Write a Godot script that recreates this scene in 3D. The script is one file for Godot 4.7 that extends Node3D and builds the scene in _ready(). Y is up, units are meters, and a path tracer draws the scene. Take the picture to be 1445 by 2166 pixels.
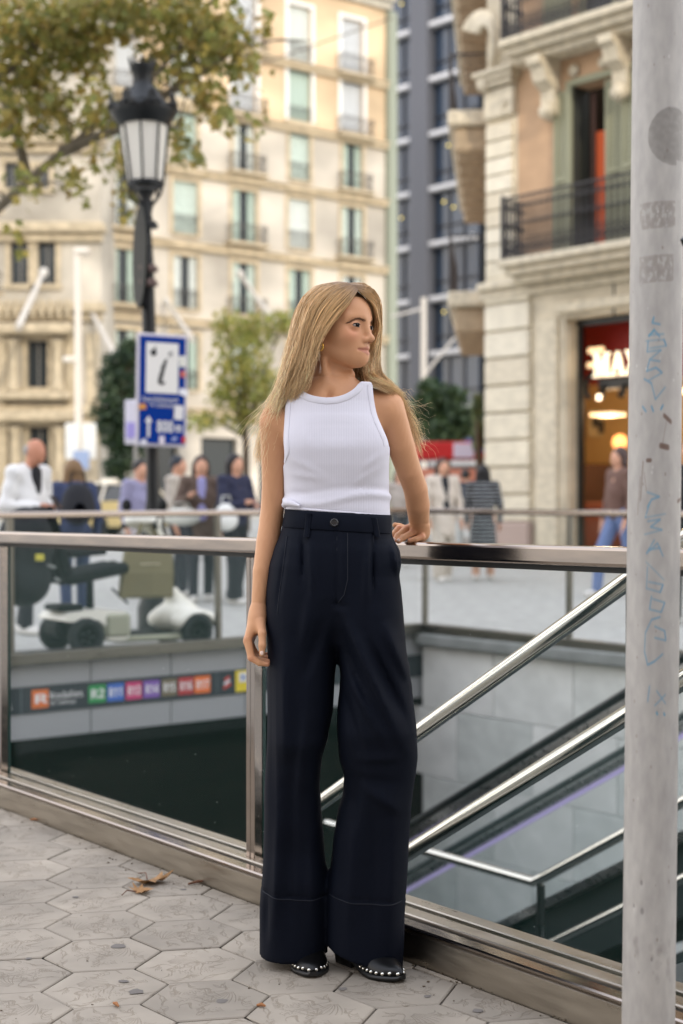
extends Node3D
# A shopper leans on the railing of a station stairwell in a city square. Metres, y up, the camera looks along -z.

const EYE := 1.165          # camera height
var names := {}
var mats := {}
var rng := RandomNumberGenerator.new()
var stair := Transform3D(Basis(Vector3(.6196, 0, .7849), Vector3.UP, Vector3(-.7849, 0, .6196)), Vector3.ZERO)   # x runs along the railing, -z across the stairwell

# ---------------------------------------------------------------- places
func P(px: float, py: float, d: float) -> Vector3:      # a sighted direction and a distance -> a point
	return Vector3((px - 722.5) / 3009.0 * d, EYE + (1085.0 - py) / 3009.0 * d, -d)

func S(s: float, y: float, n: float) -> Vector3:        # stairwell axes -> world
	return stair * Vector3(s, y, -n)

func rise(d: float) -> float:                           # the square climbs gently away from the stairwell
	return .0135 * maxf(0.0, d - 6.0)

func sn(p: Vector3) -> Vector2:
	var q := stair.affine_inverse() * p
	return Vector2(q.x, -q.z)

# ---------------------------------------------------------------- naming
func numbered(parent: Node, called: String) -> String:
	var key := str(parent.get_instance_id()) + called
	var n: int = names.get(key, 0)
	names[key] = n + 1
	return called if n == 0 else "%s_%03d" % [called, n]

func tag(o: Node, label: String, category: String, group := "") -> Node:
	o.set_meta("label", label)
	o.set_meta("category", category)
	if group != "":
		o.set_meta("group", group)
	return o

func thing(called: String, label: String, category: String, at := Vector3.ZERO, group := "") -> Node3D:
	var o := Node3D.new()
	o.name = numbered(self, called)
	o.position = at
	add_child(o, true)
	tag(o, label, category, group)
	return o

func part(called: String, mesh: Mesh, m: Material, parent: Node3D, t := Transform3D()) -> MeshInstance3D:
	var o := MeshInstance3D.new()
	o.name = numbered(parent, called)
	o.mesh = mesh
	o.material_override = m
	o.transform = t
	parent.add_child(o, true)
	return o

func wpart(called: String, mesh: Mesh, m: Material, parent: Node3D) -> MeshInstance3D:   # its mesh is in world places
	return part(called, mesh, m, parent, parent.global_transform.affine_inverse())

func setting(called: String, mesh: Mesh, m: Material) -> MeshInstance3D:
	var o := part(called, mesh, m, self)
	o.set_meta("kind", "structure")
	return o

# ---------------------------------------------------------------- materials
func C(r: float, g: float, b: float) -> Color:
	return Color(r / 255.0, g / 255.0, b / 255.0)

func mat(c: Color, rough := .7, metal := 0.0) -> StandardMaterial3D:
	var m := StandardMaterial3D.new()
	m.albedo_color = c
	m.roughness = rough
	m.metallic = metal
	return m

func noise_tex(freq: float, lo: float, hi: float, s: int, size := 512, octaves := 4) -> NoiseTexture2D:
	var n := FastNoiseLite.new()
	n.seed = s
	n.noise_type = FastNoiseLite.TYPE_SIMPLEX_SMOOTH
	n.frequency = freq
	n.fractal_octaves = octaves
	var g := Gradient.new()
	g.set_color(0, Color(lo, lo, lo))
	g.set_color(1, Color(hi, hi, hi))
	var t := NoiseTexture2D.new()
	t.noise = n
	t.width = size
	t.height = size
	t.seamless = true
	t.color_ramp = g
	return t

var shared_noise := {}
func grain(key: String, freq: float, lo: float, hi: float) -> NoiseTexture2D:
	if not shared_noise.has(key):
		shared_noise[key] = noise_tex(freq, lo, hi, hash(key) % 1000)
	return shared_noise[key]

func stone(c: Color, tex := "stone", scale := .5, rough := .85, bump := 0.0) -> StandardMaterial3D:
	var m := mat(c, rough)
	var t: NoiseTexture2D
	match tex:
		"fine": t = grain("fine", .05, .80, 1.0)
		"blotch": t = grain("blotch", .008, .70, 1.0)
		"soft": t = grain("soft", .010, .84, 1.0)
		_: t = grain("stone", .016, .74, 1.0)
	m.albedo_texture = t
	m.uv1_triplanar = true
	m.uv1_world_triplanar = true
	m.uv1_scale = Vector3.ONE * scale
	if bump > 0:
		m.heightmap_enabled = true
		m.heightmap_texture = t
		m.heightmap_scale = bump
	return m

func steel(c: Color, rough := .22) -> StandardMaterial3D:
	var m := mat(c, rough, 1.0)
	m.roughness_texture = grain("smear", .012, .55, 1.0)
	m.roughness = rough * 1.25
	m.uv1_triplanar = true
	m.uv1_scale = Vector3(.6, 4.0, 4.0)
	return m

func pane(c: Color, alpha: float, rough := .02) -> StandardMaterial3D:
	var m := mat(Color(c.r, c.g, c.b, alpha), rough)
	m.transparency = BaseMaterial3D.TRANSPARENCY_ALPHA
	return m

func lit(c: Color, energy: float) -> StandardMaterial3D:
	var m := mat(c, .5)
	m.emission_enabled = true
	m.emission = c
	m.emission_energy_multiplier = energy
	return m

# ---------------------------------------------------------------- mesh building
func st() -> SurfaceTool:
	var s := SurfaceTool.new()
	s.begin(Mesh.PRIMITIVE_TRIANGLES)
	s.set_smooth_group(-1)
	return s

func fin(s: SurfaceTool) -> ArrayMesh:
	s.generate_normals()
	return s.commit()

func tri(s: SurfaceTool, a: Vector3, b: Vector3, c: Vector3, n: Vector3) -> void:
	if (b - a).cross(c - a).dot(n) > 0.0:
		s.add_vertex(a); s.add_vertex(c); s.add_vertex(b)
	else:
		s.add_vertex(a); s.add_vertex(b); s.add_vertex(c)

func quad(s: SurfaceTool, a: Vector3, b: Vector3, c: Vector3, d: Vector3, n: Vector3) -> void:
	tri(s, a, b, c, n)
	tri(s, a, c, d, n)

func uvquad(s: SurfaceTool, v: Array, uv: Array, n: Vector3) -> void:
	var o := [0, 1, 2, 0, 2, 3]
	if (v[1] - v[0]).cross(v[2] - v[0]).dot(n) > 0.0:
		o = [0, 2, 1, 0, 3, 2]
	for i in o:
		s.set_uv(uv[i])
		s.add_vertex(v[i])

func box(s: SurfaceTool, c: Vector3, size: Vector3, bev := 0.0, t := Transform3D()) -> void:
	s.set_smooth_group(-1)
	var h := size * .5
	var b := minf(bev, minf(h.x, minf(h.y, h.z)) * .9)
	if b <= 0.0:
		for ax in 3:
			for sg in [-1.0, 1.0]:
				var n := Vector3.ZERO
				n[ax] = sg
				var u := Vector3.ZERO
				u[(ax + 1) % 3] = h[(ax + 1) % 3]
				var v := Vector3.ZERO
				v[(ax + 2) % 3] = h[(ax + 2) % 3]
				var o := c + n * h[ax]
				quad(s, t * (o - u - v), t * (o + u - v), t * (o + u + v), t * (o - u + v), t.basis * n)
		return
	for ax in 3:
		var a1 := (ax + 1) % 3
		var a2 := (ax + 2) % 3
		for sg in [-1.0, 1.0]:
			var n := Vector3.ZERO
			n[ax] = sg
			var u := Vector3.ZERO
			u[a1] = h[a1] - b
			var v := Vector3.ZERO
			v[a2] = h[a2] - b
			var o := c + n * h[ax]
			quad(s, t * (o - u - v), t * (o + u - v), t * (o + u + v), t * (o - u + v), t.basis * n)
			for sg2 in [-1.0, 1.0]:          # bevel along a2 between faces ax and a1
				var m := Vector3.ZERO
				m[a1] = sg2
				var e1 := c + n * h[ax] + m * (h[a1] - b)
				var e2 := c + n * (h[ax] - b) + m * h[a1]
				quad(s, t * (e1 - v), t * (e1 + v), t * (e2 + v), t * (e2 - v), t.basis * (n + m))
	for sx in [-1.0, 1.0]:
		for sy in [-1.0, 1.0]:
			for sz in [-1.0, 1.0]:
				var q := Vector3(sx, sy, sz)
				var k := c + q * (h - Vector3(b, b, b))
				tri(s, t * (k + Vector3(sx * b, 0, 0)), t * (k + Vector3(0, sy * b, 0)), t * (k + Vector3(0, 0, sz * b)), t.basis * q)

func boxm(size: Vector3, bev := 0.0, c := Vector3.ZERO) -> ArrayMesh:
	var s := st()
	box(s, c, size, bev)
	return fin(s)

func span(s: SurfaceTool, lo: Vector3, hi: Vector3, bev := 0.0) -> void:
	box(s, (lo + hi) * .5, (hi - lo).abs(), bev)

func tube(s: SurfaceTool, pts: Array, radii: Array, sides := 10, caps := true) -> void:
	var rings := []
	var up := Vector3.UP
	for i in pts.size():
		var d: Vector3 = (pts[mini(i + 1, pts.size() - 1)] - pts[maxi(i - 1, 0)]).normalized()
		if i == 0:
			up = Vector3.UP if absf(d.y) < .9 else Vector3.RIGHT
		var x := up.cross(d).normalized()
		var y := d.cross(x).normalized()
		up = y
		var r: float = radii[mini(i, radii.size() - 1)]
		var ring := PackedVector3Array()
		for k in sides:
			var a := TAU * k / sides
			ring.append(pts[i] + (x * cos(a) + y * sin(a)) * r)
		rings.append(ring)
	loft(s, rings, caps)

func loft(s: SurfaceTool, rings: Array, caps := true, smooth := true) -> void:   # closed rings of equal size
	s.set_smooth_group(0 if smooth else -1)
	for i in rings.size() - 1:
		var a: PackedVector3Array = rings[i]
		var b: PackedVector3Array = rings[i + 1]
		var mid := Vector3.ZERO
		for p in a:
			mid += p
		for p in b:
			mid += p
		mid /= a.size() * 2
		for k in a.size():
			var j := (k + 1) % a.size()
			quad(s, a[k], a[j], b[j], b[k], (a[k] + b[j]) * .5 - mid)
	if caps:
		s.set_smooth_group(-1)
		var n := rings.size()
		for e in [0, n - 1]:
			var r: PackedVector3Array = rings[e]
			var o: PackedVector3Array = rings[1 if e == 0 else n - 2]
			var c := Vector3.ZERO
			var co := Vector3.ZERO
			for k in r.size():
				c += r[k] / r.size()
				co += o[k] / r.size()
			for k in r.size():
				tri(s, c, r[k], r[(k + 1) % r.size()], c - co)
	s.set_smooth_group(-1)

func lathe(s: SurfaceTool, prof: Array, segs := 20, t := Transform3D(), smooth := true) -> void:   # Vector2(radius, height)
	var rings := []
	for p in prof:
		var ring := PackedVector3Array()
		for k in segs:
			var a := TAU * k / segs
			ring.append(t * Vector3(cos(a) * p.x, p.y, sin(a) * p.x))
		rings.append(ring)
	loft(s, rings, true, smooth)

func prism(s: SurfaceTool, poly: PackedVector2Array, depth: float, t := Transform3D(), smooth := false) -> void:  # outline in xy, from z=0 to z=-depth
	var idx := Geometry2D.triangulate_polygon(poly)
	s.set_smooth_group(-1)
	for i in range(0, idx.size(), 3):
		for z in [0.0, -depth]:
			var v := []
			for k in 3:
				v.append(t * Vector3(poly[idx[i + k]].x, poly[idx[i + k]].y, z))
			tri(s, v[0], v[1], v[2], t.basis * Vector3(0, 0, 1.0 if z == 0.0 else -1.0))
	var turn := 0.0
	for i in poly.size():
		var a := poly[i]
		var b := poly[(i + 1) % poly.size()]
		turn += a.x * b.y - b.x * a.y
	s.set_smooth_group(0 if smooth else -1)
	for i in poly.size():
		var a := poly[i]
		var b := poly[(i + 1) % poly.size()]
		var n := Vector3(b.y - a.y, a.x - b.x, 0) * signf(turn)
		quad(s, t * Vector3(a.x, a.y, 0), t * Vector3(b.x, b.y, 0), t * Vector3(b.x, b.y, -depth), t * Vector3(a.x, a.y, -depth), t.basis * n)
	s.set_smooth_group(-1)

func ball(s: SurfaceTool, c: Vector3, r: Vector3, rows := 8, segs := 12) -> void:
	var rings := []
	for i in range(rows + 1):
		var a := -PI / 2 + PI * clampf(float(i) / rows, .02, .98)
		var ring := PackedVector3Array()
		for k in segs:
			var b := TAU * k / segs
			ring.append(c + Vector3(cos(a) * cos(b) * r.x, sin(a) * r.y, cos(a) * sin(b) * r.z))
		rings.append(ring)
	loft(s, rings, true)

func words(text: String, height: float, depth: float, bold := false, serif := false) -> TextMesh:
	var f := SystemFont.new()
	f.font_names = PackedStringArray(["Droid Serif" if serif else "Droid Sans"])
	if bold:
		f.font_weight = 700
	var m := TextMesh.new()
	m.font = f
	m.text = text
	m.font_size = 64
	m.pixel_size = height / 46.0
	m.depth = depth
	m.curve_step = 2.0
	return m

# ---------------------------------------------------------------- soft bodies: tapered capsules and ellipsoids joined smoothly, meshed with surface nets
class Soft:
	var kind := PackedInt32Array()
	var a := PackedVector3Array()
	var b := PackedVector3Array()
	var ra := PackedFloat32Array()
	var rb := PackedFloat32Array()
	var kk := PackedFloat32Array()
	var lens := PackedFloat32Array()
	func cap(p: Vector3, q: Vector3, r1: float, r2: float, k := .02) -> Soft:
		kind.append(0); a.append(p); b.append(q - p); ra.append(r1); rb.append(r2 - r1); kk.append(k); lens.append(maxf((q - p).length_squared(), 1e-9))
		return self
	func ell(c: Vector3, r: Vector3, k := .02) -> Soft:
		kind.append(1); a.append(c); b.append(r); ra.append(0); rb.append(0); kk.append(k); lens.append(1)
		return self
	func cut(p: Vector3, q: Vector3, r1: float, r2: float, k := .01) -> Soft:
		kind.append(2); a.append(p); b.append(q - p); ra.append(r1); rb.append(r2 - r1); kk.append(k); lens.append(maxf((q - p).length_squared(), 1e-9))
		return self
	func chain(pts: Array, rs: Array, k := .004) -> Soft:
		for i in pts.size() - 1:
			cap(pts[i], pts[i + 1], rs[i], rs[i + 1], k)
		return self
	func d(p: Vector3) -> float:
		var best := 1e3
		for i in kind.size():
			var e: float
			if kind[i] == 1:
				var q := p - a[i]
				var r := b[i]
				var m := q / r
				var k0 := m.length()
				var k1 := (m / r).length()
				e = k0 * (k0 - 1.0) / maxf(k1, 1e-6)
			else:
				var q := p - a[i]
				var t := clampf(q.dot(b[i]) / lens[i], 0.0, 1.0)
				e = (q - b[i] * t).length() - ra[i] - rb[i] * t
			var k := kk[i]
			if kind[i] == 2:
				e = -e
				var h := maxf(k - absf(best - e), 0.0) / k
				best = maxf(best, e) + h * h * k * .25
			else:
				var h := maxf(k - absf(best - e), 0.0) / k
				best = minf(best, e) - h * h * k * .25
		return best

func nets(f: Callable, lo: Vector3, hi: Vector3, h: float, margin := 0.0) -> Array:    # [vertices, indices]
	var bx := int(ceil((hi.x - lo.x) / h / 4)) + 1
	var by := int(ceil((hi.y - lo.y) / h / 4)) + 1
	var bz := int(ceil((hi.z - lo.z) / h / 4)) + 1
	var nx := bx * 4
	var ny := by * 4
	var nz := bz * 4
	var g := PackedFloat32Array()
	g.resize(nx * ny * nz)
	g.fill(1.0)
	var live := PackedInt32Array()
	var reach := h * 4.6 + margin
	for k in bz:
		for j in by:
			for i in bx:
				var e: float = f.call(lo + Vector3(i * 4 + 1.5, j * 4 + 1.5, k * 4 + 1.5) * h)
				if absf(e) < reach:
					live.append_array([i, j, k])
					for z in range(k * 4, k * 4 + 4):
						for y in range(j * 4, j * 4 + 4):
							var at := (z * ny + y) * nx + i * 4
							for x in 4:
								g[at + x] = f.call(lo + Vector3(i * 4 + x, y, z) * h)
				elif e < 0.0:
					for z in range(k * 4, k * 4 + 4):
						for y in range(j * 4, j * 4 + 4):
							var at := (z * ny + y) * nx + i * 4
							for x in 4:
								g[at + x] = -1.0
	var ids := PackedInt32Array()
	ids.resize(g.size())
	ids.fill(-1)
	var vs := PackedVector3Array()
	var sy := nx
	var sz := nx * ny
	var off := [0, 1, sy, sy + 1, sz, sz + 1, sz + sy, sz + sy + 1]
	var edges := [[0, 1], [2, 3], [4, 5], [6, 7], [0, 2], [1, 3], [4, 6], [5, 7], [0, 4], [1, 5], [2, 6], [3, 7]]
	var cor := [Vector3(0, 0, 0), Vector3(1, 0, 0), Vector3(0, 1, 0), Vector3(1, 1, 0), Vector3(0, 0, 1), Vector3(1, 0, 1), Vector3(0, 1, 1), Vector3(1, 1, 1)]
	for l in range(0, live.size(), 3):
		for z in range(live[l + 2] * 4, mini(live[l + 2] * 4 + 4, nz - 1)):
			for y in range(live[l + 1] * 4, mini(live[l + 1] * 4 + 4, ny - 1)):
				for x in range(live[l] * 4, mini(live[l] * 4 + 4, nx - 1)):
					var at := x + y * sy + z * sz
					var n := 0
					for c in 8:
						if g[at + off[c]] < 0.0:
							n += 1
					if n == 0 or n == 8:
						continue
					var sum := Vector3.ZERO
					var m := 0
					for e in edges:
						var v0 := g[at + off[e[0]]]
						var v1 := g[at + off[e[1]]]
						if (v0 < 0.0) != (v1 < 0.0):
							sum += cor[e[0]].lerp(cor[e[1]], v0 / (v0 - v1))
							m += 1
					ids[at] = vs.size()
					vs.append(lo + (Vector3(x, y, z) + sum / m) * h)
	var ix := PackedInt32Array()
	var steps := [1, sy, sz]
	for l in range(0, live.size(), 3):
		for z in range(maxi(live[l + 2] * 4, 1), mini(live[l + 2] * 4 + 4, nz - 1)):
			for y in range(maxi(live[l + 1] * 4, 1), mini(live[l + 1] * 4 + 4, ny - 1)):
				for x in range(maxi(live[l] * 4, 1), mini(live[l] * 4 + 4, nx - 1)):
					var at := x + y * sy + z * sz
					var inside := g[at] < 0.0
					for ax in 3:
						if inside == (g[at + steps[ax]] < 0.0):
							continue
						var u: int = steps[(ax + 1) % 3]
						var v: int = steps[(ax + 2) % 3]
						var q0 := ids[at]
						var q1 := ids[at - u]
						var q2 := ids[at - u - v]
						var q3 := ids[at - v]
						if q0 < 0 or q1 < 0 or q2 < 0 or q3 < 0:
							continue
						if inside:
							ix.append_array([q0, q2, q1, q0, q3, q2])
						else:
							ix.append_array([q0, q1, q2, q0, q2, q3])
	return [vs, ix]

func soft_mesh(pieces: Array, colour = null, waist: Array = []) -> ArrayMesh:   # joins nets into one mesh, with smooth normals
	var vs := PackedVector3Array()
	var ix := PackedInt32Array()
	for p in pieces:
		var base := vs.size()
		vs.append_array(p[0])
		for i in p[1]:
			ix.append(i + base)
	var ns := PackedVector3Array()
	ns.resize(vs.size())
	for i in range(0, ix.size(), 3):
		var a := vs[ix[i]]
		var n := (vs[ix[i + 2]] - a).cross(vs[ix[i + 1]] - a)
		ns[ix[i]] += n
		ns[ix[i + 1]] += n
		ns[ix[i + 2]] += n
	for i in ns.size():
		ns[i] = ns[i].normalized()
	var arr := []
	arr.resize(Mesh.ARRAY_MAX)
	arr[Mesh.ARRAY_VERTEX] = vs
	arr[Mesh.ARRAY_NORMAL] = ns
	arr[Mesh.ARRAY_INDEX] = ix
	if colour != null:
		var cs := PackedColorArray()
		cs.resize(vs.size())
		for i in vs.size():
			cs[i] = colour.call(vs[i])
		arr[Mesh.ARRAY_COLOR] = cs
	var m := ArrayMesh.new()
	m.add_surface_from_arrays(Mesh.PRIMITIVE_TRIANGLES, arr)
	return m

# ---------------------------------------------------------------- the scene
func _ready() -> void:
	rng.seed = 7
	var cam := Camera3D.new()
	cam.name = "camera"
	cam.position = Vector3(0, EYE, 0)
	cam.near = .05
	cam.far = 600.0
	var lens := CameraAttributesPhysical.new()
	lens.frustum_focal_length = 33.34
	lens.exposure_aperture = 1.7
	lens.frustum_focus_distance = 3.56
	cam.attributes = lens
	cam.fov = 39.59
	add_child(cam)
	cam.current = true
	var sky_look := ProceduralSkyMaterial.new()
	sky_look.sky_top_color = C(198, 203, 216)
	sky_look.sky_horizon_color = C(240, 230, 216)
	sky_look.sky_curve = .25
	sky_look.ground_bottom_color = C(120, 116, 110)
	sky_look.ground_horizon_color = C(170, 165, 158)
	sky_look.sky_energy_multiplier = 2.0
	var sky := Sky.new()
	sky.sky_material = sky_look
	var env := Environment.new()
	env.background_mode = Environment.BG_SKY
	env.sky = sky
	env.tonemap_mode = Environment.TONE_MAPPER_LINEAR
	env.tonemap_exposure = .70
	env.sdfgi_enabled = true
	env.ssao_enabled = true
	env.ssil_enabled = true
	var we := WorldEnvironment.new()
	we.name = "environment"
	we.environment = env
	add_child(we)
	var sun := DirectionalLight3D.new()
	sun.name = "sun"
	sun.light_energy = .92
	sun.light_angular_distance = 1.5
	sun.light_color = Color(1.0, .95, .87)
	sun.shadow_enabled = true
	sun.look_at_from_position(Vector3.ZERO, Vector3(-.35, -.33, -.88))
	add_child(sun)
	for step in [ground, stairwell, railings, left_building, corner_pavilion, office_building, shop_building, street_behind, woman, pole, street_lamp, info_sign, plane_tree, small_trees, scooter, passers_by, traffic, litter]:
		var t := Time.get_ticks_msec()
		step.call()
		print(step.get_method(), " ", Time.get_ticks_msec() - t)

# ---------------------------------------------------------------- paving
func ground() -> void:
	var ss := [-420.0, -200.0, -110.0, -70.0, -45.0, -30.0, -20.0, -14.0, -9.5, -7.5, -5.5, -3.4, -2.0, 0.0, 4.0, 12.0, 40.0, 140.0, 420.0]
	var ns := [-420.0, -140.0, -40.0, -10.0, 0.0, 2.45, 5.25, 8.4, 10.0, 13.0, 17.0, 22.0, 30.0, 42.0, 60.0, 100.0, 200.0, 420.0]
	var s := st()
	s.set_smooth_group(0)
	for i in ss.size() - 1:
		for j in ns.size() - 1:
			if ns[j] >= 2.4 and ns[j + 1] <= 8.5 and ss[i] >= -9.6 and (ss[i + 1] <= -3.3 or (ss[i + 1] <= -1.9 and ns[j + 1] < 6.0)):
				continue
			var v := []
			for c in [[0, 0], [1, 0], [1, 1], [0, 1]]:
				var p := S(ss[i + c[0]], 0, ns[j + c[1]])
				p.y = rise(-p.z) - (.014 if ns[j + c[1]] < 2.46 and p.z > -8.0 else 0.0)
				v.append(p)
			quad(s, v[0], v[1], v[2], v[3], Vector3.UP)
	setting("ground", fin(s), stone(C(178, 178, 172), "soft", .9, .8))
	# hexagonal relief tiles in front of the railing
	var bed := st()
	var corners := []
	for q in [Vector2(-6.4, .2), Vector2(1.6, .2), Vector2(1.6, 2.43), Vector2(-6.4, 2.43)]:
		corners.append(S(q.x, -.0095, q.y))
	quad(bed, corners[0], corners[1], corners[2], corners[3], Vector3.UP)
	var paving := setting("pavement", fin(bed), stone(C(112, 104, 93), "fine", 3.0, .95))
	var relief := tile_relief()
	var looks := []
	for i in 6:
		var m := mat(C(170, 159, 143).darkened(.018 * i), .85)
		m.albedo_texture = relief[0]
		m.heightmap_enabled = true
		m.heightmap_texture = relief[1]
		m.heightmap_scale = .26
		m.detail_enabled = true
		m.detail_albedo = grain("soft", .010, .84, 1.0)
		m.detail_blend_mode = BaseMaterial3D.BLEND_MODE_MUL
		m.detail_uv_layer = BaseMaterial3D.DETAIL_UV_2
		looks.append(m)
	var R := .155
	var turn := deg_to_rad(11.0)
	var c0 := Vector2(-.6299, -3.750)
	var a1 := Vector2.from_angle(-turn - deg_to_rad(30)) * R * sqrt(3.0)
	var a2 := Vector2.from_angle(-turn + deg_to_rad(30)) * R * sqrt(3.0)
	var edge := PackedVector2Array()
	for q in [Vector2(-6.4, -.2), Vector2(2.4, -.2), Vector2(2.4, 2.416), Vector2(-6.4, 2.416)]:
		var w := S(q.x, 0, q.y)
		edge.append(Vector2(w.x, w.z))
	for i in range(-26, 27):
		for j in range(-26, 27):
			var c := c0 + a1 * i + a2 * j
			var q := sn(Vector3(c.x, 0, c.y))
			if q.x < -5.9 or q.x > 1.0 or q.y < .55 or q.y > 2.6 or -c.y < 2.35:
				continue
			var hex := PackedVector2Array()
			for k in 6:
				hex.append(c + Vector2.from_angle(-turn + k * PI / 3) * (R - .0029))
			var cut := Geometry2D.intersect_polygons(hex, edge)
			if cut.is_empty() or cut[0].size() < 3:
				continue
			part("tile", tile_mesh(cut[0], c, R, turn + (rng.randi() % 6) * PI / 3), looks[rng.randi() % 6], paving, Transform3D(Basis(), Vector3(c.x, rng.randf_range(-.0012, .0012), c.y)))
	gum(paving)

func gum(paving: Node3D) -> void:          # old gum and grit on the tiles
	var g := RandomNumberGenerator.new()
	g.seed = 8
	var m := mat(C(104, 98, 92), .85)
	for q in [[252, 2004, .020], [262, 2078, .012], [288, 2100, .020], [388, 1884, .010], [726, 2094, .012], [60, 2030, .009], [470, 2120, .014], [905, 2110, .010], [160, 1900, .010], [1010, 2140, .013]]:
		var d: float = 3009.0 * EYE / (q[1] - 1085.0)
		var c := P(q[0], q[1], d)
		c.y = .0012
		var s := st()
		var pts := []
		for k in 12:
			var a := TAU * k / 12
			pts.append(Vector3(cos(a), 0, sin(a)) * q[2] * g.randf_range(.75, 1.2))
		for k in 12:
			tri(s, Vector3(0, .0012, 0), pts[k], pts[(k + 1) % 12], Vector3.UP)
		part("gum_spot", fin(s), m, paving, Transform3D(Basis(), c))
	var grit := st()
	for i in 420:
		var near := g.randf() < .55
		var p := S(g.randf_range(-5.6, .3), .002, 2.418 - pow(g.randf(), 3.0) * .12 if near else g.randf_range(.9, 2.4))
		var r := g.randf_range(.0008, .003) * (1.25 if near else .8)
		ball(grit, p, Vector3(r * g.randf_range(.7, 1.6), r * .6, r), 3, 5)
	part("grit", fin(grit), mat(C(92, 80, 64), .95), paving).set_meta("kind", "stuff")

func tile_mesh(poly: PackedVector2Array, c: Vector2, R: float, turn: float) -> ArrayMesh:
	var s := st()
	var top := []
	var mid := Vector2.ZERO
	for p in poly:
		mid += p / poly.size()
	var rim := []
	for p in poly:
		var q := p - (p - mid).normalized() * .0034
		top.append(Vector3(q.x - c.x, 0, q.y - c.y))
		rim.append(Vector3(p.x - c.x, -.0026, p.y - c.y))
	var off := Vector2(rng.randf(), rng.randf())
	var put := func(v: Vector3) -> void:
		var u := Vector2(v.x, v.z).rotated(turn) / (R * 2.0) + Vector2(.5, .5)
		s.set_uv(u)
		s.set_uv2(Vector2(v.x, v.z) * .8 + off)
		s.add_vertex(v)
	var n := top.size()
	for i in n:
		var j := (i + 1) % n
		for f in [[Vector3(mid.x - c.x, 0, mid.y - c.y), top[i], top[j], Vector3.UP], [top[i], rim[i], rim[j], Vector3.UP], [top[i], rim[j], top[j], Vector3.UP], [rim[i], rim[i] - Vector3(0, .02, 0), rim[j], rim[i] + rim[j] + Vector3(0, .01, 0)]]:
			var flip: bool = (f[1] - f[0]).cross(f[2] - f[0]).dot(f[3]) > 0
			put.call(f[0]); put.call(f[2] if flip else f[1]); put.call(f[1] if flip else f[2])
	return fin(s)

func tile_relief() -> Array:        # swirls, fans and dots pressed into a paving tile: [colour of the worn grooves, height]
	var n := 512
	var h := Image.create(n, n, false, Image.FORMAT_L8)
	h.fill(Color(.8, .8, .8))
	var dirt := Image.create(n, n, false, Image.FORMAT_RGB8)
	dirt.fill(Color(.97, .97, .97))
	var groove := func(pts: PackedVector2Array, w: float) -> void:
		for i in pts.size() - 1:
			var steps := int(pts[i].distance_to(pts[i + 1]) / 1.5) + 1
			for k in steps:
				var p := pts[i].lerp(pts[i + 1], float(k) / steps)
				for y in range(int(p.y - w - 1), int(p.y + w + 2)):
					for x in range(int(p.x - w - 1), int(p.x + w + 2)):
						if x >= 0 and y >= 0 and x < n and y < n:
							var e := clampf(1.0 - Vector2(x - p.x, y - p.y).length() / w, 0, 1)
							var g := h.get_pixel(x, y).r
							h.set_pixel(x, y, Color.from_hsv(0, 0, minf(g, .8 - e * .6)))
							if e > .3:
								dirt.set_pixel(x, y, Color(.88, .865, .84))
	var g := RandomNumberGenerator.new()
	g.seed = 31
	# families of short curved strokes that swirl across the tile, like wet hair or weed
	var flow := FastNoiseLite.new()
	flow.seed = 12
	flow.frequency = .0042
	for fam in 24:
		var c := Vector2(g.randf_range(70, 442), g.randf_range(70, 442))
		var bend := g.randf_range(-.5, .5)
		var lines := g.randi_range(3, 8)
		for k in lines:
			var p := c + Vector2(g.randf_range(-2, 2), (k - lines * .5) * g.randf_range(8.0, 11.0))
			var pts := PackedVector2Array()
			for t in g.randi_range(6, 13):
				pts.append(p)
				p += Vector2.from_angle(flow.get_noise_2d(p.x, p.y) * 7.0 + fam * 1.3 + bend * t * .22) * 8.0
			groove.call(pts, g.randf_range(1.5, 2.2))
	for k in 7:                                    # a fan of long ribs
		var pts := PackedVector2Array()
		for t in 16:
			pts.append(Vector2(150, 350) + Vector2.from_angle(-1.9 + k * .17 + t * .02) * (30.0 + t * 8.0))
		groove.call(pts, 1.9)
	for fam in 4:                                  # patches of dimples
		var c := Vector2(g.randf_range(110, 380), g.randf_range(110, 400))
		for i in 26:
			var p := c + Vector2(g.randf_range(-46, 46), g.randf_range(-26, 26))
			groove.call(PackedVector2Array([p, p + Vector2(4, 1)]), 2.6)
	return [ImageTexture.create_from_image(dirt), ImageTexture.create_from_image(h)]

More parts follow.
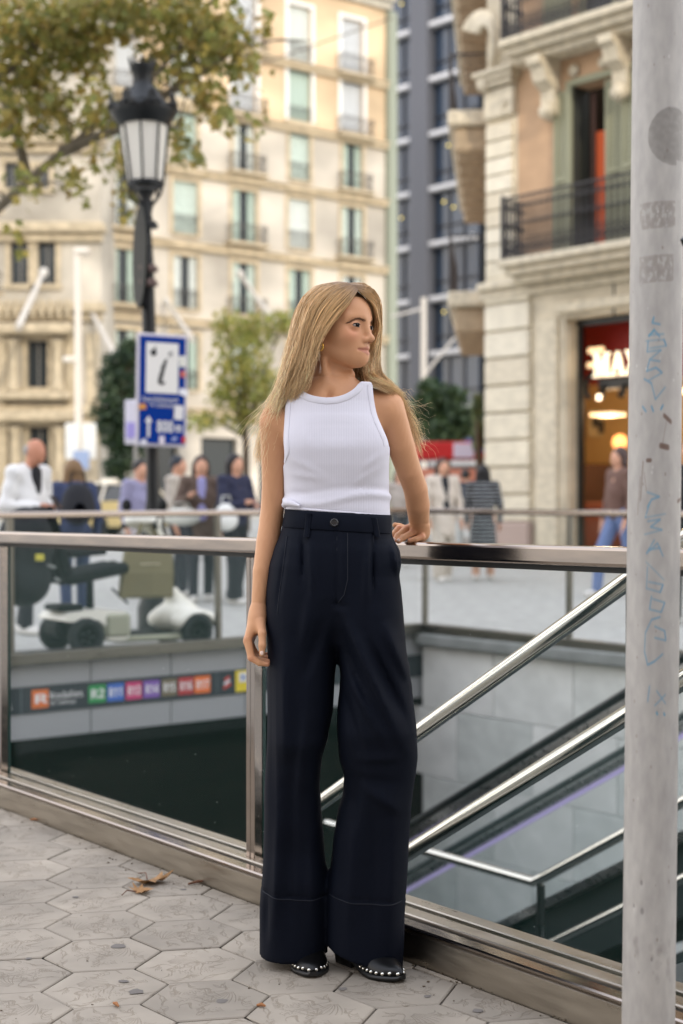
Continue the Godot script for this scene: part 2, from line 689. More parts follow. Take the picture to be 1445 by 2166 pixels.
# ---------------------------------------------------------------- the stairwell below the square
func stairwell() -> void:
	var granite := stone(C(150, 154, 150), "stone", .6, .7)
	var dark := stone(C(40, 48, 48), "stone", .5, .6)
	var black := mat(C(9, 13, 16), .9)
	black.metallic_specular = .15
	# far wall of granite panels
	var wall := thing("stairwell_wall", "grey granite panel wall on the far side of the stairwell, below the glass railing", "wall")
	wall.transform = stair
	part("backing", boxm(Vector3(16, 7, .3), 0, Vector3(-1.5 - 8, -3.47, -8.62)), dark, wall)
	var slab := []
	for i in 4:
		slab.append(stone(C(242 - i * 7, 243 - i * 6, 236 - i * 6), "soft", .5 + i * .13, .7))
	var pm := boxm(Vector3(.893, .593, .06), .004)
	for r in 6:
		for c in 9:
			part("granite_panel", pm, slab[rng.randi() % 4], wall, Transform3D(Basis(), Vector3(-9.05 + c * .9 - (.45 if r % 2 else 0.0), -.27 - r * .6, -8.445 + rng.randf_range(-.001, .001))))
	part("coping", boxm(Vector3(9.0, .1, .34), .01, Vector3(-5.2, .04, -8.5)), granite, wall)
	# shell of the pit and the passage that runs on under the square
	var s := st()
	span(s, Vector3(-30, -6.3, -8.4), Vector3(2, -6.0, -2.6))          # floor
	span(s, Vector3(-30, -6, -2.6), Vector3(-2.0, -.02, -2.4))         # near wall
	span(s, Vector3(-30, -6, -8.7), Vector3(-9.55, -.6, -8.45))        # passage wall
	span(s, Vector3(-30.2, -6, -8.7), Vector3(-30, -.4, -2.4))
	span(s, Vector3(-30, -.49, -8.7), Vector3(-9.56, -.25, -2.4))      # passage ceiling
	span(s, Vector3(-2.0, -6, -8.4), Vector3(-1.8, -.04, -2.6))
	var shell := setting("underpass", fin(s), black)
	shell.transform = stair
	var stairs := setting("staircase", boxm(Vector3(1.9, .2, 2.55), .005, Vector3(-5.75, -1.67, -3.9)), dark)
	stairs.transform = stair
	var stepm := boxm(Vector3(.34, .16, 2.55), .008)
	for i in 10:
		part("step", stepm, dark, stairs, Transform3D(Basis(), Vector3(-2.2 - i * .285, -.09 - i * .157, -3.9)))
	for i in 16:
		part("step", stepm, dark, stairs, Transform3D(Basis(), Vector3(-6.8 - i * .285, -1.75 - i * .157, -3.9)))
	handrail("handrail_pair", "pair of steel stair handrails close behind the glass, running down to the left", 2.85, 2.44, -1.9, -4.9, -5.2)
	handrail("handrail_pair", "pair of steel stair handrails on a dark post, bending level at the landing", 5.1, 2.29, -1.9, -4.9, -6.6)
	escalator()

func handrail(called: String, label: String, n: float, high: float, from: float, bend: float, to: float) -> void:
	var o := thing(called, label, "handrail", S(bend, high + .6 * bend - .95, n))
	var m := steel(C(205, 205, 198), .16)
	for k in 2:
		var drop := .345 * k
		var b := bend - .06 * k
		var pts := [S(from, high + .6 * from - drop, n), S(b + .05, high + .6 * (b + .05) - drop, n), S(b - .03, high + .6 * b - drop - .012, n), S(to, high + .6 * b - drop - .012, n)]
		var s := st()
		tube(s, pts, [.025], 14)
		wpart("rail", fin(s), m, o)
	var dk := steel(C(92, 96, 96), .35)
	var hook := st()
	var ya := high + .6 * from
	tube(hook, [S(from - .02, ya - .005, n), S(from + .12, ya + .05, n), S(from + .24, ya + .01, n), S(from + .28, ya - .12, n), S(from + .24, ya - .3, n), S(from + .1, ya - .36, n), S(from - .02, ya - .352, n)], [.0248], 12)
	wpart("return_bend", fin(hook), m, o)
	var leg := st()
	tube(leg, [S(from - .1, ya - .06, n), S(from - .1, -.25, n)], [.021], 12)
	wpart("post", fin(leg), m, o)
	for p in [bend + .02, from - .5]:
		var s := st()
		tube(s, [S(p, high + .6 * p - 1.3, n), S(p, high + .6 * p - .03, n)], [.021], 12)
		wpart("post", fin(s), dk, o)

func escalator() -> void:
	var o := thing("escalator", "escalator with black handrails, glass sides and violet light strips beside the stairs", "escalator", S(-4, -.3, 5.9))
	var black := mat(C(22, 26, 28), .45)
	var trim := steel(C(176, 176, 176), .3)
	var violet := lit(C(178, 166, 214), .34)
	var glassy := pane(C(150, 175, 170), .05)
	glassy.metallic_specular = .17
	var skirt := mat(C(54, 62, 62), .45, .5)
	for k in 2:
		var n := 5.45 + k * 1.0
		var from := -3.2
		var to := -10.5
		var at := func(sv: float, off: float) -> Vector3: return S(sv, .577 * sv + 2.95 + off, n)
		var belt := st()
		var shape := PackedVector2Array()
		for i in 12:
			var a := TAU * i / 12
			shape.append(Vector2(cos(a) * .042, sin(a) * .024))
		var rings := []
		for p in [at.call(from + .9, .03), at.call(from + .3, .12), at.call(from, 0.0), at.call(to, 0.0)]:
			var ring := PackedVector3Array()
			for q in shape:
				ring.append(p + Vector3(.7849, 0, -.6196) * q.x + Vector3.UP * q.y)
			rings.append(ring)
		loft(belt, rings)
		wpart("belt", fin(belt), black, o)
		for spec in [["rail_trim", -.062, .05, .05, trim], ["light_strip", -.108, .03, .022, violet], ["skirt", -1.06, .34, .08, skirt], ["outer_deck", -.86, .05, .2, trim]]:
			var s := st()
			var w: Vector3 = Vector3(.7849, 0, -.6196) * spec[3] * .5
			var hh: Vector3 = Vector3.UP * spec[2] * .5
			var a: Vector3 = at.call(from, spec[1])
			var b: Vector3 = at.call(to, spec[1])
			loft(s, [PackedVector3Array([a - w - hh, a + w - hh, a + w + hh, a - w + hh]), PackedVector3Array([b - w - hh, b + w - hh, b + w + hh, b - w + hh])], true, false)
			wpart(spec[0], fin(s), spec[4], o)
		for i in 6:
			var s := st()
			var a0 := from - i * 1.2
			var a1 := a0 - 1.19
			var w := Vector3(.7849, 0, -.6196) * .005
			var lean := .42                                        # joints square to the slope
			var c := [at.call(a0, -.125), at.call(a1, -.125), at.call(a1 - lean, -.125 - .6 - lean * .0), at.call(a0 - lean, -.125 - .6)]
			c[2] = S(a1 + lean, .577 * (a1 + lean) + 2.95 - .9, n)
			c[3] = S(a0 + lean, .577 * (a0 + lean) + 2.95 - .9, n)
			loft(s, [PackedVector3Array([c[0] - w, c[1] - w, c[2] - w, c[3] - w]), PackedVector3Array([c[0] + w, c[1] + w, c[2] + w, c[3] + w])], true, false)
			wpart("glass_panel", fin(s), glassy, o)
	var tread := boxm(Vector3(.4, .22, .84), .006)
	for i in 18:
		var p := -3.6 - i * .4
		part("step", tread, skirt, o, o.global_transform.affine_inverse() * Transform3D(stair.basis, S(p, .577 * p + 2.0 - .1, 5.95)))
	var s := st()
	var ring := func(sv: float) -> PackedVector3Array:
		var y := .577 * sv + 1.55
		return PackedVector3Array([S(sv, y, 5.3), S(sv, y, 6.6), S(sv, y - 1.0, 6.6), S(sv, y - 1.0, 5.3)])
	loft(s, [ring.call(-2.6), ring.call(-11.0)], true, false)
	wpart("truss_cover", fin(s), mat(C(58, 66, 66), .5, .3), o)
	var ramp := st()
	var rr := func(sv: float) -> PackedVector3Array:
		var y := .577 * sv + 1.6
		return PackedVector3Array([S(sv, y, 6.62), S(sv, y, 8.4), S(sv, y - 1.0, 8.4), S(sv, y - 1.0, 6.62)])
	loft(ramp, [rr.call(-2.8), rr.call(-13.0)], true, false)
	setting("stair_ramp", fin(ramp), stone(C(120, 124, 120), "stone", .6, .8))

# ---------------------------------------------------------------- glass railings round it
func railings() -> void:
	var bright := steel(C(160, 149, 140), .15)
	var satin := steel(C(166, 158, 146), .36)
	var glassy := pane(C(70, 116, 106), .03, .01)
	glassy.metallic_specular = .17
	var edge := mat(C(16, 44, 40), .25)
	var gasket := mat(C(30, 32, 31), .6)
	# the near railing on its steel-clad plinth
	var o := thing("glass_railing", "near glass railing with polished steel top rail that the woman leans on", "railing")
	o.transform = stair
	var L := 14.0
	var mid := -4.2
	part("plinth", boxm(Vector3(L, .112, .19), .008, Vector3(mid, .028, -2.515)), satin, o)
	part("plinth_lip", boxm(Vector3(L, .012, .045), .004, Vector3(mid, .0905, -2.4345)), bright, o)
	part("glazing_bead", boxm(Vector3(L, .018, .05), .003, Vector3(mid, .0935, -2.4945)), satin, o)
	part("inner_bead", boxm(Vector3(L, .02, .05), .003, Vector3(mid, .0945, -2.565)), satin, o)
	part("drip_gasket", boxm(Vector3(L, .006, .016), 0, Vector3(mid, .087, -2.464)), gasket, o)
	var rail := st()
	var prof := PackedVector2Array()
	for c in [[1, 1], [-1, 1], [-1, -1], [1, -1]]:
		for k in 4:
			var a := (0.0 if c[0] == 1 else PI) + k * PI / 6 * (1 if c[0] * c[1] > 0 else -1)
			if c[0] * c[1] < 0: a = (PI / 2 if c[1] > 0 else -PI / 2) + k * PI / 6
			else: a = (0.0 if c[1] > 0 else PI) + k * PI / 6
			prof.append(Vector2(c[0] * .021, c[1] * .0145) + Vector2.from_angle(a) * .009)
	var rings := []
	for x in [mid - L / 2, mid, mid + L / 2]:
		var ring := PackedVector3Array()
		for q in prof:
			ring.append(Vector3(x, 1.0625 + q.y, -2.5 + q.x))
		rings.append(ring)
	loft(rail, rings, true, false)
	part("top_rail", fin(rail), bright, o)
	part("rail_channel", boxm(Vector3(L, .014, .022), 0, Vector3(mid, 1.032, -2.515)), gasket, o)
	var postm := boxm(Vector3(.021, .94, .042), .002)
	var panel := boxm(Vector3(1.74, .925, .010), 0)
	var sealm := boxm(Vector3(.010, .925, .012), 0)
	for i in 7:
		var x := -3.592 - 1.79 * 2 + i * 1.79      # one joint falls just left of the woman
		for k in 2:
			part("post", postm, bright, o, Transform3D(Basis(), Vector3(x - .012 + k * .0235, .557, -2.5)))
		part("glass_pane", panel, glassy, o, Transform3D(Basis(), Vector3(x + .895, .5665, -2.515)))
		for k in 2:
			part("glass_edge", sealm, edge, o, Transform3D(Basis(), Vector3(x + .0195 + k * 1.751, .5665, -2.515)))
	var g := RandomNumberGenerator.new()
	g.seed = 17
	var dust := st()
	for i in 90:
		var r := g.randf_range(.0006, .0016)
		var x := g.randf_range(-5.3, -1.9)
		ball(dust, Vector3(x, .12 + pow(g.randf(), 1.5) * .85, -2.5085), Vector3(r, r * g.randf_range(.7, 1.4), .0005), 3, 5)
	part("dust_specks", fin(dust), mat(C(220, 222, 218), .9), o).set_meta("kind", "stuff")
	# the railing above the passage, and the one on the far side
	far_railing("glass railing above the station sign at the left end of the stairwell", [Vector2(-9.5, 2.6), Vector2(-9.5, 8.4)], .05, 1.78, 2.69, bright, glassy, satin)
	far_railing("glass railing on the far long side of the stairwell, behind the escalator", [Vector2(-9.5, 8.42), Vector2(-.5, 8.42)], .085, 1.75, -9.5, bright, glassy, satin)
	station_fascia()

func far_railing(label: String, run: Array, base: float, step: float, first: float, bright: Material, glassy: Material, satin: Material) -> void:
	var p0 := S(run[0].x, 0, run[0].y)
	var p1 := S(run[1].x, 0, run[1].y)
	p0.y = rise(-p0.z)
	p1.y = rise(-p1.z)
	var o := thing("glass_railing", label, "railing", p0)
	var dir := (p1 - p0).normalized()
	var side := dir.cross(Vector3.UP).normalized()
	var f := Transform3D(Basis(dir, side.cross(dir), side), p0)
	var L := p0.distance_to(p1)
	var put := func(called: String, size: Vector3, c: Vector3, m: Material, bev := .004) -> void:
		part(called, boxm(size, bev), m, o, o.global_transform.affine_inverse() * f * Transform3D(Basis(), c))
	put.call("top_rail", Vector3(L, .05, .062), Vector3(L / 2, 1.085, 0), bright, .012)
	satin = steel(C(112, 110, 102), .35)
	put.call("base_channel", Vector3(L, .085, .09), Vector3(L / 2, .045, 0), satin)
	var axis: int = 1 if run[0].x == run[1].x else 0
	var t: float = first - run[0][axis]
	while t < L + .01:
		put.call("post", Vector3(.045, .98, .045), Vector3(clampf(t, .03, L - .03), .575, 0), satin)
		var w := minf(step, L - t) - .07
		if w > .1:
			put.call("glass_pane", Vector3(w, .94, .012), Vector3(t + step / 2 if w > step - .1 else t + .035 + w / 2, .57, 0), glassy, 0.0)
		t += step

func at_n(px: float, s: float) -> float:                 # where a sight line meets the plane of the fascia
	var u := (px - 722.5) / 3009.0
	return (-.6196 * s - .7849 * s * u) / (.7849 - .6196 * u)

func station_fascia() -> void:
	var o := thing("station_fascia", "grey panelled fascia over the dark station passage, under the left railing", "fascia")
	o.transform = stair
	var grey := mat(C(150, 152, 152), .45)
	var s0 := -9.5
	for c in 9:
		var n := 2.68 + c * .7
		for r in 2:
			var y := [-.005, -.395][r] as float
			var hgt := [.205, .19][r] as float
			part("panel", boxm(Vector3(.04, hgt, .692), .003), grey, o, Transform3D(Basis(), Vector3(s0 - .05, y, -n - .0)))
	part("backing", boxm(Vector3(.3, .62, 6.0), 0, Vector3(s0 - .24, -.19, -5.5)), mat(C(40, 44, 46)), o)
	var sign := thing("station_sign", "dark band sign with coloured line badges and an orange railway badge over the passage", "sign")
	sign.transform = stair
	part("board", boxm(Vector3(.05, .195, 5.9), .002, Vector3(s0 - .045, -.204, -5.6)), mat(C(28, 40, 46), .45), sign)
	var face := Basis(Vector3(0, 0, -1), Vector3.UP, Vector3(1, 0, 0))     # lettering looks along +x of the stairwell
	var white := mat(C(225, 225, 222), .5)
	var text := func(t: String, px0: float, px1: float, y: float, h: float, m: Material, bold: bool, parent: Node3D, base: Transform3D) -> void:
		var tm := words(t, h, .002, bold)
		var na := at_n(px0, s0)
		var nb := at_n(px1, s0)
		var wd := tm.get_aabb().size.x
		part("lettering", tm, m, parent, base * Transform3D(face * Basis.from_scale(Vector3((nb - na) / wd, 1, 1)), Vector3(s0 - .016, y, -(na + nb) / 2)))
	var badge := func(t: String, px0: float, px1: float, c: Color) -> void:
		var na := at_n(px0, s0)
		var nb := at_n(px1, s0)
		var b := part("line_badge", boxm(Vector3(.006, .135, nb - na - .006), .001), mat(c, .45), sign, Transform3D(Basis(), Vector3(s0 - .019, -.2, -(na + nb) / 2)))
		text.call(t, px0 + (px1 - px0) * .14, px1 - (px1 - px0) * .12, -.2, .068, white, true, b, b.transform.affine_inverse())
	badge.call("R", 68.5, 106, C(214, 110, 40))
	badge.call("R2", 189, 227, C(30, 140, 70))
	badge.call("R11", 229, 265, C(50, 100, 185))
	badge.call("R13", 268, 303, C(195, 50, 110))
	badge.call("R14", 305, 341, C(120, 80, 165))
	badge.call("R15", 344, 377, C(110, 100, 75))
	badge.call("R16", 379, 412, C(175, 40, 45))
	badge.call("R17", 413, 448, C(225, 110, 35))
	text.call("Rodalies", 108, 177, -.185, .05, white, false, sign, Transform3D())
	text.call("de Catalunya", 109, 162, -.238, .026, white, false, sign, Transform3D())
	text.call("S", 17, 26, -.24, .05, white, false, sign, Transform3D())
	for px in [47.0, 462.0]:
		part("divider", boxm(Vector3(.004, .19, .008), 0), mat(C(90, 100, 104)), sign, Transform3D(Basis(), Vector3(s0 - .0185, -.204, -at_n(px, s0))))
	var yb := part("yellow_plate", boxm(Vector3(.006, .17, at_n(531, s0) - at_n(501, s0)), .001), mat(C(222, 200, 40), .45), sign, Transform3D(Basis(), Vector3(s0 - .018, -.2, -at_n(516, s0))))
	part("white_panel", boxm(Vector3(.004, .075, .075), .001), white, yb, Transform3D(Basis(), Vector3(.006, .03, 0)))
	part("blue_mark", boxm(Vector3(.003, .035, .03), .001), mat(C(60, 110, 180)), yb, Transform3D(Basis(), Vector3(.0095, .03, 0)))
	for k in 3:
		part("emblem_stripe", boxm(Vector3(.004, .022, .075 - k * .012), .001), mat([C(200, 60, 50), C(220, 220, 220), C(200, 60, 50)][k]), sign, Transform3D(Basis(Vector3(1, 0, 0), .5), Vector3(s0 - .018, -.2 + (k - 1) * .03, -at_n(483, s0))))

# ---------------------------------------------------------------- buildings
func facade_root(called: String, label: String, category: String, corner: Vector3, along: Vector3) -> Node3D:   # x runs along the front, z out of it
	var o := thing(called, label, category)
	o.transform = Transform3D(Basis(along, Vector3.UP, along.cross(Vector3.UP)), corner)
	return o

func wall_with_holes(x0: float, x1: float, y0: float, y1: float, holes: Array, thick := .5) -> ArrayMesh:   # holes: Rect2 in x,y
	var s := st()
	var ys := [y0, y1]
	for h in holes:
		for y in [h.position.y, h.end.y]:
			if not ys.has(y):
				ys.append(y)
	ys.sort()
	for i in ys.size() - 1:
		var ya: float = ys[i]
		var yb: float = ys[i + 1]
		if yb - ya < .001:
			continue
		var cuts := []
		for h in holes:
			if h.position.y <= ya + .001 and h.end.y >= yb - .001:
				cuts.append(Vector2(h.position.x, h.end.x))
		cuts.sort_custom(func(a, b): return a.x < b.x)
		var x := x0
		for c in cuts:
			if c.x > x + .001:
				span(s, Vector3(x, ya, -thick), Vector3(c.x, yb, 0))
			x = c.y
		if x1 > x + .001:
			span(s, Vector3(x, ya, -thick), Vector3(x1, yb, 0))
	return fin(s)

func iron_railing(w: float, h: float, depth: float, gap := .11) -> ArrayMesh:     # three sides of a balcony, open at the back
	var s := st()
	for y in [.06, h - .04, h * .8]:
		span(s, Vector3(-w / 2, y, depth - .02), Vector3(w / 2, y + .03, depth + .02))
		for sx in [-1.0, 1.0]:
			span(s, Vector3(sx * w / 2 - .015, y + .002, 0), Vector3(sx * w / 2 + .015, y + .028, depth))
	var n := int(w / gap)
	for i in n + 1:
		var x := -w / 2 + w * i / n
		span(s, Vector3(x - .011, .08, depth - .011), Vector3(x + .011, h - .03, depth + .011))
	var m := int(depth / gap)
	for i in m:
		for sx in [-1.0, 1.0]:
			var z := depth * i / m
			span(s, Vector3(sx * w / 2 - .01, .08, z), Vector3(sx * w / 2 + .01, h - .03, z + .02))
	return fin(s)

func shutter_leaf(w: float, h: float) -> ArrayMesh:
	var s := st()
	span(s, Vector3(0, 0, 0), Vector3(.07, h, .05))
	span(s, Vector3(w - .07, 0, 0), Vector3(w, h, .05))
	for y in [0.0, h * .45, h - .1]:
		span(s, Vector3(.07, y, .002), Vector3(w - .07, y + .1, .048))
	var n := int(h / .085)
	for i in n:
		box(s, Vector3(w / 2, (i + .5) * h / n, .022), Vector3(w - .14, .075, .012), 0, Transform3D())
	return fin(s)

func left_building() -> void:
	var o := facade_root("apartment_building", "tall cream and peach apartment building with shuttered windows behind the woman and the street lamp", "building", Vector3(2.46, .8, -80), Vector3(.809, 0, -.588))
	var peach := stone(C(236, 208, 170), "blotch", .05, .9)
	var cream := stone(C(222, 213, 197), "blotch", .05, .9)
	var trim := stone(C(214, 196, 164), "stone", .2, .85)
	var pale := mat(C(226, 226, 222), .6)
	var leaf := [mat(C(186, 200, 190), .7), mat(C(200, 206, 200), .7), mat(C(172, 190, 178), .7)]
	var glass := mat(C(30, 40, 44), .12)
	var curtain := mat(C(176, 184, 188), .5)  # not cloth: reflections painted as a pale colour on upper panes
	var iron := mat(C(70, 66, 60), .6)
	var cols := []
	for i in 9:
		cols.append(-2.31 - i * 3.52)
	var rows := [[24.6, 27.6, 1.5], [21.2, 24.1, 1.5], [18.2, 20.7, 1.3], [14.5, 17.2, 1.45], [10.7, 13.4, 1.45], [6.6, 9.4, 1.5]]
	var holes_hi := []
	var holes_lo := []
	for r in rows.size():
		for c in cols:
			(holes_hi if r < 2 else holes_lo).append(Rect2(c - rows[r][2] / 2, rows[r][0], rows[r][2], rows[r][1] - rows[r][0]))
	for i in 8:
		holes_lo.append(Rect2(-4.9 - i * 3.52, .3, 2.2, 3.9))
	part("upper_wall", wall_with_holes(-34, 0, 21.05, 28.6, holes_hi), peach, o)
	part("wall", wall_with_holes(-34, 0, -1, 21.05, holes_lo), cream, o)
	part("end_wall", boxm(Vector3(.5, 29.5, 14), 0, Vector3(-.25, 13.8, -7.51)), cream, o)
	part("rear_wall", boxm(Vector3(34, 29.5, .4), 0, Vector3(-17, 13.8, -6)), mat(C(60, 58, 54)), o)
	part("edge_pipe", boxm(Vector3(.62, 29, .5), .08, Vector3(.34, 14, .1)), mat(C(140, 146, 130), .7), o)
	part("ground_glazing", boxm(Vector3(33, 3.8, .1), 0, Vector3(-17.2, 2.2, -.4)), glass, o)
	# roof cornice and the string courses between the storeys
	var cs := st()
	for k in [[28.6, .35, .3], [28.95, .3, .62], [29.25, .35, .9], [29.6, .9, .12]]:
		span(cs, Vector3(-34, k[0], -.5), Vector3(.3, k[0] + k[1], k[2]))
	part("roof_cornice", fin(cs), stone(C(222, 216, 200), "stone", .2), o)
	for y in [24.25, 20.85, 17.62, 13.85, 9.95, 5.4]:
		part("string_course", boxm(Vector3(34.2, .3, .5), .06, Vector3(-17, y, .02)), trim, o)
		part("string_moulding", boxm(Vector3(34.2, .12, .75), .04, Vector3(-17, y + .2, .03)), trim, o)
	# windows
	var kinds := {}
	for r in rows.size():
		for c in cols.size():
			var w: float = rows[r][2]
			var h: float = rows[r][1] - rows[r][0]
			var at := Transform3D(Basis(), Vector3(cols[c], rows[r][0], 0))
			var key := "f%.1f" % h
			if not kinds.has(key):
				var s := st()
				for sx in [-1.0, 1.0]:
					span(s, Vector3(sx * (w / 2 + .01), -.05, -.2), Vector3(sx * (w / 2 + .2), h + .22, .07))
				span(s, Vector3(-w / 2 - .01, h + .003, -.2), Vector3(w / 2 + .01, h + .2, .07))
				span(s, Vector3(-w / 2, -.12, -.3), Vector3(w / 2, .0, .16))
				if r > 1:                                      # a hood over the lower windows
					span(s, Vector3(-w / 2 - .35, h + .4, .0), Vector3(w / 2 + .35, h + .62, .34))
				kinds[key] = [fin(s), boxm(Vector3(w, h, .04), 0, Vector3(0, h / 2, -.32)), shutter_leaf(w * .5 - .01, h), shutter_leaf(w * .36, h), iron_railing(w + .7, .95, .5, .16), boxm(Vector3(w + 1.0, .16, .75), .03, Vector3(0, -.2, .3)), iron_railing(w - .05, .95, .06, .16)]
			var k: Array = kinds[key]
			var win := part("window", k[0], pale if r < 2 else trim, o, at)
			var shut := (r * 5 + c * 3) % 4
			part("pane", k[1], curtain if r < 2 and c % 3 else glass, win)
			var lm: Material = leaf[(r + c) % 3]
			if r < 2:
				for sx in 2:
					part("shutter", k[2], lm if c % 2 else mats.get_or_add("louvre", mat(C(190, 194, 196), .6)), win, Transform3D(Basis(), Vector3(-w / 2 if sx == 0 else .005, 0, -.24)))
			else:
				var full: bool = c % 2 == 1 and r < 4
				part("shutter", k[2 if full else 3], lm, win, Transform3D(Basis(), Vector3(-w / 2, 0, -.2)))
				part("shutter", k[2 if full else 3], lm, win, Transform3D(Basis(), Vector3(w / 2 - (w * .5 - .01 if full else w * .28), 0, -.22)))
			if c % 2 == 0:
				var b := part("balcony", k[5], trim, win)
				part("railing", k[4], iron, b, Transform3D(Basis(), Vector3(0, -.12, .1)))
			else:
				part("railing", k[6], iron, win, Transform3D(Basis(), Vector3(0, .02, .0)))
	# white flag poles that lean out over the square
	var poles := [[190, 655, 250, 768, 66, "leftmost of the slanting white flag poles"], [352, 640, 408, 722, 71, "slanting white flag pole just right of the street lamp"], [508, 582, 588, 694, 73, "longest slanting white flag pole, left of the woman's head"], [92, 578, 38, 695, 63, "white flag pole tilted the other way, before the paired dark windows"]]
	for p in poles:
		var a := P(p[0], p[1], p[4])
		var b := P(p[2], p[3], p[4] - 4.0)
		var f := thing("flag_pole", p[5] + ", on the cream facades", "flag pole", b, "white flag poles on the far facades")
		var s := st()
		tube(s, [a, a.lerp(b, .5), b], [.1, .12, .14], 10)
		wpart("shaft", fin(s), mat(C(190, 185, 176), .5), f)
		var s2 := st()
		ball(s2, a, Vector3(.22, .22, .22))
		wpart("finial", fin(s2), mat(C(192, 188, 180), .4), f)
	var cable := thing("overhead_cable", "thin dark cable strung across the peach top storeys", "cable", P(560, 135, 60))
	var cst := st()
	tube(cst, [P(540, 142, 60), P(650, 103, 62), P(735, 73, 63), P(830, 40, 64)], [.035], 6)
	wpart("wire", fin(cst), mat(C(96, 84, 72), .7), cable)

func corner_pavilion() -> void:
	var o := facade_root("corner_pavilion", "pale ornate stone building at the far left with paired dark windows", "building", Vector3(-11.3, .75, -66), Vector3(1, 0, 0))
	var wall := stone(C(208, 200, 184), "blotch", .06, .9)
	var trim := stone(C(206, 190, 160), "stone", .2, .85)
	var glass := mat(C(36, 44, 48), .12)
	var iron := mat(C(64, 60, 56), .6)
	# x from px: (px-722.5)/3009*66 + 11.3
	var X := func(px: float) -> float: return (px - 722.5) / 3009.0 * 66.0 + 11.3
	var Y := func(py: float) -> float: return (1085.0 - py) / 3009.0 * 66.0 + EYE - .75
	var holes := []
	var wins := [[22, 60, 507, 604, 0], [80, 118, 507, 604, 0], [58, 101, 722, 822, 1], [62, 104, 905, 1020, 2], [10, 40, 345, 402, 0], [72, 104, 355, 402, 0], [10, 40, 200, 285, 0], [72, 104, 200, 285, 0], [-60, -20, 507, 604, 0], [-60, -20, 722, 822, 0]]
	for w in wins:
		holes.append(Rect2(X.call(w[0]), Y.call(w[3]), X.call(w[1]) - X.call(w[0]), Y.call(w[2]) - Y.call(w[3])))
	var right: float = X.call(214)
	part("wall", wall_with_holes(-12, right, -2, 27, holes), wall, o)
	part("side_wall", boxm(Vector3(.5, 29, 22), 0, Vector3(right - .251, 12.5, -11.51)), wall, o)
	part("rear_wall", boxm(Vector3(12, 29, .4), 0, Vector3(-6.4, 12.5, -4)), mat(C(50, 48, 46)), o)
	for y in [487.0, 655.0, 872.0, 300.0]:
		part("cornice", boxm(Vector3(right + 12.3, .5, .9), .1, Vector3((right - 12) / 2 + .1, Y.call(y), .2)), trim, o)
		part("frieze", boxm(Vector3(right + 12.1, .3, .5), .05, Vector3((right - 12) / 2 + .05, Y.call(y) - .45, .1)), trim, o)
	var k := 0
	for w in wins:
		var r: Rect2 = holes[k]
		k += 1
		var s := st()
		for sx in [0, 1]:
			var x: float = r.position.x if sx == 0 else r.end.x
			span(s, Vector3(x - (.22 if sx == 0 else -.003), r.position.y - .1, -.2), Vector3(x + (.22 if sx == 1 else -.003), r.end.y + .25, .08))
		span(s, Vector3(r.position.x, r.end.y + .003, -.2), Vector3(r.end.x, r.end.y + .22, .08))
		span(s, Vector3(r.position.x - .3, r.position.y - .22, -.3), Vector3(r.end.x + .3, r.position.y - .003, .2))
		var win := part("window", fin(s), trim, o)
		part("pane", boxm(Vector3(r.size.x, r.size.y, .05), 0, Vector3(r.get_center().x, r.get_center().y, -.35)), glass, win)
		part("glazing_bar", boxm(Vector3(.07, r.size.y, .06), 0, Vector3(r.get_center().x, r.get_center().y, -.3)), mat(C(120, 118, 112)), win)
		if w[4] > 0:
			for sx in [-1.0, 1.0]:
					var cs := st()
					var cx = r.get_center().x + sx * (r.size.x / 2 + .55)
					lathe(cs, [Vector2(.34, 0), Vector2(.34, .2), Vector2(.25, .3), Vector2(.21, r.size.y - .2), Vector2(.3, r.size.y), Vector2(.36, r.size.y + .15)], 14, Transform3D(Basis(), Vector3(cx, r.position.y - .2, .45)))
					part("column", fin(cs), trim, o)
			part("entablature", boxm(Vector3(r.size.x + 2.6, .5, 1.3), .1, Vector3(r.get_center().x, r.end.y + .45, .45)), trim, o)
			var bal := part("balcony", boxm(Vector3(r.size.x + 2.4, .35, 1.3), .08, Vector3(r.get_center().x, r.position.y - .45, .5)), trim, o)
			var bs := st()
			for i in 9:
				lathe(bs, [Vector2(.08, 0), Vector2(.13, .3), Vector2(.06, .6), Vector2(.1, .8)], 8, Transform3D(Basis(), Vector3(r.get_center().x - (r.size.x + 2.2) / 2 + i * (r.size.x + 2.2) / 8, r.position.y - .28 + (r.size.y + 1.25 if w[4] == 1 else 0.0), 1.0)))
			part("balustrade", fin(bs), trim, bal)
	for sx in [150.0, 196.0, 6.0]:
		part("pilaster", boxm(Vector3(.55, 8.0, .2), .04, Vector3(X.call(sx), Y.call(680) - 4.6, .1)), trim, o)

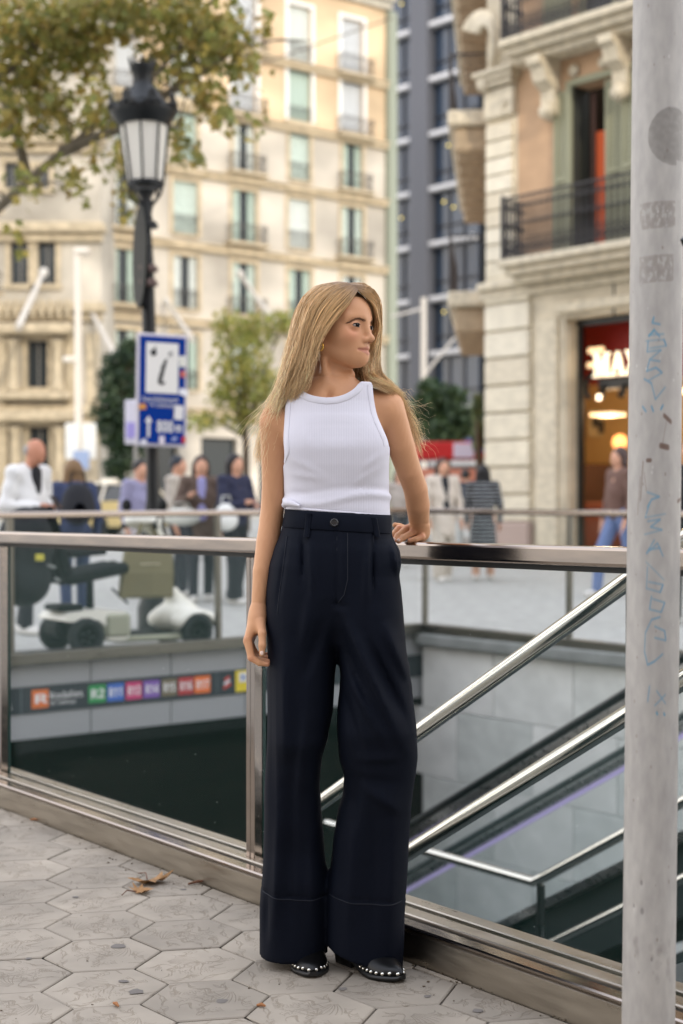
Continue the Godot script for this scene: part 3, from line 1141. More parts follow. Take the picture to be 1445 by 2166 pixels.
func office_building() -> void:
	var ax := Vector3(.69, 0, .724).normalized()
	var o := facade_root("office_building", "dark glass office block with pale slab bands between the two cream buildings", "building", P(817, 1080, 100), ax)
	var pier := mat(C(88, 90, 97), .6)
	var glass := mat(C(46, 60, 78), .08)
	glass.metallic_specular = .6
	var slab := mat(C(200, 200, 202), .6)
	var mull := mat(C(44, 46, 52), .5)
	var X := func(px: float) -> float:
		var u := (px - 722.5) / 3009.0
		var p := P(817, 1080, 100)
		return (u * 100 - p.x) / (ax.x + u * ax.z)
	var floors := 9
	var glow := lit(C(236, 214, 120), 1.5)
	var bays := [[822, 880], [916, 1010]]
	for f in floors:
		var y0 := 3.3 + f * 3.72
		for b in bays.size():
			var xa: float = X.call(bays[b][0])
			var xb: float = X.call(bays[b][1])
			var bay := part("window_bay", boxm(Vector3(xb - xa, 3.2, .1), 0, Vector3((xa + xb) / 2, y0 + 1.6, -.2)), glass, o)
			var n := 2 + b
			for m in n:
				part("mullion", boxm(Vector3(.1, 3.2, .14), 0, Vector3(xa + (xb - xa) * (m + .0) / n + .12, y0 + 1.6, -.1)), mull, bay)
			part("transom", boxm(Vector3(xb - xa, .1, .16), 0, Vector3((xa + xb) / 2, y0 + 1.0, -.1)), mull, bay)
			part("slab_band", boxm(Vector3(xb - xa + .1, .36, .6), .05, Vector3((xa + xb) / 2, y0 - .2, .2)), slab, o)
			if (b == 0 and (f == 4 or f == 8)) or (b == 1 and f in [2, 4, 5]):
				for q in 2 + f % 2:
					var lamp := st()
					ball(lamp, Vector3(xa + (xb - xa) * (.25 + q * .22 + (f % 2) * .1), y0 + 2.6 - (q % 2) * .5, .0), Vector3(.13, .1, .05), 5, 8)
					part("ceiling_lamp", fin(lamp), glow, bay)
	var pa: float = X.call(880)
	var pb: float = X.call(917)
	part("pier", boxm(Vector3(pb - pa, 38, 1.2), .05, Vector3((pa + pb) / 2, 18, .1)), pier, o)
	part("base_glazing", boxm(Vector3(14, 3.0, .2), 0, Vector3(5, 1.4, -.3)), mat(C(60, 66, 66), .2), o)
	part("core", boxm(Vector3(16, 34.8, 12), 0, Vector3(6, 17.4, -6.6)), mat(C(48, 50, 54)), o)
	part("parapet", boxm(Vector3(3.0, 1.2, .4), .05, Vector3(1.3, 36.6, 0)), pier, o)
	var r := facade_root("rear_building", "cream building top with a balustrade, rising behind the dark office block", "building", P(800, 1080, 128), ax)
	var cream := stone(C(236, 218, 180), "blotch", .05, .9)
	part("wall", boxm(Vector3(40, 60, 8), 0, Vector3(14, 29, -4)), cream, r)
	for k in 3:
		part("cornice", boxm(Vector3(40, .5, 1.6), .1, Vector3(14, 45.4 - k * 3.6, .5)), cream, r)
	var bs := st()
	for i in 60:
		span(bs, Vector3(-4 + i * .6, 45.7, 1.0), Vector3(-3.8 + i * .6, 47.0, 1.15))
	span(bs, Vector3(-4, 47.003, .95), Vector3(33, 47.2, 1.2))
	part("balustrade", fin(bs), mat(C(220, 208, 184)), r)

func shop_building() -> void:
	var along := Vector3(.6775, 0, .7355)
	var o := facade_root("shop_building", "ornate cream stone corner building on the right with iron balconies over a lit shop", "building", Vector3(2.76, .28, -27), along)
	var cream := stone(C(236, 224, 198), "blotch", .25, .85)
	var block := [stone(C(232, 222, 198), "soft", .7, .85, .25), stone(C(225, 214, 190), "soft", .9, .85, .25), stone(C(237, 228, 206), "soft", .6, .85, .25)]
	var trim := stone(C(230, 218, 192), "stone", .6, .85, .2)
	var brown := stone(C(198, 164, 130), "soft", .3, .9, .1)
	var iron := mat(C(44, 42, 44), .5)
	var green := mat(C(136, 136, 110), .6)
	var dark := mat(C(20, 22, 22), .4)
	var T := func(px: float) -> float:
		var u := (px - 722.5) / 3009.0
		return (u * 27.0 - 2.76) / (.6775 + .7355 * u)
	var door := Rect2(2.06, 5.5, 1.6, 3.0)
	var shop := Rect2(1.87, .0, 3.6, 4.37)
	part("wall", wall_with_holes(.0, 12, -.6, 5.1, [shop], .45), cream, o)
	part("wall", wall_with_holes(.76, 12, 5.1, 18, [door, Rect2(5.6, 5.5, 1.6, 3.0), Rect2(2.06, 9.6, 1.6, 3.0), Rect2(5.6, 9.6, 1.6, 3.0)], .4), brown, o)
	part("corner_pier", boxm(Vector3(.76, 13, .4), 0, Vector3(.38, 11.6, -.2)), cream, o)
	# rusticated blocks
	var bm := boxm(Vector3(1.1, .475, .16), .03)
	for i in 9:
		part("stone_block", bm, block[rng.randi() % 3], o, Transform3D(Basis(), Vector3(.56, .95 + i * .51, .03)))
	part("plinth_block", boxm(Vector3(1.16, 1.2, .26), .03, Vector3(.57, .1, .04)), stone(C(188, 164, 152), "fine", 1.5, .6), o)
	var um := boxm(Vector3(.66, .30, .12), .022)
	for i in 9:
		part("stone_block", um, block[rng.randi() % 3], o, Transform3D(Basis(), Vector3(.36, 5.42 + i * .325, .03)))
	part("pier_frieze", boxm(Vector3(.74, .55, .2), .03, Vector3(.38, 8.55, .03)), trim, o)
	part("boss", boxm(Vector3(.14, .14, .1), .04, Vector3(.55, 8.5, .14)), trim, o)
	for k in 3:
		part("pier_cornice", boxm(Vector3(1.0 - k * .12, .09, .5 - k * .12), .02, Vector3(.4, 9.1 - k * .1, .1)), trim, o)
	for k in 2:
		part("string_course", boxm(Vector3(12.2, .16, .42 - k * .16), .04, Vector3(6.0, 5.12 - k * .17, .02)), trim, o)
	part("wall_joint", boxm(Vector3(.03, .9, .02), 0, Vector3(2.95, 4.55 + .2, .006)), dark, o)
	# shop surround
	part("door_surround", boxm(Vector3(.5, 4.42, .14), .03, Vector3(1.5, 2.2, .02)), trim, o)
	part("door_surround", boxm(Vector3(.18, 4.3, .3), .02, Vector3(1.82, 2.14, -.2)), cream, o)
	part("lintel", boxm(Vector3(4.4, .2, .2), .03, Vector3(3.95, 4.55, .04)), trim, o)
	# scrolled ornament above the corner pier
	var sc := st()
	for k in 6:
		var pts := []
		for t in 16:
			var a := 2.4 - t * .22
			pts.append(Vector3(-.08 + k * .05 + cos(a) * (.5 - k * .055), 9.62 + sin(a) * (.72 - k * .06), .12 + .03 * k))
		tube(sc, pts, [.075, .07, .07, .07, .07, .065, .06, .06, .055, .05, .05, .045, .04, .04, .035, .03], 8)
	ball(sc, Vector3(.1, 8.95, .2), Vector3(.16, .16, .12))
	part("scroll_ornament", fin(sc), trim, o)
	# the balcony door with its green shutters
	var fr := st()
	for sx in [door.position.x - .06, door.end.x + .06]:
		span(fr, Vector3(sx - .06, door.position.y, -.1), Vector3(sx + .06, door.end.y + .1, .08))
	span(fr, Vector3(door.position.x - .0, door.end.y + .003, -.1), Vector3(door.end.x, door.end.y + .12, .08))
	var dw := part("balcony_door", fin(fr), green, o)
	var leaf := shutter_leaf(.37, 2.95)
	part("shutter", leaf, green, dw, Transform3D(Basis(), Vector3(1.66, 5.5, .02)))
	part("shutter", leaf, green, dw, Transform3D(Basis(Vector3.UP, .25), Vector3(2.76, 5.5, -.02)))
	part("shutter", leaf, green, dw, Transform3D(Basis(Vector3.UP, -.2), Vector3(3.15, 5.5, .0)))
	part("inner_frame", boxm(Vector3(.07, 2.9, .06), .01, Vector3(2.28, 6.95, -.3)), mat(C(74, 44, 30), .5), dw)
	part("curtain", boxm(Vector3(.2, 2.2, .05), .01, Vector3(2.42, 6.6, -.34)), mat(C(196, 84, 36), .8), dw)
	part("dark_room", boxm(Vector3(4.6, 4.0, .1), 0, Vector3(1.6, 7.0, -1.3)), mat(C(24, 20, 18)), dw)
	part("reveal", boxm(Vector3(.03, 3.0, .42), .004, Vector3(2.08, 7.0, -.19)), mat(C(40, 42, 34), .6), dw)
	for q in [Rect2(5.6, 5.5, 1.6, 3.0), Rect2(2.06, 9.6, 1.6, 3.0), Rect2(5.6, 9.6, 1.6, 3.0)]:
		var ws := st()
		for sx in [q.position.x + .05, q.get_center().x, q.end.x - .05]:
			span(ws, Vector3(sx - .045, q.position.y + .002, -.22), Vector3(sx + .045, q.end.y - .002, -.12))
		var win := part("window", fin(ws), green, o)
		part("pane", boxm(Vector3(q.size.x, q.size.y, .04), 0, Vector3(q.get_center().x, q.get_center().y, -.27)), mat(C(34, 40, 42), .1), win)
		for k in 2:
			part("shutter", shutter_leaf(.6, 2.95), green, win, Transform3D(Basis(Vector3.UP, -.1 if k else .1), Vector3(q.position.x - .62 if k == 0 else q.end.x + .02, q.position.y, .04)))
	# balconies on the front
	var rail := front_railing(5.6, 1.12, .68, iron)
	for k in 2:
		var y := 5.45 + k * 3.98
		var b := part("balcony", boxm(Vector3(5.7, .14, .78), .03, Vector3(.92 + 2.85, y - .07, .39)), trim, o)
		part("slab_moulding", boxm(Vector3(5.6, .14, .66), .04, Vector3(.92 + 2.85, y - .211, .33)), trim, b)
		part("slab_moulding", boxm(Vector3(5.5, .12, .5), .04, Vector3(.92 + 2.85, y - .342, .25)), trim, b)
		var r := part("railing_frame", rail[0], iron, b, Transform3D(Basis(), Vector3(.98, y, .0)))
		for x in rail[2]:
			part("baluster", rail[1], iron, b, Transform3D(Basis(), Vector3(.98 + x, y, .68)))
		for i in 6:
			part("baluster", rail[1], iron, b, Transform3D(Basis(), Vector3(.98, y, .08 + i * .105)))
		r.set_meta("label", "iron balcony frame with its handrail")
	for x in [1.62, 3.2, 4.8]:
		var cs := st()
		var prof := PackedVector2Array([Vector2(0, 0), Vector2(.62, 0), Vector2(.62, -.14), Vector2(.5, -.2), Vector2(.42, -.42), Vector2(.2, -.55), Vector2(.2, -.75), Vector2(.12, -.95), Vector2(0, -1.05)])
		prism(cs, prof, .3, Transform3D(Basis(Vector3(0, 0, 1), Vector3.UP, Vector3(-1, 0, 0)), Vector3(x - .15, 9.04, 0)))
		ball(cs, Vector3(x, 8.12, .2), Vector3(.17, .15, .14))
		part("console", fin(cs), trim, o)
	for x in [2.3, 2.95, 3.6]:
		var rs := st()
		lathe(rs, [Vector2(.04, 0), Vector2(.11, .02), Vector2(.11, .06), Vector2(.05, .09)], 12, Transform3D(Basis(Vector3.RIGHT, PI / 2), Vector3(x - .2, 8.78, .0)))
		part("rosette", fin(rs), trim, o)
	# side street front with long balconies, seen from below
	var g := Vector3(.1133, 0, -.9936)
	var corbel := stone(C(176, 156, 128), "soft", .8, .85, .2)
	var side := Transform3D(Basis(g, Vector3.UP, g.cross(Vector3.UP)), Vector3(2.78, .28, -27.02))
	var inv: Transform3D = o.global_transform.affine_inverse()
	part("side_wall", boxm(Vector3(14, 18.6, .4), 0, Vector3(7.0, 8.7, .21)), brown, o, inv * side)
	for k in 3:
		var y := [5.0, 8.5, 11.6][k] as float
		var ln := [5.0, 8.0, 8.0][k] as float
		var bal := part("side_balcony", boxm(Vector3(ln, .3, .78), .04, Vector3(.35 + ln / 2, y, -.39)), trim, o, inv * side)
		for i in int(ln / .95):
			part("bracket", boxm(Vector3(.26, .5, .66), .06, Vector3(.6 + i * .95, y - .401, -.33)), corbel, bal)
		var s := st()
		span(s, Vector3(.37, y + 1.2, -.76), Vector3(.35 + ln, y + 1.24, -.72))
		span(s, Vector3(.37, y + .22, -.76), Vector3(.35 + ln, y + .25, -.72))
		for i in int(ln / .11):
			span(s, Vector3(.37 + i * .11, y + .252, -.75), Vector3(.39 + i * .11, y + 1.198, -.73))
		for i in 7:
			span(s, Vector3(.372, y + .16, -.7 + i * .1), Vector3(.39, y + 1.22, -.68 + i * .1))
		span(s, Vector3(.37, y + 1.2, -.719), Vector3(.4, y + 1.24, 0))
		part("railing", fin(s), iron, bal)
	# inside the shop
	var room := st()
	prism(room, PackedVector2Array([Vector2(1.35, .47), Vector2(6.9, .47), Vector2(6.9, 4.2), Vector2(-1.9, 4.2)]), .1, Transform3D(Basis(Vector3.RIGHT, Vector3(0, 0, -1), Vector3.UP), Vector3.ZERO))
	span(room, Vector3(-2.3, .001, -4.3), Vector3(7, 4.6, -4.2))
	box(room, Vector3.ZERO, Vector3(5.6, 4.6, .1), 0, Transform3D(Basis(Vector3(-.654, 0, -.757), Vector3.UP, Vector3(.757, 0, -.654)), Vector3(-.55, 2.31, -2.4)))
	span(room, Vector3(6.9, .001, -4.2), Vector3(7, 4.6, -.46))
	prism(room, PackedVector2Array([Vector2(1.35, .47), Vector2(6.9, .47), Vector2(6.9, 4.2), Vector2(-1.9, 4.2)]), .1, Transform3D(Basis(Vector3.RIGHT, Vector3(0, 0, -1), Vector3.UP), Vector3(0, 4.71, 0)))
	part("shop_room", fin(room), mat(C(206, 174, 120), .8), o)
	part("red_fascia", boxm(Vector3(4.4, 1.2, .06), .01, Vector3(3.66, 3.85, -1.1)), mat(C(138, 32, 27), .5), o)
	part("shop_frame", boxm(Vector3(.09, 4.3, .12), .01, Vector3(1.95, 2.15, -.36)), dark, o)
	part("shop_frame", boxm(Vector3(3.5, .12, .12), .01, Vector3(3.65, 4.3, -.36)), dark, o)
	wpart("light_pillar", boxm(Vector3(.25, 3.3, .25), .02, P(1214, 985, 27.2)), mat(C(240, 214, 176), .6), o)
	wpart("shelf_unit", boxm(Vector3(.8, 1.5, .4), .03, P(1262, 1060, 29.6)), mat(C(92, 58, 34), .6), o)
	wpart("counter", boxm(Vector3(1.3, .9, .6), .03, P(1300, 1112, 28.4)), mat(C(120, 62, 36), .5), o)
	wpart("picture", boxm(Vector3(.42, .6, .04), .01, P(1264, 897, 30.2)), mat(C(190, 168, 120), .5), o)
	var fig := st()
	box(fig, P(1260, 890, 30.15), Vector3(.14, .3, .02), .01)
	box(fig, P(1272, 905, 30.14), Vector3(.12, .26, .02), .01)
	wpart("picture_print", fin(fig), mat(C(52, 44, 36), .6), o)
	wpart("red_panel", boxm(Vector3(.42, .66, .05), .01, P(1318, 898, 30.0)), mat(C(206, 52, 24), .5), o)
	part("track_light", boxm(Vector3(1.5, .2, .16), .02, Vector3(2.95, 3.2, -.6)), dark, o)
	for k in 3:
		var ss := st()
		var a := Vector3(2.35 + k * .45, 3.15, -.55)
		tube(ss, [a, a + Vector3(.05, -.2, .22)], [.05, .07], 10)
		part("spot_lamp", fin(ss), dark, o)
		if k == 0:
			part("spot_glow", boxm(Vector3(.1, .1, .02), .008, a + Vector3(.055, -.215, .26)), lit(C(255, 226, 190), 6.0), o)
	var hook := st()
	var hp := []
	for i in 10:
		hp.append(Vector3(2.12 + cos(1.2 + i * .33) * .16, 3.15 + sin(1.2 + i * .33) * .24, -.5))
	tube(hook, hp, [.045], 8)
	part("cable_loop", fin(hook), dark, o)
	var gl := st()
	ball(gl, Vector3(0, 0, 0), Vector3(.16, .16, .16), 10, 16)
	wpart("globe_lamp", fin(gl), lit(C(255, 178, 110), 2.2), o).global_position = P(1312, 938, 28.0)
	# lit lettering over the shop
	var sg := thing("shop_sign", "glowing white MAX lettering over the shop entrance", "sign")
	sg.transform = o.transform
	var tm := words("MAX", .43, .05, true, true)
	var glow := lit(C(255, 240, 206), 1.5)
	var w := tm.get_aabb().size.x
	part("lettering", tm, glow, sg, Transform3D(Basis.from_scale(Vector3(.99 / w, 1.0, 1)), Vector3(2.76, 3.5, -.3)))
	part("light_bar", boxm(Vector3(.36, .1, .04), .02, Vector3(2.3, 3.79, -.34)), lit(C(255, 214, 160), 1.3), sg)  # both bars glow in place of glare from a reflected fitting, no lamps
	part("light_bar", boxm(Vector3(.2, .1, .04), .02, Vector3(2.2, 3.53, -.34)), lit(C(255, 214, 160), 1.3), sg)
	for q in [[Vector3(2.8, 3.5, -.12), .2], [Vector3(1.4, 2.6, -1.9), 2.2], [Vector3(2.9, 3.0, -2.4), 1.6]]:
		var l := OmniLight3D.new()
		l.name = numbered(self, "shop_light")
		l.light_color = Color(1.0, .89, .72)
		l.light_energy = q[1]
		l.light_size = .25
		l.omni_range = 8.0
		l.omni_attenuation = 2.0
		l.shadow_enabled = true
		l.position = o.transform * q[0]
		add_child(l)
	for k in 2:
		part("ceiling_lamp", boxm(Vector3(.5, .06, .5), .01, [Vector3(1.4, 2.75, -1.9), Vector3(2.9, 3.15, -2.4)][k]), lit(C(255, 224, 176), 3.0), o)

func front_railing(w: float, h: float, depth: float, _m: Material) -> Array:
	var s := st()
	for z in [depth]:
		span(s, Vector3(0, h - .03, z - .025), Vector3(w, h, z + .025))
		for y in [.08, .26, h - .22]:
			span(s, Vector3(0, y, z - .012), Vector3(w, y + .02, z + .012))
	for x in [0.0, w]:
		span(s, Vector3(x - .02, h - .028, 0), Vector3(x + .02, h - .002, depth - .026))
		span(s, Vector3(x - .012, .08, 0), Vector3(x + .012, .1, depth - .013))
		span(s, Vector3(x - .025, 0, depth - .022), Vector3(x + .025, h + .05, depth + .027))
	var b := st()
	lathe(b, [Vector2(.017, .0), Vector2(.017, .3), Vector2(.04, .34), Vector2(.017, .38), Vector2(.017, .56), Vector2(.046, .62), Vector2(.017, .68), Vector2(.017, .9), Vector2(.04, .94), Vector2(.017, 1.0), Vector2(.017, h - .03)], 7)
	for k in 2:
		var pts := []
		for i in 9:
			var a := PI / 2 + i * .5
			pts.append(Vector3((.055 - i * .003) * cos(a) * (1 if k == 0 else -1), .17 + (.07 - i * .004) * sin(a), 0))
		tube(b, pts, [.013], 5)
	var xs := []
	var n := int(w / .125)
	for i in range(1, n):
		xs.append(w * i / n)
	return [fin(s), fin(b), xs]

# ---------------------------------------------------------------- unseen building added behind the camera: sized to shade the square, reflected in steel
func street_behind() -> void:
	var b := facade_root("bank_building", "long brown stone office front across the street behind the viewpoint", "building", Vector3(55, 0, 36), Vector3(-1, 0, 0))
	var wall := stone(C(176, 150, 130), "blotch", .1, .9)
	var holes := []
	for r in 6:
		for c in 23:
			holes.append(Rect2(2 + c * 4.0, 1 + r * 4.2, 1.8, 2.8))
	part("wall", wall_with_holes(0, 95, -.5, 30, holes, .5), wall, b)
	part("glazing", boxm(Vector3(95, 30, .1), 0, Vector3(47.5, 15, -.4)), mat(C(50, 54, 58), .15), b)
	for r in 6:
		part("cornice", boxm(Vector3(95, .4, .6), .08, Vector3(47.5, 4.6 + r * 4.2, .1)), wall, b)

# ---------------------------------------------------------------- the woman
const WD := 3.62                        # how far she stands from the camera
var head_o := Vector3.ZERO
var head_f := Vector3(.848, -.02, .53)
var head_u := Vector3.UP
var head_l := Vector3(.53, 0, -.848)
const PX := 3009.0 / WD
const HS := 1.02
var head_sdf: Soft
var torso_sdf: Soft

func V(px: float, py: float, z := 0.0) -> Vector3:       # her own plane, z towards the camera
	return P(px, py, WD - z)

func lerp_rows(rows: Array, py: float) -> Array:
	var i := 0
	while i < rows.size() - 2 and rows[i + 1][0] < py:
		i += 1
	var t: float = clampf((py - rows[i][0]) / (rows[i + 1][0] - rows[i][0]), 0, 1)
	t = lerpf(t, t * t * (3 - 2 * t), .35)
	var out := []
	for k in range(1, rows[i].size()):
		out.append(lerpf(rows[i][k], rows[i + 1][k], t))
	return out

func table(rows: Array, py0: float, py1: float, step := 2.0) -> Array:     # rows resampled on an even grid of heights
	var out := []
	var y := py0
	while y <= py1:
		out.append(PackedFloat32Array(lerp_rows(rows, y)))
		y += step
	# soften
	for pass_n in 3:
		var prev = out.duplicate(true)
		for i in range(1, out.size() - 1):
			for k in out[i].size():
				out[i][k] = (prev[i - 1][k] + prev[i][k] * 2 + prev[i + 1][k]) / 4
	return out

func hp(f: float, u: float, l: float) -> Vector3:
	return head_o + (head_f * f + head_u * u + head_l * l) * HS

func head_d(p: Vector3) -> float:
	var q := (p - head_o) / HS
	return head_sdf.d(Vector3(q.dot(head_f), q.dot(head_u), q.dot(head_l))) * HS

func make_head() -> void:
	head_f = head_f.normalized()
	head_l = head_f.cross(Vector3.UP).normalized()     # her left
	if head_l.x < 0: head_l = -head_l
	head_u = head_l.cross(head_f).normalized()
	if head_u.y < 0: head_u = -head_u
	head_o = V(711, 696, -.005)
	var s := Soft.new()
	s.ell(Vector3(-.012, .028, 0), Vector3(.092, .080, .071), .02)
	s.ell(Vector3(.032, .032, 0), Vector3(.058, .052, .055), .03)
	s.ell(Vector3(.030, -.024, 0), Vector3(.057, .068, .0505), .03)
	for k in [-1.0, 1.0]:
		s.cap(Vector3(-.004, -.054, k * .0445), Vector3(.057, -.0770, k * .013), .0155, .0135, .03)
		s.ell(Vector3(.046, -.022, k * .036), Vector3(.030, .024, .024), .02)
		s.cap(Vector3(.079, .016, k * .012), Vector3(.063, .017, k * .044), .0105, .011, .014)
	s.ell(Vector3(.0710, -.0785, 0), Vector3(.0165, .0150, .0185), .026)
	s.ell(Vector3(.0655, -.054, 0), Vector3(.0230, .026, .028), .02)
	for k in [-1.0, 1.0]:
		s.cut(Vector3(.0985, -.001, k * .030), Vector3(.083, -.002, k * .045), .0145, .012, .016)
		s.ell(Vector3(.0705, -.0015, k * .0315), Vector3(.0148, .0140, .0156), .005)
	s.cap(Vector3(.0795, .012, 0), Vector3(.1010, -.0285, 0), .0076, .0074, .011)
	s.ell(Vector3(.1022, -.0305, 0), Vector3(.0092, .0076, .0082), .006)
	for k in [-1.0, 1.0]:
		s.ell(Vector3(.0915, -.0345, k * .0108), Vector3(.0098, .0068, .0060), .006)
	s.cap(Vector3(.0885, -.0545, 0), Vector3(.0755, -.0572, k_lip(-1)), .0055, .0030, .004)
	s.cap(Vector3(.0885, -.0545, 0), Vector3(.0755, -.0572, k_lip(1)), .0055, .0030, .004)
	s.cap(Vector3(.0862, -.0650, 0), Vector3(.0755, -.0590, k_lip(-1) * .85), .0062, .0030, .005)
	s.cap(Vector3(.0862, -.0650, 0), Vector3(.0755, -.0590, k_lip(1) * .85), .0062, .0030, .005)
	for k in [-1.0, 1.0]:
		s.cut(Vector3(.0955, -.0597, 0), Vector3(.0818, -.0584, k * .0270), .0027, .0026, .003)
		s.cut(Vector3(.0975, -.0405, k * .0055), Vector3(.092, -.0385, k * .0065), .0024, .0024, .003)
		# ears
		s.ell(Vector3(-.004, -.006, k * .0725), Vector3(.0165, .030, .009), .008)
		s.ell(Vector3(.001, -.034, k * .0705), Vector3(.009, .011, .006), .006)
		s.cut(Vector3(-.003, .004, k * .083), Vector3(-.001, -.014, k * .083), .0075, .006, .006)
	head_sdf = s

func k_lip(k: float) -> float:
	return k * .0265

func make_torso() -> void:
	var s := Soft.new()
	# neck with its tendons, collar and shoulders
	s.cap(V(706, 735, -.035), V(697, 838, -.015), .048, .054, .02)
	s.cap(V(697, 838, -.02), V(596, 884, -.02), .040, .036, .05)
	s.cap(V(697, 838, -.02), V(818, 860, -.03), .042, .036, .05)
	s.ell(V(700, 905, -.015), Vector3(.125, .10, .082), .05)
	s.ell(V(710, 985, -.01), Vector3(.117, .12, .088), .05)
	s.ell(V(711, 1070, -.005), Vector3(.112, .10, .086), .05)
	for k in [-1.0, 1.0]:
		s.ell(V(708 + k * 57, 950, .052), Vector3(.056, .060, .036), .04)
	torso_sdf = s

func arm_sdf() -> Soft:
	var s := torso_sdf_copy()
	# her right arm hangs down on the left of the picture
	s.ell(V(582, 898, -.005), Vector3(.040, .046, .042), .03)
	s.chain([V(580, 900, .0), V(580, 960, -.01), V(580, 1010, -.015), V(577, 1072, -.02), V(574, 1100, -.018), V(566, 1150, -.005), V(555, 1210, .015), V(547, 1285, .03), V(544, 1330, .035)], [.0365, .0335, .0308, .0298, .0300, .0288, .0240, .0188, .0175], .003)
	# her left arm reaches back to the rail
	s.ell(V(823, 874, -.02), Vector3(.037, .044, .041), .03)
	s.chain([V(828, 880, -.02), V(848, 945, -.04), V(866, 1000, -.062), V(879, 1036, -.085), V(884, 1070, -.11), V(887, 1108, -.165), V(889, 1128, -.19)], [.0385, .0355, .0322, .0312, .0312, .0268, .0245], .003)
	return s

func torso_sdf_copy() -> Soft:
	var s := Soft.new()
	for f in ["kind", "a", "b", "ra", "rb", "kk", "lens"]:
		s.set(f, torso_sdf.get(f).duplicate())
	# sternal notch between the two neck tendons
	s.cap(V(684, 762, .030), V(694, 836, .036), .010, .008, .012)
	s.cap(V(742, 795, .005), V(702, 838, .036), .010, .008, .014)
	s.cut(V(698, 832, .055), V(698, 842, .05), .007, .007, .014)
	return s

func hand_hanging() -> Soft:
	var s := Soft.new()
	var q := func(px: float, py: float, d: float) -> Vector3: return P(px, py, d + .07)
	s.cap(q.call(547, 1285, 3.520), q.call(545, 1305, 3.518), .0175, .0165, .01)
	var mcp := [[524, 1354, 3.490], [523, 1358, 3.510], [525, 1362, 3.530], [529, 1360, 3.547]]
	for k in 4:
		s.cap(q.call(545, 1303, 3.512 + k * .007), q.call(mcp[k][0], mcp[k][1], mcp[k][2]), .0150, .0098, .016)
	s.cap(q.call(548, 1310, 3.505), q.call(553, 1335, 3.49), .0150, .0115, .016)
	var tips := [[[532, 1393, 3.482], [549, 1404, 3.480], [566, 1407, 3.480]], [[533, 1394, 3.503], [550, 1399, 3.500], [570, 1401, 3.498]], [[537, 1390, 3.522], [552, 1394, 3.520], [569, 1392, 3.517]], [[541, 1384, 3.540], [554, 1386, 3.538], [566, 1386, 3.536]]]
	var r := [[.0100, .0094, .0080, .0062], [.0100, .0092, .0080, .0062], [.0095, .0088, .0076, .0060], [.0085, .0076, .0068, .0054]]
	for k in 4:
		knuckles.append_array([q.call(mcp[k][0] - 4, mcp[k][1], mcp[k][2]), q.call(tips[k][0][0] - 2, tips[k][0][1] + 3, tips[k][0][2] - .006), q.call(tips[k][2][0], tips[k][2][1], tips[k][2][2])])
		s.chain([q.call(mcp[k][0], mcp[k][1], mcp[k][2]), q.call(tips[k][0][0], tips[k][0][1], tips[k][0][2]), q.call(tips[k][1][0], tips[k][1][1], tips[k][1][2]), q.call(tips[k][2][0], tips[k][2][1], tips[k][2][2])], r[k], .003)
	s.chain([q.call(551, 1318, 3.494), q.call(555, 1342, 3.475), q.call(555, 1367, 3.466), q.call(554, 1386, 3.464)], [.0125, .0098, .0090, .0068], .005)
	return s

func hand_on_rail() -> Soft:
	var s := Soft.new()
	var q := func(px: float, py: float, d: float) -> Vector3: return P(px, py, d)
	s.cap(q.call(888, 1114, 3.79), q.call(889, 1128, 3.815), .0235, .0230, .01)
	var mcp := [[857, 1122, 3.822], [867, 1124, 3.808], [878, 1129, 3.796], [890, 1136, 3.786]]
	for k in 4:
		s.cap(q.call(887, 1124, 3.826 - k * .007), q.call(mcp[k][0], mcp[k][1], mcp[k][2]), .0165, .0108, .014)
	var pip := [[844, 1120, 3.800], [860, 1120, 3.787], [874, 1128, 3.777], [893, 1138, 3.770]]
	var dip := [[832, 1133, 3.785], [842, 1135, 3.770], [853, 1140, 3.762], [878, 1143, 3.760]]
	var tip := [[823, 1142, 3.772], [833, 1146, 3.757], [843, 1147, 3.752], [866, 1146, 3.755]]
	var r := [[.0100, .0096, .0084, .0068], [.0105, .0100, .0086, .0068], [.0102, .0096, .0084, .0066], [.0092, .0086, .0076, .0060]]
	for k in 4:
		knuckles.append_array([q.call(mcp[k][0], mcp[k][1] - 5, mcp[k][2]), q.call(pip[k][0], pip[k][1] - 3, pip[k][2] - .006), q.call(tip[k][0], tip[k][1], tip[k][2])])
		s.chain([q.call(mcp[k][0], mcp[k][1], mcp[k][2]), q.call(pip[k][0], pip[k][1], pip[k][2]), q.call(dip[k][0], dip[k][1], dip[k][2]), q.call(tip[k][0], tip[k][1], tip[k][2])], r[k], .0025)
	s.chain([q.call(880, 1124, 3.835), q.call(860, 1122, 3.85), q.call(845, 1116, 3.85), q.call(836, 1112, 3.84)], [.0135, .0105, .0095, .0080], .006)
	return s

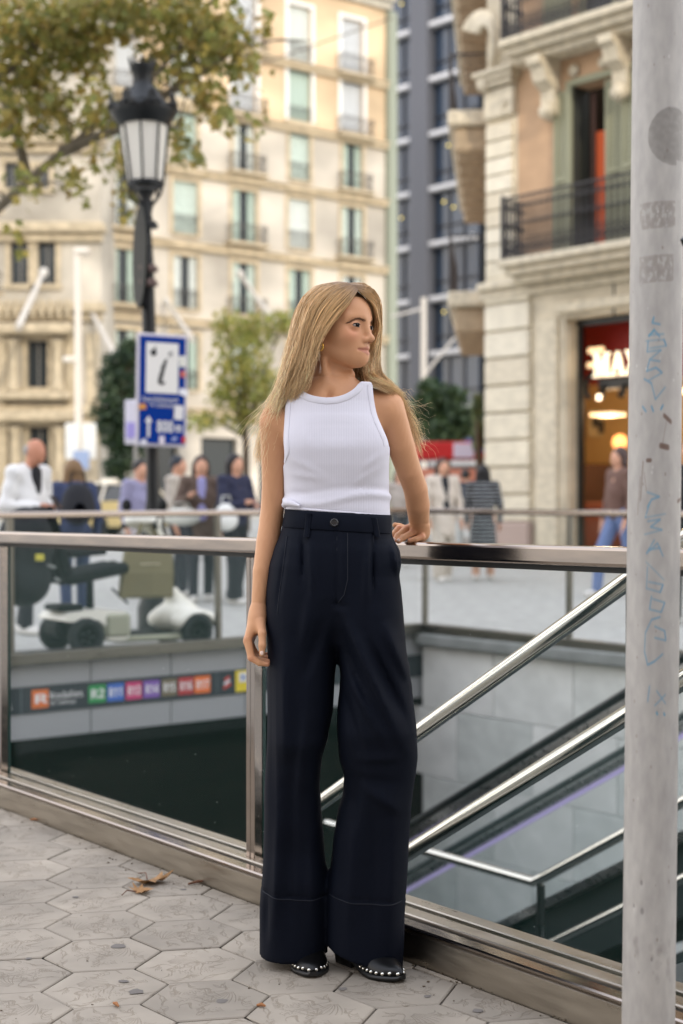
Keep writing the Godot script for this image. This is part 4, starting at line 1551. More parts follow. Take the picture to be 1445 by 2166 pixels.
func skin_colour(p: Vector3) -> Color:
	var base := Color(.575, .30, .160) * (1.0 + .07 * mottle.get_noise_3d(p.x * 9.0, p.y * 9.0, p.z * 9.0) + .05 * mottle.get_noise_3d(p.x * 60.0, p.y * 60.0, p.z * 60.0))
	if p.y < 1.15:
		for k in knuckles:
			var e: float = (p - k).length_squared() / .00009
			if e < 5.0:
				base = base.lerp(Color(.64, .27, .165), .5 * exp(-e))
	var q := (p - head_o) / HS
	var h := Vector3(q.dot(head_f), q.dot(head_u), q.dot(head_l))
	if h.length() < .17:
		# hairline: roots on the scalp
		var line := .071 - .9 * maxf(0.0, .055 - h.x) - 1.1 * maxf(0.0, absf(h.z) - .034)
		if h.y > line and h.y > -.02 and absf(h.z) < .069 or h.x < -.02 and h.y > -.05:
			return Color(.15, .088, .045)
		if h.x > .05:
			var lip := 0.0
			var az := absf(h.z)
			if h.x > .060 and az < .028 and h.y > -.076 and h.y < -.047:
				var top := -.0500 - az * .22 + (.0012 if az < .004 else 0.0)
				var low := -.0722 + az * .46
				lip = smoothstep(top + .0010, top - .0012, h.y) * smoothstep(low - .0012, low + .0012, h.y) * smoothstep(.0275, .0245, az)
			if absf(az - .0062) < .0030 and absf(h.y + .0400) < .0016 and h.x > .086:
				return Color(.22, .09, .055)  # shade of the nostril hollow painted into the skin colour
			var blush := exp(-pow((h.y + .022) / .02, 2) - pow((az - .042) / .02, 2))
			var c := base.lerp(Color(.66, .29, .17), blush * .7)
			var eye := exp(-pow((h.y - .004) / .013, 2) - pow((az - .032) / .017, 2))
			return c.lerp(Color(.46, .22, .125), eye * .5).lerp(Color(.44, .18, .13), lip * .75)
	return base

func on_face(f: float, u: float, l: float, lift := 0.0) -> Vector3:      # the point of the face at that height and side
	var x := .14
	for i in 60:
		var d := head_sdf.d(Vector3(x, u, l))
		if d < lift + .0003:
			break
		x -= maxf(d - lift, .0004)
	return hp(x, u, l)

func woman() -> void:
	var o := thing("person", "blonde woman in a white ribbed tank top and wide navy trousers leaning on the railing", "person", Vector3(-.01, 0, -WD))
	make_head()
	make_torso()
	var arms := arm_sdf()
	var left := hand_hanging()
	var right := hand_on_rail()
	arms_neck = arms
	var ya := V(0, 800).y
	var yw := V(0, 1283, .03).y
	var yr := V(0, 1110, -.165).y
	# each finer piece and the coarser one dive under each other where they meet
	var hd := func(p: Vector3) -> float:
		var d := head_d(p)
		if p.y < ya + .085:
			var n := arms.d(p)
			var h := maxf(.016 - absf(d - n), 0.0) / .016
			d = minf(d, n) - h * h * .016 * .25
		return d + .0024 * smoothstep(-1.0, 1.0, (ya - p.y) / .009)
	var bd := func(p: Vector3) -> float:
		var d := arms.d(p)
		if p.y > ya - .03:
			return d + .0024 * smoothstep(-1.0, 1.0, (p.y - ya) / .009)
		if p.y < yw + .04:
			return d + .0020 * smoothstep(-1.0, 1.0, (yw - p.y) / .009)
		if p.x > .1 and p.y < yr + .04:
			return d + .0020 * smoothstep(-1.0, 1.0, (yr - p.y) / .008)
		return d
	var ld := func(p: Vector3) -> float:
		var d := left.d(p)
		var n := arms.d(p)
		var h := maxf(.012 - absf(d - n), 0.0) / .012
		return minf(d, n) - h * h * .003 + .0020 * smoothstep(-1.0, 1.0, (p.y - yw) / .009)
	var rd := func(p: Vector3) -> float:
		var d := right.d(p)
		var n := arms.d(p)
		var h := maxf(.012 - absf(d - n), 0.0) / .012
		return minf(d, n) - h * h * .003 + .0020 * smoothstep(-1.0, 1.0, (p.y - yr) / .008)
	var pieces := []
	pieces.append(nets(hd, Vector3(head_o.x - .15, V(0, 822).y, head_o.z - .16), hp(-.03, .12, -.02) + Vector3(.15, 0, .16), .0027))
	pieces.append(nets(bd, V(514, 1312, -.25), V(910, 782, .14), .0062))
	pieces.append(nets(ld, P(510, 1418, 3.635), P(582, 1258, 3.50), .0026))
	pieces.append(nets(rd, P(812, 1158, 3.89), P(914, 1088, 3.70), .0026))
	var skin := mat(Color.WHITE, .47)
	skin.vertex_color_use_as_albedo = true
	skin.metallic_specular = .33
	var pore := grain("fine", .05, .80, 1.0)
	skin.roughness_texture = pore
	skin.uv1_triplanar = true
	skin.uv1_scale = Vector3.ONE * 14
	wpart("body", soft_mesh(pieces, skin_colour), skin, o)
	face_parts(o)
	tank_top(o)
	trousers(o)
	shoes(o)
	hair(o)
	nails(o)

var arms_neck: Soft
var mottle := FastNoiseLite.new()
var knuckles: Array = []

func face_parts(o: Node3D) -> void:
	var white := mat(C(158, 149, 141), .35)
	var iris_m := mat(C(30, 18, 12), .5)
	iris_m.metallic_specular = .15
	var pupil_m := mat(C(8, 7, 7), .5)
	pupil_m.metallic_specular = .15
	var lash := mat(C(26, 17, 12), .7)
	var brow_m := mat(C(104, 72, 48), .8)
	var gaze := Vector3(1, -.03, -.24).normalized()
	for k in [-1.0, 1.0]:
		var c := Vector3(.0705, -.0015, k * .0315)
		var R := .0158
		# almond of the open eye
		var sp := func(az: float, el: float, r: float) -> Vector3:
			var v := c + Vector3(cos(el) * cos(az), sin(el), cos(el) * sin(az) ) * Vector3(.96, .92, 1.03) * r
			return hp(v.x, v.y, v.z)
		var a0 := -.96
		var a1 := .96
		var mid = k * .14
		var s := st()
		s.set_smooth_group(0)
		var up := func(t: float) -> float: return .30 * pow(maxf(0.0, 1.0 - pow(absf(t * 2 - 1), 2.2)), .75) + .02 + .06 * (t - .5) * k
		var lo := func(t: float) -> float: return -.22 * pow(maxf(0.0, 1.0 - pow(absf(t * 2 - 1), 2.2)), .85) - .0 + .06 * (t - .5) * k
		var n := 14
		for i in n:
			for j in 5:
				var v := []
				for cc in [[0, 0], [1, 0], [1, 1], [0, 1]]:
					var t := float(i + cc[0]) / n
					var az = mid + lerpf(a0, a1, t)
					v.append(sp.call(az, lerpf(lo.call(t), up.call(t), (j + cc[1]) / 5.0), R))
				quad(s, v[0], v[1], v[2], v[3], head_f)
		var eye := wpart("eye", fin(s), white, o)
		var ga := atan2(gaze.z, gaze.x)
		for ring in [[.43, .00030, iris_m, "iris"], [.2, .0006, pupil_m, "pupil"]]:
			var d := st()
			d.set_smooth_group(0)
			for rr in 4:
				for i in 18:
					var v := []
					for cc in [[0, 0], [1, 0], [1, 1], [0, 1]]:
						var a = TAU * (i + cc[0]) / 18
						var rad: float = ring[0] * (rr + cc[1] + .001) / 4.0
						v.append(sp.call(ga + cos(a) * rad, clampf(.06 + sin(a) * rad, -.19, .285), R + ring[1]))
					quad(d, v[0], v[1], v[2], v[3], head_f)
			wpart(ring[3], fin(d), ring[2], eye)
		var gl := st()
		ball(gl, sp.call(ga - .12, .22, R + .0008), Vector3.ONE * .00045, 5, 6)
		wpart("catch_light", fin(gl), mat(Color.WHITE, .1), eye)
		var ls := st()
		var pu := []
		var pl := []
		for i in 13:
			var t := i / 12.0
			pu.append(sp.call(mid + lerpf(a0 - .05, a1 + .05, t), up.call(t) + .03, R + .0003))
			pl.append(sp.call(mid + lerpf(a0, a1, t), lo.call(t) - .02, R + .0000))
		tube(ls, pu, [.0005, .0011, .0014, .0015, .0015, .0015, .0015, .0015, .0015, .0015, .0014, .0011, .0006], 6)
		tube(ls, pl, [.0003, .0004, .0005, .0005, .0005, .0005, .0005, .0005, .0005, .0005, .0005, .0004, .0003], 5)
		wpart("lashes", fin(ls), lash, o)
		# eyebrow of short hairs
		var bs := st()
		for i in 90:
			var t := rng.randf()
			var l = k * lerpf(.012, .052, t)
			var u: float = .0104 + .0046 * sin(minf(t * 1.1, 1.0) * PI) - maxf(0.0, t - .6) * .016 + rng.randf_range(-.5, .5) * lerpf(.0052, .0022, t)
			var a := on_face(0, u, l, .0004)
			var e := on_face(0, u + lerpf(.0035, -.0012, t), l + k * .0055, .0010)
			tube(bs, [a, e], [.0005, .0002], 4)
		wpart("eyebrow", fin(bs), brow_m, o)
	var gold := steel(C(232, 186, 92), .18)
	var es := st()
	var ring_pts := []
	for i in 17:
		var a := TAU * i / 16
		ring_pts.append(hp(.004 + cos(a) * .0088, -.054 + sin(a) * .0098, -.078))
	tube(es, ring_pts, [.0026], 8, false)
	wpart("earring", fin(es), gold, o)
	var e2 := st()
	ring_pts = []
	for i in 13:
		var a := TAU * i / 12
		ring_pts.append(hp(-.010 + cos(a) * .0052, -.046 + sin(a) * .0062, -.080))
	tube(e2, ring_pts, [.0013], 6, false)
	wpart("earring", fin(e2), gold, o)

func nails(o: Node3D) -> void:
	var m := mat(C(232, 205, 190), .2)
	var spots := [[P(554, 1383, 3.5285), Vector3(.0046, .0060, .0022)], [P(823.5, 1139, 3.7655), Vector3(.0042, .0050, .0016)], [P(833.5, 1143, 3.7505), Vector3(.0040, .0050, .0016)], [P(843.5, 1144.5, 3.7455), Vector3(.0046, .0042, .0016)]]
	for q in spots:
		var s := st()
		ball(s, q[0], q[1], 6, 10)
		wpart("nail", fin(s), m, o)

# ---------------------------------------------------------------- tank top
var top_rows: Array
var neck_poly: PackedVector2Array
var arm_l: PackedVector2Array
var arm_r: PackedVector2Array

func smooth_line(pts: Array, step := 6) -> PackedVector2Array:
	var c := Curve2D.new()
	for i in pts.size():
		var a: Vector2 = pts[maxi(i - 1, 0)]
		var b: Vector2 = pts[mini(i + 1, pts.size() - 1)]
		c.add_point(pts[i], -(b - a) / 6, (b - a) / 6)
	return c.tessellate_even_length(6, .011)

func xy(px: float, py: float) -> Vector2:
	var v := V(px, py, .05)
	return Vector2(v.x, v.y)

func poly_d(poly: PackedVector2Array, p: Vector2) -> float:       # signed distance, negative inside
	var best := 1e9
	var inside := false
	var n := poly.size()
	var j := n - 1
	for i in n:
		var a := poly[i]
		var b := poly[j]
		var e := b - a
		var w := p - a
		var t := clampf(w.dot(e) / maxf(e.length_squared(), 1e-12), 0, 1)
		best = minf(best, (w - e * t).length_squared())
		if (a.y > p.y) != (b.y > p.y) and p.x < (b.x - a.x) * (p.y - a.y) / (b.y - a.y) + a.x:
			inside = not inside
		j = i
	return -sqrt(best) if inside else sqrt(best)

func top_d(p: Vector3) -> float:
	var i := int(clampf((-(p.y - V(0, 800).y) * PX) / 2.0, 0, top_rows.size() - 1))
	var r: PackedFloat32Array = top_rows[i]
	var q := Vector2((p.x - r[0]) / r[1], (p.z + WD - r[2]) / r[3])
	var m := pow(pow(absf(q.x), 2.3) + pow(absf(q.y), 2.3), 1.0 / 2.3)
	var d := (m - 1.0) * minf(r[1], r[3])
	var t := torso_sdf.d(p) - .0045
	var h := maxf(.03 - absf(d - t), 0.0) / .03
	d = minf(d, t) - h * h * .03 * .25
	# soft folds: a roll above the hem, pulls from the bust and the side
	var fx := p.x
	var fy := p.y
	if p.z > -WD:
		d -= .0045 * exp(-pow((fy - (V(0, 1058).y + .012 * sin(fx * 20.0))) / .010, 2))
		d += .0030 * exp(-pow((fy - (V(0, 1043).y + .010 * sin(fx * 16.0 + 1.0))) / .009, 2))
		for f in top_folds:
			var a: Vector2 = f[0]
			var e: Vector2 = f[1] - a
			var w := Vector2(fx, fy) - a
			var tt := clampf(w.dot(e) / e.length_squared(), 0, 1)
			var dist := (w - e * tt).length()
			d -= f[2] * exp(-pow(dist / f[3], 2)) * sin(PI * clampf(tt, .08, .92))
	return d

var top_folds := []

func top_cut(p: Vector3) -> float:
	var q := Vector2(p.x, p.y)
	var hem := V(0, 1079).y + (V(0, 1096).y - V(0, 1079).y) * clampf((p.x - V(605, 0).x) / .255, 0, 1)
	var d := maxf(hem - p.y, p.y - V(0, 812).y)
	d = maxf(d, -poly_d(neck_poly, q))
	d = maxf(d, -poly_d(arm_l, q))
	return maxf(d, -poly_d(arm_r, q))

func tank_top(o: Node3D) -> void:
	var raw := [[800, 604, 800, .0, .06], [850, 603, 806, .0, .072], [900, 602, 812, .005, .088], [950, 603, 818, .01, .10], [985, 606, 819, .008, .098], [1030, 606, 820, .003, .092], [1060, 604, 822, .0, .096], [1080, 604, 824, .0, .100], [1100, 602, 827, .0, .100]]
	var rows := []
	for r in raw:
		var a := V(r[1], r[0]).x
		var b := V(r[2], r[0]).x
		rows.append([r[0], (a + b) / 2, (b - a) / 2, r[3], r[4]])
	top_rows = table(rows, 800, 1104)
	top_folds = [[xy(606, 1002), xy(700, 1020), .0028, .008], [xy(610, 968), xy(690, 1012), .0024, .007], [xy(818, 955), xy(760, 1000), .0026, .009], [xy(812, 985), xy(735, 1035), .0022, .008], [xy(640, 905), xy(655, 960), .0016, .010], [xy(606, 1040), xy(650, 1046), -.0022, .006]]
	neck_poly = smooth_line([Vector2(xy(618, 780)), xy(630, 812), xy(640, 829), xy(660, 840), xy(690, 845), xy(718, 842), xy(742, 831), xy(758, 815), xy(768, 790), xy(770, 770)])
	neck_poly.append(xy(700, 700))
	arm_l = smooth_line([xy(612, 780), xy(606, 840), xy(603, 880), xy(601, 930), xy(603, 962), xy(601, 985)])
	arm_l.append_array([xy(560, 1000), xy(540, 780)])
	arm_r = smooth_line([xy(787, 780), xy(788, 820), xy(791, 850), xy(797, 880), xy(807, 905), xy(818, 930), xy(822, 945)])
	arm_r.append_array([xy(900, 960), xy(900, 780)])
	var f := func(p: Vector3) -> float:
		var c := top_cut(p)
		if c > .06: return c
		return maxf(top_d(p), c)
	var cloth := mat(C(208, 206, 214), .9)
	var rib := Image.create(256, 8, false, Image.FORMAT_L8)
	for x in 256:
		for y in 8:
			var w := .5 + .5 * sin(x / 256.0 * TAU * 32.0)
			rib.set_pixel(x, y, Color.from_hsv(0, 0, .55 + .45 * w))
	cloth.heightmap_enabled = true
	cloth.heightmap_texture = ImageTexture.create_from_image(rib)
	cloth.heightmap_scale = .05
	cloth.uv1_triplanar = true
	cloth.uv1_triplanar_sharpness = 6.0
	cloth.uv1_scale = Vector3(7.5, 7.5, 7.5)
	cloth.rim_enabled = true
	cloth.rim = .25
	var t := wpart("tank_top", soft_mesh([nets(f, V(594, 1104, -.13), V(834, 800, .15), .0052)]), cloth, o)
	var plain_cloth := mat(C(210, 208, 216), .9)
	for e in [["neckline_band", neck_poly, 1, neck_poly.size() - 1, .0165], ["armhole_band", arm_l, 0, arm_l.size() - 2, .013], ["armhole_band", arm_r, 0, arm_r.size() - 2, .013]]:
		var line: PackedVector2Array = e[1]
		var rings := []
		for i in range(e[2], e[3]):
			var a := line[i]
			if a.y > V(0, 814.5).y or a.y < V(0, 985).y:
				continue
			var dir := (line[mini(i + 1, e[3] - 1)] - line[maxi(i - 1, e[2])]).normalized()
			var nn := Vector2(-dir.y, dir.x)
			if poly_d(line, a + nn * .003) < 0: nn = -nn
			var ring := PackedVector3Array()
			var wf := clampf((a.y - V(0, 987).y) / .03, .15, 1.0)
			for c in [[-.0008, -.004], [-.0008, .0004], [.0012, .0015], [e[4] * .5 * wf, .0017], [(e[4] - .0015) * wf, .0014], [e[4] * wf, .0002], [e[4] * wf, -.004]]:
				var q: Vector2 = a + nn * c[0]
				ring.append(Vector3(q.x, q.y, cloth_z(q) + c[1]))
			rings.append(ring)
		if rings.size() > 1:
			var s := st()
			loft(s, rings)
			wpart(e[0], fin(s), plain_cloth, t)
	var hem := st()
	var hr := []
	for i in 30:
		var x := lerpf(V(606, 0).x, V(823, 0).x, i / 29.0)
		var y := V(0, 1079).y + (V(0, 1096).y - V(0, 1079).y) * i / 29.0 + .003
		var z := cloth_z(Vector2(x, y + .004))
		var ring := PackedVector3Array()
		for k in 8:
			var a := TAU * k / 8
			ring.append(Vector3(x, y + sin(a) * .0035, z - .001 + cos(a) * .0032))
		hr.append(ring)
	loft(hem, hr)
	wpart("hem", fin(hem), plain_cloth, t)
	var tuck := st()
	tube(tuck, [V(603, 1070, .02), V(606, 1064, .05), V(616, 1066, .075), V(634, 1072, .09)], [.009, .0105, .0085, .003], 10)
	wpart("rolled_tuck", fin(tuck), plain_cloth, t)

func cloth_z(q: Vector2) -> float:
	var z := .16 - WD
	for i in 70:
		var d := top_d(Vector3(q.x, q.y, z))
		if d < .0003 or z < -WD - .08:
			break
		z -= maxf(d * .8, .0006)
	return z

# ---------------------------------------------------------------- trousers
var leg_l: Array
var leg_r: Array
var creases := []

func section(r: PackedFloat32Array, p: Vector3) -> float:
	var q := Vector2((p.x - r[0]) / r[1], (p.z + WD - r[2]) / r[3])
	var m := pow(pow(absf(q.x), 2.4) + pow(absf(q.y), 2.4), 1.0 / 2.4)
	return (m - 1.0) * minf(r[1], r[3])

func trousers_d(p: Vector3) -> float:
	var i := int(clampf((-(p.y - V(0, 1070).y) * PX) / 2.0, 0, leg_l.size() - 1))
	var a := section(leg_l[i], p)
	var b := section(leg_r[i], p)
	var k := .02
	var h := maxf(k - absf(a - b), 0.0) / k
	var d := minf(a, b) - h * h * k * .25
	if d < .06 and d > -.06 and p.z > -WD - .06:
		for f in creases:
			var c: Vector2 = f[0]
			var e: Vector2 = f[1]
			var w := Vector2(p.x, p.y) - c
			var t := clampf(w.dot(e) / f[4], 0, 1)
			var u = (w - e * t).length() / f[3]
			if not f[5] and w.cross(e) * f[2] > 0.0: u *= 1.9
			if u < 2.4:
				d -= f[2] * exp(-u * u) * (1.0 if f[5] else sin(PI * clampf(t, .06, .94)))
		d -= .0016 * sin(p.x * 41.0 + p.y * 9.0 + sin(p.y * 13.0) * 1.4) * clampf((V(0, 1250).y - p.y) * 3.0, 0, 1)
	elif d < .06 and d > -.06:
		d -= .003 * sin(p.x * 38.0 + p.y * 7.0)
	var low := V(0, 2034, .0).y if a < b else V(0, 2006 + clampf((p.x - V(692, 0).x) / .19, 0, 1) * 50.0).y
	return maxf(d, maxf(low - p.y, p.y - V(0, 1079).y - clampf((p.x - V(604, 0).x) / .26, 0, 1) * -.0145))

func trousers(o: Node3D) -> void:
	var L := [[1070, 606, 820, .0, .100], [1115, 598, 822, .002, .106], [1135, 590, 818, .004, .110], [1165, 578, 806, .006, .116], [1200, 568, 792, .006, .120], [1250, 562, 772, .005, .122], [1300, 561, 748, .004, .120], [1350, 563, 722, .0, .116], [1376, 564, 712, .0, .114], [1440, 562, 708, .0, .112], [1500, 562, 704, .0, .110], [1560, 561, 695, .0, .108], [1610, 560, 681, -.015, .100], [1660, 560, 675, -.025, .100], [1720, 559, 679, -.035, .100], [1800, 557, 685, -.05, .098], [1860, 555, 690, -.045, .096], [1890, 551, 692, -.048, .095], [1930, 549, 691, -.053, .095], [2040, 547, 691, -.060, .095]]
	var Rr := [[1070, 612, 826, .0, .100], [1115, 606, 826, .002, .106], [1135, 612, 830, .004, .110], [1165, 622, 846, .006, .116], [1190, 630, 849, .006, .119], [1215, 638, 844, .006, .121], [1250, 655, 850, .005, .123], [1300, 680, 854, .006, .124], [1350, 702, 858, .008, .124], [1376, 713, 859, .01, .122], [1420, 720, 865, .012, .120], [1470, 717, 873, .014, .118], [1540, 713, 881, .018, .116], [1600, 716, 883, .005, .108], [1640, 726, 880, .0, .105], [1680, 725, 875, -.006, .102], [1720, 716, 870, -.014, .100], [1780, 706, 865, -.020, .098], [1830, 702, 863, -.024, .098], [1890, 693, 860, -.027, .098], [1950, 693, 856, -.030, .098], [2062, 693, 852, -.034, .098]]
	for side in 2:
		var rows := []
		for r in [L, Rr][side]:
			var a := V(r[1], r[0], r[3] + .02).x
			var b := V(r[2], r[0], r[3] + .02).x
			rows.append([r[0], (a + b) / 2, (b - a) / 2, r[3], r[4]])
		if side == 0: leg_l = table(rows, 1070, 2064)
		else: leg_r = table(rows, 1070, 2064)
	var folds := [
		[610, 1143, 588, 1300, -.0035, 5, 0], [643, 1128, 642, 1235, -.0075, 5, 0], [656, 1130, 662, 1280, .0065, 10, 0], [713, 1120, 713, 1274, -.0028, 4, 1], [722, 1130, 724, 1270, .0020, 8, 0],
		[789, 1131, 789, 1275, -.0075, 5, 0], [776, 1132, 770, 1290, .0060, 10, 0], [828, 1150, 842, 1225, .0060, 9, 0], [700, 1270, 738, 1283, -.0040, 7, 0],
		[722, 1290, 850, 1575, .0105, 15, 0], [716, 1310, 790, 1520, -.0075, 13, 0], [770, 1330, 862, 1530, -.0085, 14, 0], [735, 1420, 812, 1570, .0090, 13, 0], [724, 1440, 770, 1600, -.0060, 12, 0],
		[800, 1300, 868, 1450, .0080, 15, 0], [745, 1600, 858, 1598, .0045, 14, 0], [742, 1640, 866, 1652, -.0030, 18, 0], [770, 1660, 850, 1720, .0060, 15, 0],
		[660, 1240, 640, 1380, .0060, 18, 0], [690, 1290, 640, 1450, -.0060, 16, 0], [600, 1330, 606, 1640, .0055, 17, 0], [650, 1480, 632, 1700, .0060, 16, 0], [575, 1360, 578, 1760, -.0045, 14, 0], [618, 1600, 612, 1980, -.0060, 18, 0], [590, 1700, 578, 1990, .0065, 15, 0], [655, 1720, 660, 1990, .0050, 16, 0], [566, 1880, 562, 2020, -.0050, 9, 0],
		[745, 1720, 735, 1990, .0060, 18, 0], [790, 1700, 790, 2010, -.0055, 20, 0], [830, 1680, 825, 2020, .0060, 17, 0], [765, 1620, 742, 1760, -.0045, 13, 0],
		[552, 1896, 692, 1908, -.0022, 3.2, 1], [693, 1898, 860, 1910, -.0022, 3.2, 1]]
	for f in folds:
		var a := xy(f[0], f[1])
		var b := xy(f[2], f[3])
		creases.append([a, b - a, f[4] * 1.5, f[5] / PX, (b - a).length_squared(), f[6] == 1])
	var navy := mat(C(10, 16, 29), .74)
	navy.metallic_specular = .24
	var weave := grain("fine", .05, .80, 1.0)
	navy.albedo_texture = weave
	navy.uv1_triplanar = true
	navy.uv1_scale = Vector3.ONE * 9
	var t := wpart("trousers", soft_mesh([nets(trousers_d, V(536, 2066, -.16), V(896, 1072, .165), .006, .024)]), navy, o)
	var front := func(q: Vector2) -> float:
		var z := .18 - WD
		for i in 80:
			var d := trousers_d(Vector3(q.x, q.y, z))
			if d < .0004: break
			z -= maxf(d * .7, .0008)
		return z
	var thread := mat(C(12, 18, 30), .8)
	# waistband, belt loops, button, fly
	var rings := []
	for i in 41:
		var px := lerpf(601, 826, i / 40.0)
		var ring := PackedVector3Array()
		var top := 1080.0 + 15.0 * (px - 604) / 222.0
		var low := 1117.0 + 14.0 * (px - 600) / 226.0
		for c in [[low + 3, -.006], [low, .0025], [low - 2, .0036], [lerpf(low, top, .5), .0042], [top + 3, .0036], [top - 1, .001], [top - 1, -.01]]:
			var q := xy(px, c[0])
			ring.append(Vector3(q.x, q.y, front.call(Vector2(q.x, minf(q.y, xy(px, top + 6).y))) + c[1]))
		rings.append(ring)
	var ws := st()
	loft(ws, rings)
	var wb := wpart("waistband", fin(ws), navy, t)
	for l in [[655, 650, 13], [790, 797, 13]]:
		var rs := []
		for i in 8:
			var py := lerpf(1085.0 + (l[0] - 604) * .065, 1137.0, i / 7.0)
			var px := lerpf(l[0], l[1], i / 7.0)
			var ring := PackedVector3Array()
			for c in [[-.5, .002], [-.4, .0085], [.4, .0085], [.5, .002]]:
				var q := xy(px + c[0] * l[2], py)
				ring.append(Vector3(q.x, q.y, front.call(xy(px, maxf(py, 1098))) + c[1]))
			rs.append(ring)
		var ls := st()
		loft(ls, rs)
		wpart("belt_loop", fin(ls), navy, wb)
	for line in [[[608, 1136], [600, 1200], [592, 1260], [588, 1304]], [[643, 1130], [643, 1222]], [[789, 1133], [788, 1268]], [[713, 1128], [713, 1270]], [[735, 1128], [735, 1225], [728, 1256], [714, 1275]], [[553, 1899], [600, 1906], [650, 1909], [688, 1909]], [[697, 1901], [750, 1909], [810, 1913], [856, 1911]], [[828, 1134], [842, 1166], [846, 1200]]]:
		var pts := []
		for i in line.size() - 1:
			for k in 8:
				var a := Vector2(line[i][0], line[i][1]).lerp(Vector2(line[i + 1][0], line[i + 1][1]), k / 8.0)
				var q := xy(a.x, a.y)
				pts.append(Vector3(q.x, q.y, front.call(q) + .0004))
		var ss := st()
		tube(ss, pts, [.0011], 5)
		wpart("seam", fin(ss), thread, t)
	var bq := xy(707.5, 1107)
	var bt := Transform3D(Basis(Vector3.RIGHT, PI / 2), Vector3(bq.x, bq.y, front.call(bq) + .004))
	var bs := st()
	lathe(bs, [Vector2(.004, .0022), Vector2(.0072, .0022), Vector2(.0082, .0042), Vector2(.0098, .004), Vector2(.0105, .0018), Vector2(.0100, 0)], 22, bt)
	var btn := wpart("button", fin(bs), mat(C(46, 44, 44), .25), wb)
	var hs := st()
	for q in [[-1, -1], [1, -1], [1, 1], [-1, 1]]:
		ball(hs, bt * Vector3(q[0] * .0022, .0022, q[1] * .0022), Vector3.ONE * .0009, 4, 6)
	wpart("button_hole", fin(hs), mat(C(14, 13, 13), .6), btn)

# ---------------------------------------------------------------- studded boots
func shoes(o: Node3D) -> void:
	var leather := mat(C(9, 9, 10), .36)
	leather.metallic_specular = .4
	var sole := mat(C(12, 12, 12), .5)
	var stud := steel(C(216, 214, 205), .2)
	var specs := [[P(662, 2073, 3.545), Vector3(-.099, 0, -3.765)], [P(851, 2079, 3.518), Vector3(.004, 0, -3.700)]]
	for e in specs:
		var toe: Vector3 = e[0]
		toe.y = 0
		var heel: Vector3 = e[1]
		var ax := (toe - heel)
		var len := ax.length()
		ax /= len
		var sd := ax.cross(Vector3.UP).normalized()
		# outline from heel (t=0) to the pointed toe (t=1): half width, upper height, sole bottom
		var prof := [[0.0, .022, .10, .042], [.08, .030, .105, .040], [.25, .033, .11, .030], [.42, .036, .085, .012], [.58, .043, .066, .003], [.70, .045, .053, .002], [.80, .039, .045, .003], [.88, .029, .040, .004], [.94, .0185, .037, .005], [.98, .0095, .031, .007], [1.0, .004, .025, .010]]
		var rings := []
		var srings := []
		for q in prof:
			var c: Vector3 = heel + ax * len * q[0]
			var ring := PackedVector3Array()
			for k in 16:
				var a := PI * k / 15
				ring.append(c + sd * cos(a) * q[1] + Vector3.UP * (q[3] + .011 + pow(sin(a), .75) * (q[2] - q[3] - .011)))
			rings.append(ring)
			var sr := PackedVector3Array()
			for k in [[-1, 0], [1, 0], [1, 1], [-1, 1]]:
				sr.append(c + ax * (.003 if q[0] > .9 else 0.0) + sd * k[0] * (q[1] + .0035) + Vector3.UP * (q[3] + k[1] * .0105))
			srings.append(sr)
		var s := st()
		loft(s, rings)
		var shoe := wpart("boot", fin(s), leather, o)
		var s2 := st()
		loft(s2, srings)
		wpart("sole", fin(s2), sole, shoe)
		var s3 := st()
		var hb := heel + ax * .035
		loft(s3, [ring4(hb, ax, sd, .031, .027, 0.0), ring4(hb - ax * .004, ax, sd, .035, .030, .046)], true, false)
		wpart("heel", fin(s3), sole, shoe)
		var sh := st()
		tube(sh, [heel + ax * .06 + Vector3.UP * .05, heel + ax * .05 + Vector3.UP * .15], [.038, .038], 14)
		wpart("shaft", fin(sh), leather, shoe)
		var sm := st()
		lathe(sm, [Vector2(.0049, 0), Vector2(.0047, .0012), Vector2(.0030, .0030), Vector2(.0010, .0036)], 12)
		var mesh := fin(sm)
		for side in [-1.0, 1.0]:
			for i in 8:
				var t := .50 + .475 * i / 7.0
				var j := 0
				while prof[j + 1][0] < t: j += 1
				var w := inverse_lerp(prof[j][0], prof[j + 1][0], t)
				var hw: float = lerpf(prof[j][1], prof[j + 1][1], w)
				var dw: float = (prof[j + 1][1] - prof[j][1]) / ((prof[j + 1][0] - prof[j][0]) * len)
				var out = (sd * side - ax * dw).normalized()
				var at = heel + ax * len * t + sd * side * (hw - .001) + Vector3.UP * (.0195 + (.003 if t > .9 else 0.0))
				var up = (out + Vector3.UP * .25).normalized()
				var xx := ax.slide(up).normalized()
				part("stud", mesh, stud, shoe, shoe.global_transform.affine_inverse() * Transform3D(Basis(xx, up, xx.cross(up)), at))

func ring4(c: Vector3, ax: Vector3, sd: Vector3, l: float, w: float, y: float) -> PackedVector3Array:
	var r := PackedVector3Array()
	for k in [[-1, -1], [1, -1], [1, 1], [-1, 1]]:
		r.append(c + ax * k[0] * l + sd * k[1] * w + Vector3.UP * y)
	return r

